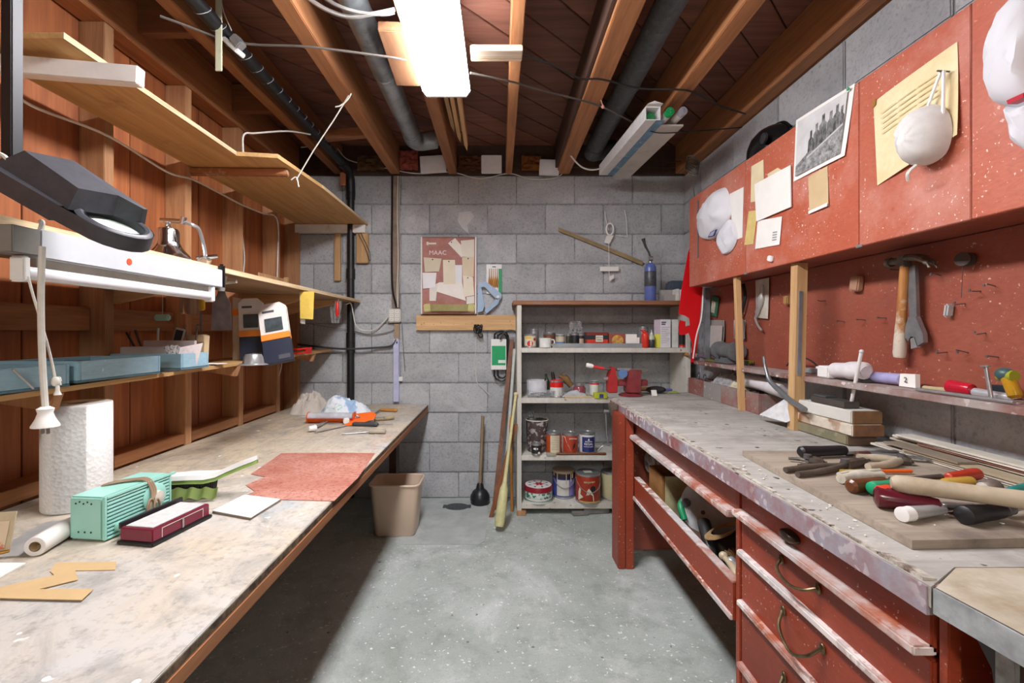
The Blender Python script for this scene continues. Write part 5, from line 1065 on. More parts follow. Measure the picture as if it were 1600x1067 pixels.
part('cup', B().lathe([(.034, 0), (.038, .003), (.0385, .06), (.036, .06), (.035, .006), (.001, .005)], mg, (0, 0, 1), 22), plain('e3e6e0', .3), t); part('handle', B().tube([mg+V(.037, 0, .05), mg+V(.054, 0, .047), mg+V(.056, 0, .025), mg+V(.037, 0, .014)], .004, 8, 4), M_WHITE, t)
can('tin', 'small red and green tin standing behind the white mug', 'tin', 849, 868, 520, z1, 2.95, plain('8b5a3a', .5, 0, .4, 40, dirt='4f6b4a'), M_STEEL)
t, p, r, h = can('jar', 'cream and blue pot in the metal tray on the upper shelf', 'jar', 868, 883, 523, z1+.006, 2.87, plain('cfc2a5', .5, 0, .2, 30), M_WIREW)
patch_on(t, p, r, h, -1.3, 1.3, .012, .03, plain('5f86b8', .5))
can('tin', 'thin dark striped tin beside the cream and blue pot', 'tin', 884, 892, 522, z1+.006, 2.89, plain('4d4a3c', .5, 0, .4, 60), M_STEEL)
can('tin', 'black tin in the metal tray under the plastic bag', 'tin', 892, 903, 521, z1+.006, 2.86, plain('26282c', .4), M_BLACK)
t, p, r, h = can('tin', 'black tin with a pale square label in the metal tray', 'tin', 902, 913, 521.5, z1+.006, 2.87, plain('2b2a2c', .4), M_BLACK)
patch_on(t, p, r, h, -.6, .7, .018, .05, plain('b9a48f', .6), 'label', 'pale label')
q = B(); c = at_shelf(899, 2.9); c.z = z1+.1; q.surf(lambda u, v: c+V((u-.5)*.08+.012*noise.noise((u*7, v*7, 1)), .02*noise.noise((u*6, v*6, 5)), -.02+.085*v+.01*noise.noise((u*6, v*6, 9))), 12, 12); single('plastic_bag', 'clear plastic bag standing over the black tins', 'bag', q, M_POLY)
def carton(name, label, u0, u1, vt, zb, d, dep, m_, cat='box', dz_=0):
    x0, x1 = rackx(u0, d), rackx(u1, d); zt = EZ-(vt-V0)*d/F; t = thing(name, label, cat, ((x0+x1)/2, d, zb)); part('body', B().bx(x0, x1, d, d+dep, zb+.001, zt, .0015), m_, t); return t, x0, x1, zt
t, x0, x1, zt = carton('box', 'red and black box with a white label in the metal tray', 917, 950, 519, z1+.006, 2.85, .1, plain('d23a26', .5))
part('band', B().bx(x0-.0005, x1+.0005, 2.849, 2.951, zt-.045, zt-.018), plain('20262a', .5), t, 'black band'); part('top_band', B().bx(x0-.0005, x1+.0005, 2.8495, 2.9505, zt-.017, zt+.0006), plain('7a2a22', .5), t)
part('label', B().bx(x0+.055, x0+.1, 2.847, 2.8488, zt-.06, zt-.02), plain('d9d8c4', .6), t); 
for k, w in enumerate(('DELUXE', 'MIXED')): text(w, .011, V(x0+.0775, 2.8468, zt-.033-.015*k), (1, 0, 0), (0, 0, 1), M_INK, t)
t, x0, x1, zt = carton('box', 'brown box with a yellow round picture in the metal tray', 951.5, 976.5, 521, z1+.006, 2.845, .09, plain('9a4f40', .5))
part('print', B().lathe([(.036, 0), (.036, .0008), (.001, .0009)], ((x0+x1)/2+.004, 2.8449, zt-.045), (0, -1, 0), 20), plain('d9b45a', .5, 0, .3, 60, dirt='b8683a', dirt_amt=(.5, .6)), t, 'round yellow picture')
t, x0, x1, zt = carton('box', 'plain white box in the metal tray', 978, 995, 522, z1+.006, 2.84, .08, M_PAPER); part('flap', B().bx(x1, x1+.018, 2.842, 2.9, z1+.007, zt-.02, .001), M_PAPER, t)
t = thing('metal_tray', 'shallow grey metal tray across the upper shelf holding pots and boxes', 'tray', (rackx(935, 2.87), 2.87, z1))
x0, x1 = rackx(863, 2.825), rackx(1005, 2.825)
part('bottom', B().bx(x0, x1, 2.825, 2.96, z1+.001, z1+.004), plain('9aa0a4', .45, .4), t); part('front', B().bx(x0, x1, 2.822, 2.8255, z1+.001, z1+.028, .001), plain('a7adb0', .45, .4, .2, 10), t)
for x in (x0, x1-.003): part('end', B().bx(x, x+.003, 2.826, 2.96, z1+.0045, z1+.026), plain('9aa0a4', .45, .4), t)
t = thing('bottle', 'red squeeze bottle with a tilted neck on the upper shelf', 'bottle', at_shelf(1007, 2.83)+V(0, 0, z1)); p = at_shelf(1008, 2.83); p.z = z1+.001
part('body', B().lathe([(.02, 0), (.023, .004), (.023, .075), (.02, .088), (.012, .095)], p, (0, 0, 1), 16), plain('d6362a', .35), t); part('spout', B().tube([p+V(0, 0, .093), p+V(-.012, 0, .105), p+V(-.028, 0, .108)], [.012, .009, .005], 10, 3), plain('c9302a', .35), t)
can('tin', 'silver tin at the back between the red bottle and the white carton', 'tin', 997, 1013, 511, z1, 2.97, plain('b5b5b5', .35, .6), M_STEEL)
t = thing('bottle', 'small bottle half full of dark liquid with a pale pointed cap', 'bottle', at_shelf(1018, 2.83)+V(0, 0, z1)); p = at_shelf(1018, 2.83); p.z = z1+.001
part('body', B().lathe([(.018, 0), (.02, .003), (.02, .05), (.018, .054)], p, (0, 0, 1), 16), plain('3f4142', .35), t); part('shoulder', B().lathe([(.02, .0505), (.02, .066), (.012, .078), (.009, .082)], p, (0, 0, 1), 16), plain('b9c2a8', .4), t); part('cap', B().lathe([(.009, .082), (.009, .088), (.003, .095), (.0015, .112)], p, (0, 0, 1), 12), M_WHITE, t)
t, x0, x1, zt = carton('carton', 'tall white carton with a yellow edge on the upper shelf', 1032, 1048, 499, z1, 2.83, .07, plain('e2e2e4', .6)); xa_ = rackx(1023, 2.84)
part('side_print', B().prism([(xa_, 2.85, z1+.001), (x0-.001, 2.8305, z1+.001), (x0-.001, 2.8305, zt), (xa_, 2.85, zt-.002)], (0, .004, 0)), plain('b9a9b5', .6), t); part('yellow_print', B().prism([(xa_, 2.849, z1+.002), (x0-.001, 2.8295, z1+.002), (x0-.001, 2.8295, z1+.085), (xa_, 2.849, z1+.085)], (0, .001, 0)), plain('d2cf3e', .5), t, 'yellow lower side')
q = B(); 
for k in range(9): q.bx(x0+.006, x1-.006-.01*(k % 3), 2.829, 2.8296, zt-.05-.012*k, zt-.047-.012*k)
part('fine_print', q, plain('a5a6ad', .7), t, None, 'stuff'); q = B(); q.bx(x0+.006, x0+.035, 2.829, 2.8296, zt-.022, zt-.014); q.bx(x0+.006, x0+.03, 2.829, 2.8296, zt-.034, zt-.026); part('heading', q, plain('4a4066', .6), t, None, 'stuff')
carton('carton', 'white carton standing right of the tall white carton', 1050, 1060, 499, z1, 2.84, .07, plain('d2d6d0', .6))
t, p, r, h = can('spray_can', 'red topped black can beside the white cartons', 'can', 1061, 1070, 507, z1, 2.83, plain('1e2022', .4), M_REDPL); patch_on(t, p, r, h, -1.5, 1.5, h-.06, h-.012, M_REDPL); patch_on(t, p, r, h, -1.5, 1.5, .006, .018, M_REDPL)
can('spray_can', 'pale green can at the right end of the upper shelf', 'can', 1071, 1081, 512, z1, 2.87, plain('8fa394', .5), M_WHITE)
can('spray_can', 'can with a blue cap at the back right of the upper shelf', 'can', 1069, 1077, 492, z1, 2.95, plain('3e5a50', .5), plain('4f7fd0', .4))
# --- second shelf
p = at_shelf(839, 2.9); p.z = z2+.002; t = thing('bowl', 'white plastic tub on the second rack shelf', 'tub', p); part('body', B().lathe([(.055, 0), (.064, .01), (.066, .1), (.062, .1), (.06, .02), (.001, .012)], p, (0, 0, 1), 24), plain('d5d8dd', .4), t)
p = at_shelf(849, 2.84); p.z = z2+.001; t = thing('nail_box', 'clear plastic box full of dark nails in front of the white tub', 'box', p)
x0, x1 = rackx(825, 2.83), rackx(874, 2.83)
for a in ((x0, x1, 2.82, 2.823), (x0, x1, 2.872, 2.875), (x0, x0+.003, 2.824, 2.871), (x1-.003, x1, 2.824, 2.871)): part('side', B().bx(*a, z2+.001, z2+.045), M_POLY, t)
q = B(); random.seed(4)
for i in range(140):
    a = random.uniform(0, PI); c = V(random.uniform(x0+.02, x1-.02), random.uniform(2.835, 2.86), z2+random.uniform(.004, .03)); d = V(math.cos(a)*.013, math.sin(a)*.008, random.uniform(-.003, .003)); q.cyl(c-d, c+d, .0016, n=4)
part('nails', q, M_STEELD, t, 'heap of small nails', 'stuff')
t, p, r, h = can('tub', 'white tub with a red band on the second shelf', 'tub', 859, 880, 594, z2, 2.86, plain('dde0dc', .5), M_REDPL); patch_on(t, p, r, h, -1.55, 1.55, h-.042, h-.011, M_REDPL)
p = at_shelf(857, 2.93); p.z = z2+.001; q = B(); q.lathe([(.016, 0), (.018, .004), (.018, .09), (.008, .12), (.008, .14)], p, (-.12, 0, 1), 12); single('green_bottle', 'dark green bottle behind the red banded tub', 'bottle', q, plain('33402a', .25))
p = at_shelf(868, 2.9); p.z = z2+.03; single('chisel', 'black handled tool leaning behind the red banded tub', 'tool', B().lathe([(.008, 0), (.011, .05), (.012, .1), (.008, .125)], p, (-.15, .1, 1), 10), M_BLACK)
q = B(); a = at_shelf(874, 2.95); a.z = z2+.125; e = at_shelf(893, 2.93); e.z = z2+.06; q.tube([a, a*.5+e*.5+V(0, 0, .012), e], [.012, .026, .02], 10, 4); single('leather_glove', 'crumpled brown leather glove behind the jars of the second shelf', 'glove', q, plain('8a6438', .7, 0, .3, 20))
p = at_shelf(905, 2.87); p.z = z2+.001; t = thing('glass_jar', 'jar of dusky red stuff on the second shelf', 'jar', p); part('glass', B().lathe([(.036, 0), (.04, .005), (.04, .055), (.032, .068), (.03, .07)], p, (0, 0, 1), 20), plain('8f4a52', .2, 0, .1, 20), t); part('lid', B().lathe([(.032, .0705), (.033, .072), (.033, .088), (.001, .09)], p, (0, 0, 1), 20), M_STEEL, t)
q = B(); c = at_shelf(898, 2.84); c.z = z2+.002; q.surf(lambda u, v: c+V((u-.5)*.16, (v-.5)*.05, .003+.04*math.sin(PI*u)*math.sin(PI*v)+.012*abs(noise.noise((u*6, v*4, 2)))), 16, 8); single('plastic_bag', 'flat clear bag lying before the jar of red stuff', 'bag', q, plain('b9bcc0', .25, 0, .2, 30))
q = B(); c = at_shelf(904, 2.815); c.z = z2+.001; q.prism([c+V(-.085, 0, 0), c+V(.08, 0, 0), c+V(.06, .03, 0), c+V(0, .035, 0), c+V(-.07, .02, 0)], (0, 0, .012)); single('paper_wrapper', 'tan folded paper wrapper at the front of the second shelf', 'paper', q, M_PAPERB)
t, p, r, h = can('tub', 'white pot with a red line beside the red vise', 'tub', 921, 936, 595, z2, 2.88, plain('d9dcd6', .5), plain('9aa8a0', .4)); patch_on(t, p, r, h, -1.5, 1.5, h-.022, h-.013, M_REDPL)
t, x0, x1, zt = carton('box', 'yellow green box with a blue mark at the edge of the second shelf', 929, 949, 614, z2-.003, 2.805, .05, plain('c6cf3a', .5)); part('mark', B().bx(x0+.03, x0+.055, 2.8035, 2.8048, zt-.03, zt-.006), plain('3a4a8a', .5), t)
# red bench vise on the far end of the right bench
vp = V(.735, 2.61, ZR+.022)
vz = thing('bench_vise', 'old red bench vise standing beyond the far end of the right bench', 'vise', vp); M_VISE = plain('8d3338', .45, 0, .25, 20, dirt='6a4a48'); M_VISER = plain('b02a2a', .4, 0, .15, 20)
q = B(); c = vp+V(-.105, 0, .0); q.prism([c+V(-.03, -.04, .0), c+V(.03, -.04, .0), c+V(.032, -.04, .09), c+V(.014, -.04, .13), c+V(.022, -.04, .165), c+V(-.01, -.04, .175), c+V(-.012, -.04, .14), c+V(-.03, -.04, .1)], (0, .08, 0)); bmesh.ops.bevel(q.bm, geom=q.bm.edges[:], offset=.005, segments=2, affect='EDGES'); part('moving_jaw', q, M_VISER, vz)
q = B(); c = vp+V(.03, 0, 0); q.prism([c+V(-.045, -.045, 0), c+V(.05, -.045, 0), c+V(.045, -.045, .14), c+V(.06, -.045, .15), c+V(-.02, -.045, .155), c+V(-.045, -.045, .12)], (0, .09, 0)); bmesh.ops.bevel(q.bm, geom=q.bm.edges[:], offset=.005, segments=2, affect='EDGES'); part('fixed_jaw', q, M_VISE, vz)
part('slide', B().bx(vp.x-.1, vp.x+.13, vp.y-.025, vp.y+.025, vp.z+.045, vp.z+.085, .004), M_VISE, vz); part('anvil', B().prism([vp+V(.03, -.03, .155), vp+V(.13, -.02, .158), vp+V(.15, 0, .15), vp+V(.09, -.02, .125), vp+V(.03, -.03, .125)], (0, .05, 0)), plain('8f9088', .4, .3), vz, 'grey horn'); part('screw', B().cyl(vp+V(-.16, 0, .09), vp+V(-.09, 0, .09), .014), M_STEEL, vz)
part('base', B().lathe([(.075, -.0), (.08, .006), (.06, .012), (.045, .018)], vp+V(.02, 0, -.0215), (0, 0, 1), 20), M_VISE, vz); part('bolt', B().lathe([(.03, 0), (.03, .008), (.001, .009)], vp+V(-.045, -.05, .13), (0, -1, 0), 14), plain('5f7fb0', .4), vz)
q = B(); a = at(916, 570, 2.6); e = at(944, 576, 2.6); q.lathe([(.010, 0), (.013, .006), (.013, .03), (.010, .04)], a, e-a, 12); q.mi = 1; q.cyl(a+(e-a)*.3, e+V(.0, 0, 0), .009); q.mi = 2; q.cyl(e, at(966, 577, 2.6), .007); vz_parts = [o for o in children(vz)]
for o in vz_parts: o.scale = (.86,)*3; o.location = o.location*.86+V(0, 0, -.003)
single('red_hammer', 'hammer with a red and white handle lying on the red vise', 'hammer', q, [M_WHITE, plain('d0333a', .4), M_STEELD])
q = B(); c = vp+V(-.005, -.02, .182); q.tube([at(964, 577, 2.6), at(980, 578, 2.6), at(996, 582, 2.6)], [.01, .014, .008], 8, 3); single('hammer_head', 'grey steel bar lying over the jaws of the red vise', 'bar', q, M_STEEL)
# --- third shelf
p = at_shelf(839, 2.93); p.z = z3+.001; t = thing('bucket', 'dark paint spattered bucket on the third rack shelf', 'bucket', p); M_SPAT = flecked('spattered_bucket', '4a3f3e', '5f5250', 'b9b0ae', 40, .52, stain='3a3230')
part('body', B().lathe([(.06, 0), (.063, .004), (.071, .2), (.069, .2), (.06, .01), (.001, .008)], p, (0, 0, 1), 26), M_SPAT, t); part('rim', B().tube([p+V(.072*math.cos(a), .072*math.sin(a), .2) for a in [i*2*PI/20 for i in range(20)]], .0035, 6, 1, True), M_WIREW, t)
part('bag', B().surf(lambda u, v: p+V(-.03+.05*(u-.5)+.015*noise.noise((u*6, v*6, 1)), .02*noise.noise((u*5, v*5, 7)), .16+.09*v), 8, 8), M_POLY, t)
t, p, r, h = can('paint_can', 'small black and white can in front of the bucket', 'can', 830, 846, 692, z3, 2.83, plain('2a2a2c', .4, 0, .1, 20), M_STEEL)
blob_on(t, p, r, [(-.2+.5*math.cos(a), .042+.007*math.sin(a)) for a in [i*2*PI/10 for i in range(10)]], M_PAPER); blob_on(t, p, r, [(.45+.25*math.cos(a), .016+.008*math.sin(a)) for a in [i*2*PI/8 for i in range(8)]], M_PAPER)
g3 = 'small paint cans on the third shelf'
t, p, r, h = can('paint_can', 'small orange can with a cream label, leftmost of three', 'can', 853, 877, 675, z3, 2.87, plain('c0522a', .45, 0, .15, 12), M_STEEL, group=g3); patch_on(t, p, r, h, -.55, .75, .012, h-.014, plain('dcd2b4', .6), 'label', 'cream label')
q = B()
for k in range(8): q.surf(lambda u, v: p+V(math.sin(-.35+.9*u)*r*1.008, -math.cos(-.35+.9*u)*r*1.008, .03+.011*k+.0025*v), 5, 1)
part('fine_print', q, plain('9b9180', .7), t, None, 'stuff')
t, p, r, h = can('paint_can', 'small orange and white can, middle one of three', 'can', 878, 903, 676, z3, 2.87, plain('b9452a', .45, 0, .15, 12), M_STEEL, group=g3); blob_on(t, p, r, [(-1.3, .012), (.1, .012), (-.25, .05), (-.5, .07), (-.8, h-.016), (-1.3, h-.016)], M_PAPER); blob_on(t, p, r, [(.2, .03), (.5, .05), (.55, .075), (.25, .06)], plain('3a2a22', .5)); text('INTERIOR', .011, p+V(.012, -r*1.012, h-.028), (1, 0, 0), (0, 0, 1), M_PAPER, t)
t, p, r, h = can('paint_can', 'small white can with a dark blue label, rightmost of three', 'can', 905, 930, 675, z3, 2.87, plain('e3e3e3', .45), M_STEEL, group=g3); patch_on(t, p, r, h, -.85, .85, .016, h-.022, plain('2b3470', .45), 'label', 'dark blue label')
blob_on(t, p, r*1.003, [(-.12, h-.043), (.12, h-.043), (0, h-.028)], M_PAPER)
text('REGAL', .019, p+V(0, -r*1.012, h-.066), (1, 0, 0), (0, 0, 1), M_PAPER, t, r); text('INTERIOR PAINT', .008, p+V(0, -r*1.012, h-.082), (1, 0, 0), (0, 0, 1), M_PAPER, t, r); text('BENJAMIN', .010, p+V(0, -r*1.012, h-.05), (1, 0, 0), (0, 0, 1), M_PAPER, t, r)
bb = thing('paint_brush', 'old paint brush with a long brown handle lying on the third shelf', 'brush', at_shelf(900, 2.815)+V(0, 0, z3)); a, e = at_shelf(869, 2.816), at_shelf(948, 2.816); a.z = e.z = z3+.009
part('handle', B().lathe([(.006, 0), (.008, .03), (.0065, .15), (.008, .3), (.004, .31)], a, e-a, 10), plain('7a4a2c', .5), bb); part('bristles', B().prism([a+V(-.06, -.012, -.008), a+V(-.01, -.014, -.008), a+V(0, -.008, -.008), a+V(0, .01, -.008), a+V(-.06, .014, -.008)], (0, 0, .012)), plain('b5ae98', .9, 0, .2, 60), bb)
q = B(); c = at_shelf(930, 2.86); c.z = z3+.02; q.tube([at_shelf(934, 2.85)+V(0, 0, z3+.02), at_shelf(942, 2.85)+V(0, 0, z3+.05), at_shelf(953, 2.85)+V(0, 0, z3+.052)], .0035, 8, 3); q.tube([at_shelf(947, 2.84)+V(0, 0, z3+.22), at_shelf(950, 2.84)+V(0, 0, z3+.07)], .0035, 8); single('roller_frame', 'bent steel paint roller frame behind the bench leg', 'roller', q, M_STEEL)
# --- bottom shelf
p = at_shelf(842, 2.90); p.z = z4+.001; p = V(rackx(841, 2.885), 2.885, z4+.001); R_ = .087
t = thing('cookie_tin', 'round tin with a red lid and poinsettia flower on the bottom shelf', 'tin', p)
part('body', B().lathe([(R_, 0), (R_, .075), (.001, .076)], p, (0, 0, 1), 30), plain('e4e2de', .35), t)
part('lid', B().lathe([(R_*1.03, .066), (R_*1.03, .094), (R_*1.0, .098), (R_*.97, .097), (.001, .0965)], p, (0, 0, 1), 30), plain('8e1f2e', .35), t, 'dark red lid')
part('lid_face', B().lathe([(R_*.95, .097), (R_*.94, .0978), (.001, .0979)], p, (0, 0, 1), 30), plain('ececea', .35), t)
q = B()
for i in range(6):
    a = i*PI/3; d = V(math.cos(a), math.sin(a), 0); n = V(-d.y, d.x, 0); o = p+V(.004, 0, .0982); q.prism([o, o+d*.018+n*.009, o+d*.04, o+d*.018-n*.009], (0, 0, .0006))
part('flower', q, plain('b0172e', .4), t, None, 'stuff'); q = B()
for i in range(8):
    a = i*PI/4+.35; d = V(math.cos(a), math.sin(a), 0); n = V(-d.y, d.x, 0); o = p+V(0, 0, .0981); q.prism([o+d*.045, o+d*.058+n*.007, o+d*.07, o+d*.058-n*.007], (0, 0, .0005))
part('leaves', q, plain('35503f', .4), t, None, 'stuff')
k_ = NT('leafy_band'); co = k_.coord((1, 1, 1)); m_leaf = k_.fin(k_.mix(k_.ramp(k_.noise(co, 55, 2, .5), .46, .52), '3f7a6a', 'cfd8cf'), .4)
part('leaf_band', B().lathe([(R_*1.002, .028), (R_*1.008, .029), (R_*1.008, .062), (R_*1.002, .063)], p, (0, 0, 1), 30), m_leaf, t, 'green leaf pattern')
q = B()
for i in range(30): a = -PI+i*PI/30; q.box(p+V(math.cos(a)*R_*1.003, math.sin(a)*R_*1.003, .014), (.004, .004, .008), (0, 0, a))
part('dash_band', q, plain('3f7a6a', .4), t, None, 'stuff')
t, p, r, h = can('paint_can', 'large paint can with a blue label and tan drips on the bottom shelf', 'can', 863, 898, 733, z4, 2.955, plain('4a55a8', .4), plain('77716a', .5), handle=True)
patch_on(t, p, r, h, -.75, .35, .02, h-.05, plain('cfcfc6', .6), 'label', 'white label'); patch_on(t, p, r, h, .36, 1.1, .02, h-.05, plain('8a86c8', .5)); patch_on(t, p, r*1.002, h, -1.5, 1.5, h-.045, h-.012, plain('2a2730', .4)); part('rim_paint', B().lathe([(r*1.0, h-.012), (r*1.02, h-.01), (r*1.02, h+.002), (r*.9, h+.003)], p, (0, 0, 1), 24), plain('a08a72', .5), t)
q = B()
for a, l in ((-.7, .05), (.1, .075), (.55, .06), (.75, .04), (-1.1, .03)): q.tube([p+V(math.sin(a)*r*1.01, -math.cos(a)*r*1.01, h-.01), p+V(math.sin(a)*r*1.01, -math.cos(a)*r*1.01, h-l)], .003, 5)
part('drips', q, plain('c9b8a2', .5), t, 'tan paint drips', 'stuff')
t, p, r, h = can('paint_can', 'large red paint can with a white figure on the bottom shelf', 'can', 899, 938, 737, z4, 2.865, plain('a83a22', .4, 0, .25, 10, dirt='8b2a1c'), plain('6e6f6c', .4), handle=True)
text('BENJAMIN', .015, p+V(-.005, -r*1.012, h-.043), (1, 0, .04), (0, 0, 1), M_PAPERY, t, r)
blob_on(t, p, r, [(-1.0, .02), (.3, .02), (.25, .06), (.05, .085), (-.1, .1), (-.25, .085), (-.3, .06), (-.55, .045), (-.8, .06), (-.75, .09), (-.9, .1), (-1.0, .07)], plain('e5dcc8', .5)); blob_on(t, p, r*1.002, [(.22+.22*math.cos(a), .098+.018*math.sin(a)) for a in [i*2*PI/10 for i in range(10)]], plain('1e2226', .5)); patch_on(t, p, r*1.001, h, -.9, .9, .012, .02, plain('c9a85a', .5))
part('lid_label', B().box(p+V(-.004, -.01, h+.0035), (.05, .04, .003), (0, 0, .1)), plain('c9c6b8', .6), t)
can('paint_can', 'cream labelled paint can half hidden behind the red bench leg', 'can', 939, 972, 735, z4, 2.92, plain('c9c39a', .45), plain('77787a', .4))
for i, (u, v, w, h_) in enumerate(((930, 803, .16, .033), (905, 806, .1, .02))):
    c = gz(u, v); q = B(); q.box(c+V(0, .1, h_/2+.001), (w, .2, h_), (0, 0, .1), .003); single('wood_offcut', ('grey plank offcut lying on the floor under the rack', 'thin grey offcut on the floor before the rack')[i], 'plank', q, plain('85827c', .8, 0, .2, 20))
# ================================================================= things of the right side
# ---- on the cabinet
hz = onx(1208, 205, 1.15); hp = V(1.168, 1.92, 1.882)
hm = thing('helmet', 'black helmet with a short peak lying on top of the red cabinet', 'helmet', hp)
M_HELM = plain('17181a', .2)
q = B(); q.lathe([(.088, .0), (.09, .02), (.088, .05), (.076, .085), (.055, .108), (.028, .12), (.001, .123)], hp+V(0, .02, .001), (0, 0, 1), 26); bmesh.ops.scale(q.bm, vec=(.95, 1.45, 1), verts=q.bm.verts, space=Matrix.Translation(-hp)); part('shell', q, M_HELM, hm)
q = B(); q.surf(lambda u, v: hp+V((u-.5)*.15, -.10-.075*v*(1-.8*(2*u-1)**2), .03-.018*v-.03*(2*u-1)**2*.5), 12, 4, .004); part('peak', q, M_HELM, hm)
for s in (-1, 1): part('ear_boss', B().lathe([(.022, 0), (.022, .01), (.012, .014), (.001, .014)], hp+V(s*.082, -.06, .04), (s, 0, 0), 14), plain('2d2e31', .3), hm)
part('ridge', B().tube([hp+V(0, -.1, .07), hp+V(0, -.05, .112), hp+V(0, .03, .124), hp+V(0, .1, .09)], .005, 8, 4), M_HELM, hm)
q = B()
for k in range(5):
    c = V(1.15, 2.72-.015*k, 2.1+.012*k); q.tube([c+V(.03*math.cos(a), .05*math.sin(a)+.01*k, .05*math.sin(a)) for a in [i*2*PI/12 for i in range(12)]], .004, 6, 2, True)
q.tube([V(1.17, 2.76, 2.05), V(1.2, 2.8, 1.98), V(1.23, 2.84, 1.9)], .004, 6, 4); single('wire_coil', 'coil of grey wire hung at the right wall top in the corner', 'wire', q, plain('77746c', .5))
XC = 1.0795                                        # face of the cabinet doors
def paper(name, label, px, m_, cat='paper', curl=0, lift=0, th=.0006, group=None):
    a, b_, c, d = [onx(u, v, XC-.0008-lift) for u, v in px]
    t = thing(name, label, cat, (a+b_+c+d)/4*1.0, group); part('sheet', B().quad_sheet(a, b_, c, d, V(-1, 0, 0), th, curl), m_, t); return t, (a, b_, c, d)
def pt_on(cs, u, v, lift=.001): a, b_, c, d = cs; return (a*(1-u)+b_*u)*(1-v)+(d*(1-u)+c*u)*v+V(-lift, 0, 0)
k = NT('aged_print'); co = k.coord(); M_AGED = k.fin(k.mix(k.ramp(k.noise(co, 12, 6, .7), .35, .7), 'dcc898', 'e9dcb6'), .85)
t, cs = paper('aged_sheet', 'large yellowed printed sheet behind the dust mask on the red cabinet', ((1365, 160), (1496, 65), (1502, 210), (1371, 290)), M_AGED, curl=.012)
q = B()
for i in range(5):
    for j in range(3): q.prism([pt_on(cs, .12+.24*j, .2+.06*i+.0, .007), pt_on(cs, .33+.24*j, .2+.06*i, .007), pt_on(cs, .33+.24*j, .21+.06*i, .007), pt_on(cs, .12+.24*j, .21+.06*i, .007)], (-.0003, 0, 0))
part('faint_print', q, plain('d0bd8e', .8), t, 'faint printed lines', 'stuff')
q = B(); q.prism([pt_on(cs, -.005, -.02, .002), pt_on(cs, .05, -.02, .004), pt_on(cs, .05, .05, .004), pt_on(cs, -.005, .07, .003)], (-.001, 0, 0)); part('tape', q, plain('a5762f', .5), t, 'brown tape on the corner')
# photograph: white border and a grey picture of a group on a slope
t, cs = paper('photograph', 'large black and white photograph of figures on a slope', ((1244, 188), (1336, 130), (1322, 243), (1240, 284)), M_PAPER, 'photograph', curl=.006)
k = NT('photo_sky'); co = k.coord(); m_sky = k.fin(k.mix(k.ramp(k.noise(co, 9, 4, .6), .3, .7), 'b9b9b8', 'd6d6d5'), .7)
k = NT('photo_ground'); co = k.coord(); m_gr = k.fin(k.mix(k.ramp(k.noise(co, 60, 5, .7), .35, .65), '4f4f4f', 'a9a9a8'), .7)
k = NT('photo_figures'); co = k.coord((1, 1, .5)); m_fg = k.fin(k.mix(k.ramp(k.noise(co, 70, 4, .6), .4, .65), '3a3a3a', '8d8d8c'), .7)
PP = lambda u, v, l: pt_on(cs, u, v, .0062+l)
part('picture', B().prism([PP(.07, .06, .000), PP(.93, .06, .0), PP(.93, .94, 0), PP(.07, .94, 0)], (-.0004, 0, 0)), m_sky, t)
part('picture_ground', B().prism([PP(.07, .78, .0006), PP(.3, .66, .0006), PP(.6, .62, .0006), PP(.93, .5, .0006), PP(.93, .94, .0006), PP(.07, .94, .0006)], (-.0003, 0, 0)), m_gr, t)
for u, w, t0, t1 in ((.36, .05, .34, .66), (.46, .06, .28, .66), (.57, .07, .2, .64), (.70, .06, .22, .6), (.8, .06, .18, .56), (.88, .05, .24, .54)):
    part('picture_figure', B().prism([PP(u-w, t1, .001), PP(u-w*.9, t0+.14, .001), PP(u-w*.35, t0+.1, .001), PP(u-w*.4, t0, .001), PP(u+w*.3, t0-.01, .001), PP(u+w*.35, t0+.1, .001), PP(u+w*.9, t0+.14, .001), PP(u+w, t1, .001)], (-.0002, 0, 0)), m_fg, t)
part('picture_pole', B().prism([PP(.3, .72, .0013), PP(.92, .5, .0013), PP(.92, .53, .0013), PP(.3, .745, .0013)], (-.0002, 0, 0)), plain('c4c4c3', .7), t)
part('pin', B().lathe([(.005, 0), (.005, .003), (.002, .005)], PP(.95, .05, .002), (-1, 0, 0), 10), plain('1f9a6a', .4), t, 'green pin')
paper('tag', 'tall beige tag pinned above the white booklet', ((1174, 260), (1193, 249), (1194, 312), (1173, 316)), M_PAPERY, 'tag')
paper('torn_note', 'torn beige scrap peeping out over the white booklet', ((1199, 272), (1215, 262), (1226, 268), (1202, 284)), M_PAPERY, lift=.0004)
t, cs = paper('booklet', 'white printed booklet pinned to the red cabinet', ((1180, 288), (1236, 258), (1237, 323), (1183, 346)), M_PAPER, 'booklet', lift=.004, th=.004)
q = B()
for i in range(5): q.prism([pt_on(cs, .12, .16+.09*i, .0006), pt_on(cs, .5-.06*(i % 3), .14+.09*i, .0006), pt_on(cs, .5-.06*(i % 3), .155+.09*i, .0006), pt_on(cs, .12, .175+.09*i, .0006)], (-.0003, 0, 0))
part('faint_print', q, plain('b5b5ba', .8), t, None, 'stuff')
t, cs = paper('paper_strip', 'long torn beige strip hanging below the photograph', ((1263, 277), (1293, 259), (1296, 321), (1265, 334)), M_PAPERB, curl=.004)
part('white_end', B().prism([pt_on(cs, 0, .93, .004), pt_on(cs, 1, .93, .007), pt_on(cs, 1, 1.01, .007), pt_on(cs, 0, 1.01, .004)], (-.0005, 0, 0)), M_PAPER, t)
t, cs = paper('card', 'white card with a small grey stamp below the booklet', ((1184, 345), (1222, 338), (1218, 382), (1180, 389)), M_PAPER, 'card', lift=.002); q = B()
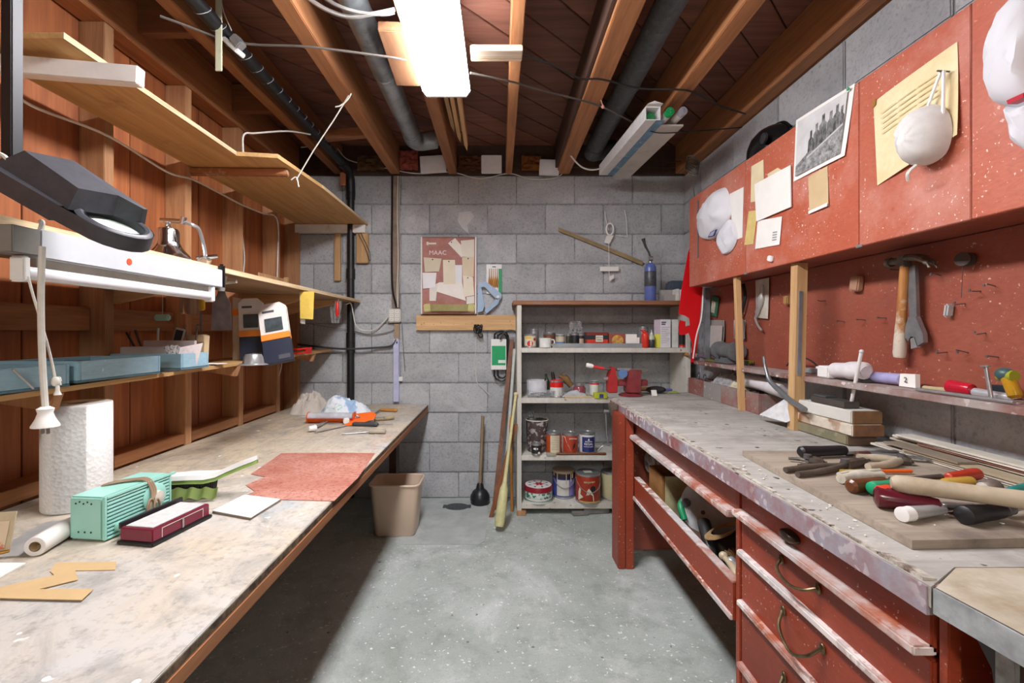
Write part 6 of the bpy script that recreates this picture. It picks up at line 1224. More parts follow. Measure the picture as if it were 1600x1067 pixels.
for i in range(4): q.prism([pt_on(cs, .7, .5+.09*i, .0008), pt_on(cs, .87, .5+.09*i, .0008), pt_on(cs, .87, .55+.09*i, .0008), pt_on(cs, .7, .55+.09*i, .0008)], (-.0003, 0, 0))
part('stamp', q, plain('9a9aa0', .8), t, None, 'stuff')
paper('tag', 'yellow tag tucked behind the white card', ((1170, 330), (1184, 328), (1177, 381), (1163, 383)), plain('d9c27a', .8), 'tag')
t, cs = paper('paper', 'white paper half hidden behind the white cap', ((1140, 303), (1162, 292), (1160, 371), (1146, 376)), M_PAPER)
q = B(); a, e = onx(1090, 313, XC-.003), onx(1090, 402, XC-.003); single('steel_rule', 'thin steel rule standing on the red cabinet beside the white cap', 'ruler', B().prism([a+V(0, -.006, 0), a+V(0, .006, 0), e+V(0, .006, 0), e+V(0, -.006, 0)], (-.0015, 0, 0)), plain('8d9096', .4, .5))
q = B(); c = onx(1206, 404, XC); q.box(c+V(-.006, 0, 0), (.012, .03, .022), (.3, 0, 0), .003); single('cabinet_catch', 'small white catch at the lower edge of the red cabinet', 'catch', q, M_WHITE)
# white caps
M_CAP = plain('d6d7dc', .8, 0, .04, 8)
def cap(label, corners_crown, brim, bulge, patchpx=None):
    t = thing('cap', label, 'cap', onx(*corners_crown[len(corners_crown)//2], XC))
    pts = [onx(u, v, XC-.001) for u, v in corners_crown]; cx = sum(pts, V(0, 0, 0))/len(pts)
    def dome(q, pts, bulge, n=8):
        c = sum(pts, V(0, 0, 0))/len(pts); ring0 = None; N = len(pts)
        sp = spline(pts, 4, True)
        for i in range(n+1):
            s = math.cos(i/n*PI/2); z = math.sin(i/n*PI/2)*bulge
            if i == n: break
            g = [q.bm.verts.new(c+(p-c)*s+V(-z+.016*noise.noise((p.y*14, p.z*14, i*.5))*(1 if i else 0), 0, 0)) for p in sp]
            if ring0: q.bridge(ring0, g)
            else: q.cap(g, True)
            ring0 = g
        q.cap(ring0)
    q = B(); dome(q, pts, bulge); part('crown', q, M_CAP, t)
    q = B(); dome(q, [onx(u, v, XC-.003) for u, v in brim], bulge*.45, 5); part('brim', q, M_CAP, t)
    if patchpx:
        q = B(); a = [onx(u, v, XC-bulge*.62) for u, v in patchpx]; q.prism(a, (-.004, 0, 0)); q.mi = 1; c = sum(a, V(0, 0, 0))/4; q.prism([c+(p-c)*.72+V(-.0042, 0, 0) for p in a], (-.0006, 0, 0)); part('badge', q, [plain('2d2f6a', .5), plain('a9b0c9', .5)], t, 'small blue badge')
    return t
cap('white cap with a small blue badge hung on the red cabinet', ((1092, 342), (1108, 312), (1126, 295), (1137, 297), (1143, 330), (1134, 352), (1116, 373), (1098, 370)), ((1120, 372), (1136, 345), (1147, 348), (1152, 372), (1142, 393), (1128, 396)), .055, ((1111, 363), (1121, 358), (1116, 369), (1107, 371)))
t = cap('big white cap hung at the upper right of the red cabinet', ((1556, 110), (1575, 45), (1605, -15), (1660, -30), (1660, 100), (1640, 160), (1575, 165)), ((1578, 168), (1600, 165), (1650, 150), (1660, 200), (1625, 240), (1590, 222)), .07)
part('red_band', B().prism([onx(1588, 157, XC-.045), onx(1615, 145, XC-.06), onx(1615, 152, XC-.06), onx(1590, 163, XC-.045)], (-.02, 0, 0)), plain('c0283a', .5), t, 'red band between crown and brim')
# dust mask
dmk = thing('dust_mask', 'white dust mask hanging by its strap over the yellowed sheet', 'mask', onx(1455, 215, XC))
q = B(); pts = [onx(u, v, XC-.012) for u, v in ((1421, 215), (1428, 180), (1455, 163), (1480, 172), (1488, 205), (1478, 240), (1450, 258), (1432, 252))]; c = sum(pts, V(0, 0, 0))/8; sp = spline(pts, 4, True); prev = None
for i in range(7):
    s, zz_ = math.cos(i/7*PI/2), math.sin(i/7*PI/2)*.075; g = [q.bm.verts.new(c+(p-c)*s+V(-zz_-.004*math.sin((p.z-c.z)*160)*(1-s), 0, -.012*zz_/.075)) for p in sp]
    if prev: q.bridge(prev, g)
    else: q.cap(g, True)
    prev = g
q.cap(prev); part('cup', q, plain('d9d7d4', .85), dmk)
na = onx(1472, 112, XC-.02)
part('strap', B().tube([pts[2]+V(-.01, 0, -.01), na+V(0, .004, 0), na+V(0, -.004, 0), pts[3]+V(-.01, 0, -.01)], .004, 6), M_WHITE, dmk); part('nail', B().cyl(na+V(.02, 0, 0), na+V(-.012, 0, .002), .002, n=6), M_STEELD, dmk)
part('tab', B().tube([pts[6]+V(-.03, 0, 0), pts[6]+V(-.05, 0, -.02), pts[6]+V(-.04, .01, -.035)], .004, 6, 4), M_WHITE, dmk)
# ---- on the backboard
XB = 1.2455
def bb_(u, v, l=0): return onx(u, v, XB-l)
hd = thing('claw_hammer', 'old claw hammer with a worn wooden handle hanging on the backboard', 'hammer', bb_(1408, 470))
a, e = bb_(1413, 415, .04), bb_(1405, 558, .03); q = B(); ax = e-a; L = ax.length
q.lathe([(.011, 0), (.012, L*.3), (.0125, L*.5), (.0155, L*.8), (.0165, L*.95), (.014, L)], a, ax, 16); part('handle', q, wood('hammer_handle', '9a5f2c', 'c28a4a', 'Z', 9, dirt='cfc4b4', dlo=.52, dhi=.6), hd)
M_RUST = plain('77736a', .5, .4, .35, 40, dirt='a39c8e'); h0 = bb_(1413, 408, .04)
q = B(); q.box(h0, (.026, .032, .036), None, .004); q.cyl(h0+V(0, .012, .004), h0+V(0, .05, .004), .010); q.cyl(h0+V(0, .045, .004), h0+V(0, .058, .004), .0145); part('head', q, M_RUST, hd)
for s in (-1, 1): part('claw', B().tube([h0+V(s*.006, -.012, .008), h0+V(s*.007, -.045, .004), h0+V(s*.009, -.075, -.012), h0+V(s*.011, -.09, -.032)], [.010, .009, .007, .003], 8, 4), M_RUST, hd)
wr = thing('adjustable_wrench', 'steel adjustable wrench hanging beside the claw hammer', 'wrench', bb_(1432, 470)); a, e = bb_(1428, 415, .025), bb_(1432, 500, .02)
M_WR = plain('94969a', .3, .6, .2, 30)
part('handle', B().prism([a+V(0, .014, 0), a+V(0, -.014, 0), e+V(0, -.012, 0), e+V(0, .012, 0)], (-.01, 0, 0)), M_WR, wr)
q = B(); q.prism([e+V(0, .012, .01), e+V(0, -.012, .01), e+V(0, -.034, -.04), e+V(0, -.036, -.065), e+V(0, -.018, -.075), e+V(0, -.01, -.05), e+V(0, .004, -.048), e+V(0, .012, -.062), e+V(0, .024, -.05), e+V(0, .022, -.02)], (-.014, 0, 0)); part('head', q, M_WR, wr); part('jaw', B().prism([e+V(-.001, -.006, -.05), e+V(-.001, .006, -.055), e+V(-.001, .004, -.085), e+V(-.001, -.016, -.079)], (-.012, 0, 0)), M_STEEL, wr); part('worm', B().cyl(e+V(-.008, .012, -.03), e+V(-.008, -.004, -.034), .006), M_STEELD, wr)
q = B(); c = bb_(1508, 405, .02); q.lathe([(.018, -.012), (.018, -.008), (.007, -.006), (.007, .006), (.018, .008), (.018, .012)], c, (1, .25, 0), 16); q.tube([c+V(-.006, 0, -.008), c+V(-.006, .004, -.10)], .0008, 5); single('thread_spool', 'dark thread spool pinned on the backboard with thread hanging', 'spool', q, plain('4a3d36', .6))
for i, (u, v, w, h_, m_, lab) in enumerate(((1338, 443, .04, .085, 'a9836a', 'worn wooden peg block on the backboard left of the hammer'), (1230, 469, .028, .06, 'b08a55', 'small pale wooden peg behind the nearer post'), (1482, 485, .012, .06, 'b9babc', 'little silver clip hanging on the backboard right of the wrench'))):
    q = B(); q.box(bb_(u, v, .012), (.022, w, h_*.6), (.15, 0, 0), .004); single(('wood_peg', 'wood_peg', 'metal_clip')[i], lab, ('peg', 'peg', 'clip')[i], q, plain(m_, .6))
# left part of the backboard: packets and pliers
q = B(); c = bb_(1116, 478, .01); q.box(c, (.008, .085, .115), (.25, 0, 0), .003); q.mi = 1; q.box(c+V(-.005, 0, -.005), (.004, .05, .07), (.25, 0, 0), .002); single('green_packet', 'green packet pinned tilted on the backboard near the corner', 'packet', q, [plain('3e7a5a', .5, 0, .2, 30), plain('cfc9b4', .5, 0, .3, 40)])
q = B(); a_, b2, c_, d_ = bb_(1104, 500, .008), bb_(1132, 500, .008), bb_(1134, 543, .008), bb_(1106, 543, .008); q.quad_sheet(a_, b2, c_, d_, V(-1, 0, 0), .002, .02); q.mi = 1; q.quad_sheet(a_*.8+d_*.2+V(-.012, 0, 0), b2*.8+c_*.2+V(-.012, 0, 0), c_+V(-.02, 0, 0), d_+V(-.012, 0, 0), V(-1, 0, 0), .002, .01); single('grey_pouch', 'grey clear pouch hanging below the green packet', 'pouch', q, [plain('9a9690', .4), plain('b9b5b0', .3)])
pl = thing('pliers', 'pair of black handled shears hanging on the backboard left of the farther post', 'pliers', bb_(1156, 488))
for s in (-1, 1): part('handle', B().tube([bb_(1156+s*5, 444, .02), bb_(1156+s*8, 462, .022), bb_(1156+s*5, 480, .022), bb_(1156+s*1, 494, .02)], .0085, 8, 5), M_BLACK, pl); part('blade', B().prism([bb_(1156+s*1, 492, .018), bb_(1156+s*6, 500, .018), bb_(1156+s*8, 529, .018), bb_(1156+s*4, 530, .018), bb_(1156, 512, .018)], (-.006, 0, 0)), M_STEEL, pl)
part('pivot', B().cyl(bb_(1156, 495, .012), bb_(1156, 495, .032), .008), M_STEELD, pl); part('backing', B().prism([bb_(1147, 500, .004), bb_(1165, 500, .004), bb_(1163, 532, .004), bb_(1147, 528, .004)], (-.002, 0, 0)), plain('b9bdb8', .4), pl)
q = B(); q.quad_sheet(bb_(1181, 438, .006), bb_(1202, 434, .006), bb_(1201, 498, .006), bb_(1182, 496, .006), V(-1, 0, 0), .002, .004); single('paper_packet', 'white packet pinned to the backboard beside the farther post', 'packet', q, plain('cfcabc', .6, 0, .15, 20))
q = B(); q.tube([bb_(1190, 445, .02), bb_(1189, 465, .022), bb_(1184, 485, .022), bb_(1180, 497, .022)], [.008, .014, .010, .006], 8, 4); q.tube([bb_(1180, 497, .022), bb_(1184, 508, .022), bb_(1190, 516, .022)], .005, 8, 3); single('tin_snips', 'silver handled tool hanging over the white packet', 'tool', q, plain('c9c9c6', .3, .5))
q = B(); q.prism([V(1.19, 2.63, .97), V(1.19, 2.63, 1.385), V(1.19, 2.65, 1.385), V(1.19, 2.65, .97)], (.028, 0, 0)); single('bracket_bar', 'grey metal upright in the corner at the end of the backboard', 'bar', q, plain('8f969b', .4, .4, .2, 20))
# red sheet in the corner
q = B(); y_ = 2.63; rp = [(1083, 372), (1075, 395), (1066, 445), (1060, 490), (1070, 493), (1077, 497), (1078, 508), (1071, 510), (1071, 502), (1062, 500), (1060, 512), (1062, 523), (1070, 523), (1076, 520), (1081, 535), (1081, 552), (1079, 566), (1084, 566), (1090, 540), (1091, 520), (1096, 470), (1098, 448), (1098, 380)]
q.prism([at(u, v, y_) for u, v in rp], (0, .003, 0)); single('red_template', 'bright red plastic template hanging at the far end of the red cabinet', 'template', q, plain('d3121a', .35, 0, .06, 4))
q = B(); q.tube([at(1083, 560, 2.62), at(1088, 525, 2.6), at(1096, 495, 2.6), at(1099, 450, 2.6)], .004, 6, 4); single('white_edging', 'white edging strip hanging beside the red template', 'strip', q, M_WHITE)
# ---- narrow shelf things
ZN = .968
def ns_p(u, v): return onz(u, v, ZN)
gr = V(1.185, 2.36, .9675)
bg = thing('bench_grinder', 'old grey bench grinder on a block at the far end of the right bench', 'grinder', gr); M_GR = plain('74787a', .5, .2, .2, 20)
part('motor', B().lathe([(.03, -.07), (.048, -.06), (.052, 0), (.048, .06), (.03, .07)], gr+V(0, 0, .085), (0, 1, 0), 22), M_GR, bg)
for s in (-1, 1):
    part('guard', B().lathe([(.045, 0), (.062, .004), (.062, .034), (.05, .038), (.02, .04)], gr+V(0, s*.105-.02, .085), (0, 1, 0), 24), M_GR, bg); part('arbor', B().cyl(gr+V(0, s*.13, .085), gr+V(0, s*.16, .085), .012), M_STEEL, bg)
part('base', B().bx(gr.x-.05, gr.x+.05, gr.y-.09, gr.y+.09, gr.z+.001, gr.z+.03, .005).bx(gr.x-.025, gr.x+.025, gr.y-.05, gr.y+.05, gr.z+.03, gr.z+.05), M_GR, bg)
for c_ in children(bg): c_.scale = (.78,)*3; c_.location = c_.location*.78
# drawer box with three compartments
dbx = thing('drawer_box', 'long red and grey box of nails and hardware on the far right bench', 'box', (1.19, 2.37, ZR))
x0, x1, y0, y1 = 1.14, 1.252, 2.0, 2.745; zb, zt = ZR+.001, ZR+.092
M_BOXF = flecked('dusty_red_box', '8a4f46', '9c6a60', 'cfc4bd', 50, .66, stain='94908c', slo=.42, shi=.6, rough=.7)
fr_ = [y0, 2.16, 2.34, 2.54, y1]
for a_, b2 in zip(fr_[:-1], fr_[1:]): part('front', B().bx(x0, x0+.014, a_+.001, b2-.001, zb, zt-random.uniform(0, .004), .001), M_BOXF, dbx)
part('near_end', B().bx(x0+.0145, x1, y0, y0+.012, zb, zt-.002, .001), M_BOXF, dbx); part('far_end', B().bx(x0+.0145, x1, y1-.012, y1, zb, zt-.002, .001), M_BOXF, dbx); part('back', B().bx(x1-.012, x1, y0+.0125, y1-.0125, zb, zt-.002), M_BOXF, dbx); part('bottom', B().bx(x0+.0145, x1-.0125, y0+.0125, y1-.0125, zb, zb+.03), M_DARKW, dbx)
for y in (2.25, 2.5): part('divider', B().bx(x0+.0145, x1-.0125, y, y+.008, zb+.0305, zt-.004), M_DARKW, dbx)
q = B(); random.seed(8)
for i in range(120):
    c = V(random.uniform(x0+.03, x1-.03), random.uniform(y0+.03, y1-.03), zb+random.uniform(.04, .085)); d = V(random.uniform(-1, 1), random.uniform(-1, 1), random.uniform(-.4, .6)).normalized()*random.uniform(.008, .022); q.cyl(c-d, c+d, random.uniform(.002, .006), n=6)
single('hardware', 'jumble of bolts and fittings filling the long red and grey box', 'hardware', q, plain('8b8880', .4, .4, .4, 30), None, 'stuff')
for i, (y, r_) in enumerate(((2.66, .024), (2.58, .02))):
    q = B(); c = V(1.165, y, zt+.012); q.tube([c+V(.3*r_*math.cos(a), r_*math.cos(a), r_*math.sin(a)) for a in [j*2*PI/14 for j in range(14)]], .005, 8, 1, True); single('steel_ring', ('larger grey ring standing in the far end of the hardware box', 'smaller grey ring beside the larger one in the hardware box')[i], 'ring', q, M_STEELD)
q = B(); q.surf(lambda u, v: V(1.16+.06*v, 2.28+.22*u, zt-.01+.06*v+.02*noise.noise((u*6, v*6, 2))), 14, 10); single('clear_bag', 'crumpled grey clear bag sticking up from the hardware box', 'bag', q, plain('b9b9bb', .25, 0, .3, 30))
q = B(); q.surf(lambda u, v: V(1.155+.07*v+.01*noise.noise((u*8, v*8, 2)), 2.2+.12*u, zt-.01+.035*math.sin(PI*u)*math.sin(PI*v)+.02*noise.noise((u*7, v*7, 5))), 14, 10); single('paper_wad', 'crumpled cream paper in the middle of the hardware box', 'paper', q, plain('d6cfb0', .8, 0, .2, 30))
q = B(); a, e = V(1.06, 2.06, zt+.004), V(1.12, 1.80, zt+.03); q.tube([V(1.2, 2.2, zt+.038), V(1.19, 2.03, zt+.036), V(1.17, 1.86, zt+.03)], .032, 16, 3); single('white_tube', 'thick white plastic tube lying between the posts on the right bench', 'tube', q, plain('e2e0e2', .35))
# pump-like bent grey pipe between the posts
q = B(); q.tube([onx(1193, 557, 1.08), onx(1196, 575, 1.08), onx(1203, 595, 1.08), onx(1218, 610, 1.08), onx(1235, 625, 1.075), onx(1258, 640, 1.07)], [.006, .007, .009, .010, .0095, .0095], 10, 5); single('bent_pipe', 'bent grey steel arm slanting down behind the nearer post', 'arm', q, plain('8d9296', .3, .6))
q = B(); w0 = [onz(1190, 652, ZR+.001), onz(1232, 655, ZR+.001), onz(1300, 640, ZR+.001)]
q.prism([onx(1187, 648, 1.055), onx(1233, 620, 1.10), onx(1240, 655, 1.10), onx(1228, 660, 1.07)], (.012, .02, 0)); single('grille_plate', 'white slatted plate leaning behind the nearer post', 'plate', q, plain('d9dadb', .5, 0, .15, 40))
q = B(); q.tube([onz(1192, 651, ZR+.004), onz(1196, 647, ZR+.012), onz(1210, 645, ZR+.012), onz(1222, 650, ZR+.006), onz(1226, 660, ZR+.004), onz(1216, 659, ZR+.004)], .003, 6, 5); single('white_wire', 'short white wire with a plug lying by the nearer post', 'wire', q, M_WIREW)
# row of things along the narrow shelf
def ns_box(name, label, cat, u, v, sx_, sy_, sz_, m_, rz=0, lift=0):
    c = ns_p(u, v); c.x = min(max(c.x, 1.13+sx_/2), 1.243-sx_/2); q = B(); q.box(c+V(0, 0, sz_/2+.0006+lift), (sx_, sy_, sz_), (0, 0, rz), min(.003, sz_*.3)); return single(name, label, cat, q, m_)
ns_box('tool_tray', 'yellow and grey tool case lying open on the narrow shelf by the posts', 'tray', 1205, 566, .09, .20, .012, plain('7b7c3e', .5, 0, .3, 20, dirt='8d8d88'))
for i, (u, v, m_, lab) in enumerate(((1183, 560, 'b5834a', 'tan tool handle on the narrow shelf'), (1200, 563, '6b5a6e', 'purplish cylinder lying in the tool case'), (1222, 562, 'c9c6c0', 'pale grey cylinder lying in the tool case'), (1212, 566, '4a4a4c', 'dark cylinder lying in the tool case'))):
    c = ns_p(u, v); c.x = 1.16; q = B(); q.lathe([(.009, 0), (.012, .01), (.012, .05), (.008, .06)], c+V(0, .02, .026), (.1*(i-1), -1, 0), 10); single('tool_piece', lab, 'tool', q, plain(m_, .5))
q = B(); q.tube([V(1.2, 1.9, .99), V(1.2, 1.86, 1.02), V(1.2, 1.8, 1.03), V(1.2, 1.74, 1.015), V(1.2, 1.7, .985)], .003, 6, 5); single('black_wire', 'black wire arching over the tool case on the narrow shelf', 'wire', q, M_WIREB)
ns_box('yellow_tool', 'yellow and black tool on the narrow shelf right of the nearer post', 'tool', 1262, 570, .04, .09, .022, plain('b9b02e', .5, 0, .4, 30, dirt='2a2a28', dirt_amt=(.45, .5)))
ns_box('grey_block', 'small grey block on the narrow shelf beside the white bottle', 'block', 1275, 583, .035, .05, .02, plain('8f9396', .5))
t = thing('white_bottle', 'white plastic bottle lying on the narrow shelf', 'bottle', V(1.185, 1.5, ZN)); c = onx(1322, 576, 1.165); c.z = ZN+.034
q = B(); q.tube([c+V(0, .05, -.004), c+V(0, -.02, 0), c+V(0, -.07, .004), c+V(0, -.085, .002)], [.026, .030, .028, .018], 16, 4); part('body', q, plain('e6e2e4', .35), t); q = B(); q.box(c+V(-.005, .075, -.012), (.045, .055, .042), None, .004); part('cap', q, M_WHITE, t); part('nozzle', B().cyl(c+V(0, .1, -.008), c+V(0, .14, -.002), .010, .005), M_WHITE, t)
ns_box('slate', 'dark flat slate on the narrow shelf before the white bottle', 'slate', 1376, 595, .085, .12, .008, plain('4d4a48', .7))
ns_box('whetstone', 'grey whetstone lying on the dark slate', 'stone', 1372, 592, .055, .075, .016, plain('7f8284', .7), 0, .009)
t = thing('tube_of_glue', 'lilac plastic tube with a printed paper end on the narrow shelf', 'tube', V(1.2, 1.33, ZN)); c = onx(1400, 584, 1.2); c.z = ZN+.018
part('tube', B().tube([c+V(0, .09, 0), c+V(0, 0, .002), c+V(0, -.02, .002)], [.017, .017, .016], 14, 2), plain('a9a6d2', .4), t); q = B(); q.prism([c+V(-.01, -.021, -.017), c+V(-.01, -.075, -.017), c+V(-.006, -.07, .022), c+V(-.006, -.021, .02)], (.014, 0, 0)); part('paper_end', q, M_PAPER, t); text('2', .022, c+V(-.0115, -.045, .003), (0, -1, 0), (0, 0, 1), M_INK, t)
def lying(name, label, cat, segs, x):
    o = None
    for pn, m_, u0, u1, r0, r1 in segs:
        p, e = onx(u0, 520, x), onx(u1, 520, x); p.z, e.z = ZN+max(r0, .004)+.0005, ZN+max(r1, .004)+.0005
        if o is None: o = thing(name, label, cat, V(p.x, p.y, ZN))
        L = (e-p).length; part(pn, B().lathe([(r0*.6, 0), (r0, L*.06), (r0, L*.2), ((r0+r1)/2*.94, L*.5), (r1, L*.85), (r1*.85, L*.97), (r1*.5, L)] if max(r0, r1) > .006 else [(r0, 0), (r1, L)], p, e-p, 14), m_, o)
    return o
lying('screwdriver', 'screwdriver with a red handle lying on the narrow shelf', 'screwdriver', [('handle', plain('c01c33', .25), 1483, 1520, .018, .016), ('shaft', plain('cfcfd2', .3, .4), 1520, 1582, .011, .009), ('tip', plain('b9ab86', .4), 1442, 1483, .006, .007)], 1.185)
lying('steel_rod', 'long thin steel rod at the front of the narrow shelf', 'rod', [('rod', M_STEEL, 1432, 1585, .0045, .0045)], 1.14)
q = B(); a, e = onx(1540, 573, 1.16), onx(1549, 617, 1.16); e.z = ZN+.003; q.cyl(e, a, .0042); q.cyl(a, a+V(0, 0, .004), .010); single('big_nail', 'large nail standing upright on the narrow shelf', 'nail', q, M_STEEL)
t = thing('screwdriver', 'amber handled screwdriver leaning at the right end of the narrow shelf', 'screwdriver', onx(1583, 605, 1.16)); a, e = onx(1574, 588, 1.16), onx(1588, 627, 1.16); e.z = ZN+.012
part('handle', B().lathe([(.008, 0), (.013, .006), (.013, .055), (.010, .066)], e, a-e, 12), plain('b88a22', .15, 0, .2, 20), t); part('cap', B().sph(a+V(0, .005, .004), .016, (1, 1.2, 1)), plain('3f5a5a', .4), t); part('collar', B().tube([a+V(0, .015, .0), a+V(0, -.015, .002)], .013, 12), plain('9aa02e', .3), t)
ns_box('dark_grip', 'dark blue grip at the far right end of the narrow shelf', 'tool', 1598, 622, .03, .05, .03, plain('26303a', .4))
# ================================================================= tools and boards on the right bench
cbd = thing('cutting_board', 'worn plywood board under the tools on the near right bench', 'board', V(.95, 1.05, ZR))
q = B(); q.prism([onz(1160, 712, ZR+.001), onz(1425, 858, ZR+.001), V(1.20, .775, ZR+.001), V(1.20, 1.33, ZR+.001)], (0, 0, .015)); part('panel', q, wood('worn_ply_board', '8f8274', 'b3a694', 'X', 6, dirt='6b5f55', dlo=.5, dhi=.7, rough=.8), cbd)
ZB = ZR+.0165
def tool(name, label, cat, segs, z=ZB, group=None):
    """segs: (part, material, (u0,v0), (u1,v1), r0, r1, lift, flat)"""
    o = None
    for pn, m_, a, e, r0, r1, lift, fl in segs:
        zz_ = z+lift+(0 if fl else max(r0, r1)); p, s = onz(*a, zz_), onz(*e, zz_)
        if o is None: o = thing(name, label, cat, V(p.x, p.y, z), group)
        q = B(); L = (s-p).length
        if fl:
            d = s-p; n = V(d.y, -d.x, 0).normalized(); q.prism([p+n*r0, p-n*r0, s-n*r1, s+n*r1], (0, 0, fl))
        elif max(r0, r1) < .006: q.cyl(p, s, r0, r1)
        else: q.lathe([(r0*.6, 0), (r0*.95, L*.04), (r0, L*.12), ((r0+r1)/2*.94, L*.5), (r1, L*.86), (r1*.85, L*.97), (r1*.5, L)], p, s-p, 16)
        part(pn, q, m_, o)
    return o
tool('hand_saw', 'tool with a fat black handle and a grey blade at the back of the board', 'saw', [('handle', M_BLACK, (1249, 706), (1322, 703), .016, .014, .002, 0), ('blade', M_STEELD, (1318, 709), (1418, 704), .012, .006, .004, .0025)], ZR+.0005 if 0 else ZB)
M_OLDG = plain('5f554b', .5, .2, .3, 40)
def plier(label, h1, h2, jt, jaws, m_, r=.007):
    t = thing('pliers', label, 'pliers', onz(*jt, ZB)); J = onz(*jt, ZB+.01)
    for a in (h1, h2):
        p = onz(*a, ZB+.008); m = p*.5+J*.5+(p-J).cross(V(0, 0, 1)).normalized()*(.008 if a is h1 else -.008); part('handle', B().tube([p, m, J], [r, r*1.15, r], 10, 5), m_, t)
    j = onz(*jaws, ZB+.009); part('jaws', B().tube([J, J*.4+j*.6, j], [.014, .011, .004], 8, 3), M_OLDG, t); part('pivot', B().cyl(J+V(0, 0, .006), J+V(0, 0, .017), .009), M_STEELD, t)
plier('old rusty pliers nearest the bench edge on the board', (1227, 734), (1246, 741), (1320, 727), (1358, 719), plain('5d5248', .6, 0, .3, 30))
plier('cream handled pliers lying behind the rusty ones', (1340, 714), (1356, 729), (1408, 719), (1428, 722), plain('bdb09a', .5, 0, .2, 30), .009)
plier('small dull pincers at the left end of the board', (1232, 716), (1248, 727), (1262, 720), (1292, 723), plain('77706a', .5, .3, .3, 30), .004)
tool('file', 'broad grey tapered file lying behind the pliers', 'file', [('blade', plain('8d9092', .45, .4, .2, 30), (1358, 709), (1462, 719), .011, .008, .008, .005), ('handle', plain('5a3a30', .5), (1338, 710), (1358, 709), .009, .009, .003, 0)])
tool('pencil', 'yellow and orange pencil lying across the board', 'pencil', [('shaft', plain('b59a3a', .5), (1313, 736), (1365, 736), .0045, .0045, .002, 0), ('shaft', M_ORANGE, (1366, 736), (1424, 736), .0045, .0045, .002, 0)])
q = B(); c = [onz(u, v, ZB+.012) for u, v in ((1314, 748), (1330, 745), (1350, 744), (1378, 742))]; q.tube(c, [.011, .013, .012, .009], 10, 4); q.tube([p+V(0, .006, .008) for p in c], .006, 8, 4); single('rag_strip', 'twisted cream rag lying in front of the pencil', 'rag', q, plain('d3cdbd', .9, 0, .25, 40))
tool('screwdriver', 'screwdriver with a fluted brown wooden handle', 'screwdriver', [('handle', plain('6e3f1f', .3, 0, .25, 30), (1328, 760), (1382, 752), .015, .012, .0, 0), ('shaft', M_STEELD, (1382, 751), (1470, 743), .005, .004, .006, 0)])
tool('screwdriver', 'screwdriver with a red handle at the back right of the pile', 'screwdriver', [('handle', plain('c2402c', .35), (1528, 740), (1480, 745), .014, .010, .006, 0), ('shaft', M_OLDG, (1480, 745), (1390, 748), .005, .004, .010, 0)])
tool('chisel', 'chisel with a yellow amber handle behind the wooden hammer handle', 'chisel', [('handle', plain('c9a04a', .2, 0, .1, 20), (1519, 753), (1474, 755), .013, .012, .001, 0), ('blade', M_STEEL, (1474, 756), (1410, 761), .007, .007, .006, .003)])
tool('screwdriver', 'screwdriver with a bright green handle crossing the pile', 'screwdriver', [('handle', plain('22a070', .3), (1361, 763), (1402, 757), .014, .012, .004, 0), ('shaft', plain('1f9a68', .3), (1402, 757), (1426, 753), .008, .006, .008, 0)])
tool('screwdriver', 'large screwdriver with a maroon handle near the front', 'screwdriver', [('handle', plain('5e1a26', .2), (1366, 775), (1470, 789), .021, .013, .0, 0), ('ring', plain('e0482a', .4), (1374, 768), (1390, 766), .012, .012, .02, 0), ('shaft', M_STEEL, (1470, 788), (1560, 792), .006, .005, .010, 0)])
tool('hammer_handle' if 0 else 'wooden_mallet', 'thick pale wooden hammer handle lying on top of the pile', 'hammer', [('shaft', plain('c2b49c', .6, 0, .2, 14, dirt='a08e74'), (1392, 754), (1640, 786), .017, .016, .034, 0)])
tool('chisel', 'steel chisel with a clear capped handle at the front of the pile', 'chisel', [('handle', plain('b9b9b8', .2, .3, .15, 20), (1410, 803), (1475, 795), .013, .010, .0, 0), ('cap', M_WHITE, (1408, 804), (1424, 802), .0135, .0135, .0, 0), ('blade', M_OLDG, (1475, 796), (1512, 792), .007, .006, .006, .004)])
tool('screwdriver', 'screwdriver with a black and white striped handle at the front right', 'screwdriver', [('handle', M_BLACK, (1503, 805), (1568, 797), .017, .014, .0, 0), ('stripe', plain('d8d3c4', .4), (1520, 797), (1565, 793), .010, .009, .012, 0), ('collar', M_STEELD, (1568, 797), (1582, 795), .012, .010, .002, 0), ('shaft', M_STEEL, (1582, 795), (1640, 786), .005, .005, .008, 0)])
p = onz(1550, 760, ZB+.016); q = B(); q.sph(p, .017, (1.1, 1, .95)); q.mi = 1; q.lathe([(.011, 0), (.012, .014), (.006, .02)], p+V(-.01, 0, -.002), (-1, -.2, 0), 12); single('ball_tool', 'round brown knob tool lying behind the wooden hammer handle', 'knob', q, [plain('7b6a5f', .6, 0, .25, 30), plain('b9b2a8', .5)])
tool('screwdriver', 'teal handled tool at the far right edge of the board', 'screwdriver', [('handle', plain('2f8f86', .3), (1577, 770), (1620, 758), .011, .012, .002, 0)])
random.seed(13)
q = B()
for i in range(46):
    c = V(random.uniform(.635, .69), random.uniform(.72, 1.3), ZR+.0012) if i < 22 else V(random.uniform(.74, 1.15), random.uniform(.8, 1.0), ZB+.0006); s = random.uniform(.002, .006); q.box(c+V(0, 0, .001), (s, s*random.uniform(.4, 1), .0018), (0, 0, random.uniform(0, 3)))
single('plaster_crumbs', 'white crumbs scattered on the board and the bench front', 'crumbs', q, M_PAPER, None, 'stuff')
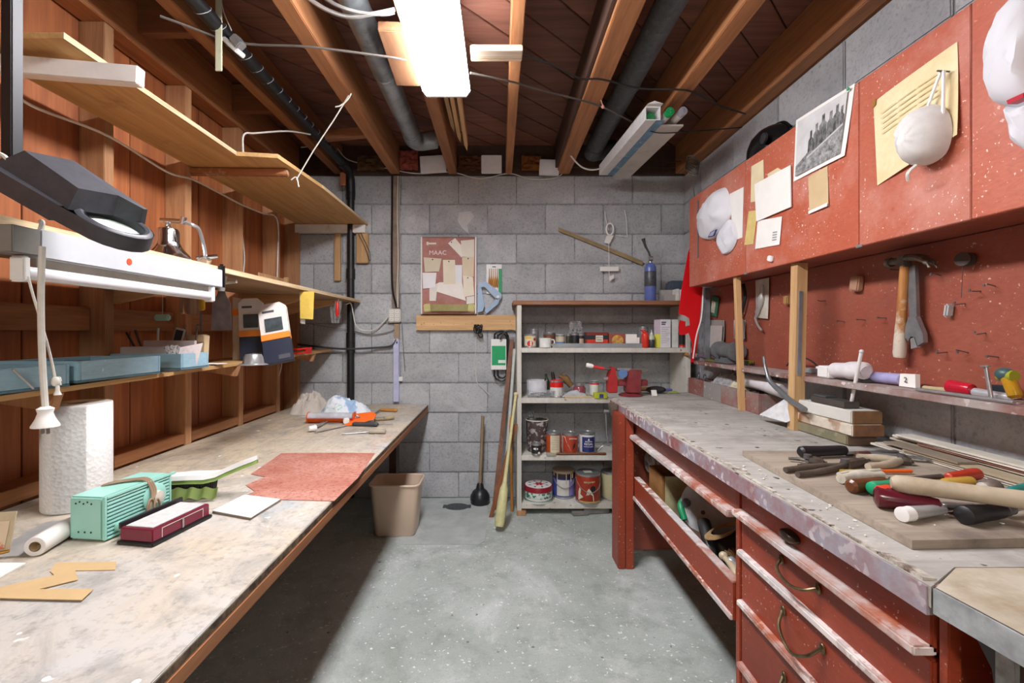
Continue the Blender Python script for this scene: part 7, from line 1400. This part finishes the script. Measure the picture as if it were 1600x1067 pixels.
# stack of three long boxed stones
bz = ZR+.001
for i, (x, y, w, L, h, rz, m1, m2, lab) in enumerate(((1.15, 1.59, .095, .29, .034, .03, plain('8a8468', .7, 0, .2, 12, dirt='d2cfc4'), plain('6a5344', .7), 'olive boxed stone at the bottom of the stack of three'), (1.152, 1.575, .10, .31, .038, .02, flecked('peeling_white', 'c9bda8', 'dcd6ca', '8a5a34', 16, .5, stain='a97f55', slo=.45, shi=.6), plain('8d6446', .8, 0, .25, 30), 'peeling white and brown boxed stone in the middle of the stack'), (1.155, 1.57, .098, .28, .042, .03, plain('d5d4cc', .7, 0, .1, 8, dirt='a3a898'), plain('8f6a48', .8, 0, .2, 30), 'white boxed stone with a brown end on top of the stack'))):
    t = thing('boxed_stone', lab, 'box', V(x, y, bz)); c = V(x, y, 0)
    part('body', rotz(B().bx(x-w/2, x+w/2, y-L/2+.006, y+L/2, bz, bz+h-.001, .003), c, rz), m1, t); part('end', rotz(B().bx(x-w/2+.001, x+w/2-.001, y-L/2, y-L/2+.0055, bz+.0005, bz+h-.0015, .002), c, rz), m2, t, 'brown bare end'); bz += h
t = thing('dark_block', 'dark steel block with a shallow step on top of the stacked boxes', 'block', V(1.14, 1.57, bz)); part('block', B().bx(1.115, 1.165, 1.47, 1.63, bz+.0005, bz+.022, .002), plain('57514d', .5, .2, .2, 20), t); part('step', B().bx(1.12, 1.16, 1.56, 1.625, bz+.0222, bz+.027, .001), M_DGREY, t)
wst = thing('white_stick', 'white stick standing tilted on the dark block', 'stick', V(1.15, 1.48, bz+.0225)); a = V(1.15, 1.485, bz+.0228); e = onx(1346, 549, 1.13); part('shaft', B().cyl(a, e, .0052, .0052, 12), M_WHITE, wst); part('tip', B().sph(e, .0065), plain('d5d5d8', .4), wst)
# thin strips of moulding along the wall
random.seed(21)
cols = ['cfc2ac', 'e2ddd2', '9a6a58', 'd9d3c6', 'e6e2da', 'b8a88c', 'dcd6c8', '8f8272']
for i in range(8):
    z = ZR+.001+.0062*(i//2); x = 1.222-.055*(i % 2)-.004*(i//2); L = (.62, .60, .5, .58, .52, .3, .34, .22)[i]; y0 = (.78, .80, .80, .80, .86, .98, 1.02, 1.12)[i]
    if x-.026 < 1.2 and i < 8: z += .0165
    if i % 2 == 0: z += .0165
    single('wood_strip', ('white moulding strip at the bottom by the wall', 'white strip nearest the tools in the moulding pile', 'reddish brown strip beside the wall in the moulding pile', 'pale strip second from the tools', 'long white strip lying upper in the moulding pile', 'tan short strip near the boxes', 'cream strip topmost by the wall', 'grey brown short strip topmost of the moulding pile')[i], 'strip', rotz(B().bx(x-.026, x+.024, y0, y0+L, z, z+.0058, .0008), V(x, y0+L/2, 0), random.uniform(-.02, .01)), plain(cols[i], .6, 0, .15, 10), 'moulding strips along the wall')
# loose things on the bench
q = B(); p = onz(1022, 619, ZR+.001); q.box(p+V(0, 0, .018), (.035, .004, .036), (-.3, 0, .2), .002); single('white_tag', 'small white tag standing on the far end of the right bench', 'tag', q, M_PAPER)
q = B(); p = onz(1042, 611, ZR+.001); q.box(p+V(0, 0, .008), (.06, .03, .015), (0, 0, .2), .003); single('blue_pad', 'small lilac blue pad at the far end of the right bench', 'pad', q, plain('6d6fb5', .5))
q = B(); p = onz(1010, 612, ZR+.001); q.lathe([(.012, 0), (.016, .01), (.014, .06), (.008, .075)], p+V(-.05, .02, .016), (1, -.1, 0), 12); q.mi = 1; q.tube([p+V(-.05, .02, .016), p+V(-.085, .02, .03), p+V(-.10, .02, .05), p+V(-.12, .01, .045)], .007, 8, 4); single('wooden_vise_handle', 'tool with a brown wooden grip lying beside the vise', 'tool', q, [plain('9a7348', .5), M_STEEL])
q = B()
for k in range(6): q.tube([V(.98+.012*k, 2.68, ZR+.003), V(1.0+.01*k, 2.70+.006*k, ZR+.012), V(1.03+.008*k, 2.69, ZR+.003)], .002, 5, 4)
single('green_string', 'yellow green string heap at the far end of the right bench', 'string', q, plain('8f9a4a', .7))
q = B(); p = onz(1022, 612, ZR+.001); p = V(.93, 2.7, ZR+.001); q.sph(p+V(0, 0, .022), .04, (1.5, .8, .55)); q.box(p+V(.01, -.03, .03), (.05, .006, .02), None, .002); single('black_pouch', 'black bulging pouch behind the string heap beside the vise', 'pouch', q, plain('2f2c2c', .6))
# small carpenter clamp on the far corner of the bench
ck = thing('corner_clamp', 'steel clamp gripping the far front corner of the right bench', 'clamp', V(.585, 2.34, .70))
M_CLM = plain('9a9c9c', .4, .6, .25, 30)
part('body', B().prism([V(.565, 2.3, .762), V(.596, 2.3, .762), V(.596, 2.3, .70), V(.585, 2.3, .69), V(.572, 2.3, .715)], (0, .06, 0)), M_CLM, ck); part('screw', B().cyl((.56, 2.33, .725), (.535, 2.33, .725), .009), M_CLM, ck); part('bar', B().cyl((.545, 2.33, .73), (.552, 2.33, .60), .005), M_CLM, ck); part('block', B().bx(.567, .599, 2.295, 2.37, .735, .766, .003), plain('6a5a4c', .7), ck, 'splintered wooden block')
# ---- things under the right bench
ZU = .348
fd = thing('foil_duct', 'crinkled aluminium duct hose lying under the right bench', 'hose', V(.75, 2.12, .53)); a = V(.705, 2.15, .516); ax = V(1, .06, .0).normalized()
q = B(); q.lathe([(.046+.004*(i % 2), .011*i) for i in range(30)], a, ax, 24); part('tube', q, plain('d6d8d9', .3, .2, .2, 40), fd)
q = B(); 
for i in range(6): q.tube([a+ax*-.001+V(0, 0, 0)+ (ax.orthogonal().normalized()*math.cos(t)+ax.cross(ax.orthogonal()).normalized()*math.sin(t))*(.045-.007*i) for t in [j*PI/8 for j in range(16)]], .002, 5, 1, True)
part('coil_end', q, M_STEEL, fd, 'spiral end', 'stuff')
wbx = thing('wooden_box', 'open wooden box with a cream front under the right bench', 'box', V(.76, 2.0, ZU)); x0, y0 = .70, 1.92
part('front', B().bx(x0, x0+.15, y0, y0+.012, ZU, .52, .002), plain('cfc79a', .6, 0, .2, 12, dirt='b09a6a'), wbx); part('side', B().bx(x0-.012, x0-.0005, y0, y0+.17, ZU, .52, .002), plain('a97a45', .6, 0, .25, 20), wbx); part('side', B().bx(x0+.1505, x0+.162, y0, y0+.17, ZU, .52, .002), plain('a97a45', .6), wbx); part('bottom', B().bx(x0, x0+.15, y0+.0125, y0+.17, ZU, ZU+.012), M_DARKW, wbx); part('back', B().bx(x0, x0+.15, y0+.158, y0+.17, ZU+.0125, .52), plain('a97a45', .6), wbx)
sw = thing('saw_blade', 'large round grey plate standing under the right bench', 'blade', V(.80, 1.68, ZU)); c = V(.785, 1.70, .475); n = V(-.55, -.8, .35).normalized()
part('disc', B().lathe([(.103, -.002), (.103, .002), (.012, .002)], c, n, 36), plain('b2b6b8', .5, .1, .25, 12), sw); o1 = n.orthogonal().normalized()
part('hub_hole', B().lathe([(.008, .0021), (.001, .0026)], c+o1*.03, n, 12), M_BLACK, sw); part('clip', B().lathe([(.016, .002), (.016, .008), (.008, .01)], c-V(.075, -.05, 0)*.9, n, 12), M_DGREY, sw)
q = B(); q.tube([V(.70, 1.72, .42), V(.698, 1.75, .46), V(.72, 1.78, .475), V(.74, 1.80, .45)], .012, 10, 5); single('green_hose', 'green curved hose piece behind the tray front under the bench', 'hose', q, plain('1c8a5a', .4))
q = B(); q.tube([V(.72, 1.60, .46), V(.705, 1.54, .435), V(.69, 1.48, .40)], [.022, .021, .019], 14, 4); q.mi = 1; q.lathe([(.014, 0), (.014, .004), (.009, .004), (.009, -.01)], V(.69, 1.478, .399), (-.1, -.8, -.4), 14); single('black_flashlight', 'black tube flashlight lying in the bench tray', 'flashlight', q, [plain('2b2829', .4), M_STEEL])
random.seed(17)
q = B(); c0 = V(.75, 1.42, .42)
for i in range(90):
    a = random.uniform(-.9, .9); b2 = random.uniform(-.5, .3); d = V(math.sin(a)*.5, -math.cos(a), b2*.6).normalized(); L = random.uniform(.09, .17); s = c0+V(random.uniform(-.01, .01), random.uniform(-.01, .01), random.uniform(-.01, .01)); q.tube([s-d*.04, s+d*L*.5+V(0, 0, .008), s+d*L], .0016, 4)
for i in range(5): q.tube([c0+V(-.02+.05*math.cos(t)+.004*i, .08+.03*math.sin(t), .05+.02*math.cos(t)+.003*i) for t in [j*PI/7 for j in range(14)]], .003, 5, 1, True)
single('twine_bundle', 'bundle of tan twine tied in the middle lying in the bench tray', 'twine', q, plain('a5885c', .9, 0, .25, 40))
for i, (p, e, r, m_, lab) in enumerate(((V(.70, 1.42, .43), V(.695, 1.30, .39), .011, 'c9b99a', 'cream knotted stick in the bench tray'), (V(.715, 1.40, .42), V(.70, 1.27, .40), .014, 'c9cacc', 'chrome tool arm lying in the bench tray'), (V(.735, 1.36, .40), V(.72, 1.26, .385), .009, 'b0b2b5', 'thin steel bar lying beside the chrome arm'), (V(.69, 1.36, .41), V(.67, 1.27, .40), .007, '8a8d90', 'dull rod against the tray front'))):
    q = B(); q.tube([p, p*.5+e*.5+V(.004, 0, .01), e], [r*.8, r, r*.9], 10, 4); q.sph(p, r*1.3); q.sph(e, r*1.2); single('tray_tool', lab, 'tool', q, plain(m_, .3, .5 if i else 0, .15, 20))
for i, (x, y, s, m_, lab) in enumerate(((.80, 1.50, (.12, .2, .06), '4a3a30', 'brown wooden block lying deep in the bench tray'), (.86, 1.36, (.16, .12, .05), '332d2a', 'dark case lying deep in the bench tray'), (.72, 1.64, (.05, .16, .05), '5f4536', 'brown wedge of wood behind the tray front'))):
    q = B(); q.box((x, y, ZU+s[2]/2+.001), s, (0, 0, .2*i), .004); single('tray_block', lab, 'block', q, plain(m_, .7, 0, .2, 20))
# white papers on the low shelf of the near table
q = B(); q.bx(.70, .80, .48, .56, .4405, .52, .003); single('white_carton', 'white carton on the low shelf of the near right table', 'box', q, M_PAPER)
q = B(); q.bx(.685, .9, .40, .47, .4405, .455, .001); single('paper_stack', 'stack of pale papers on the low shelf of the near right table', 'papers', q, plain('c9c2b2', .8))
make_texts()
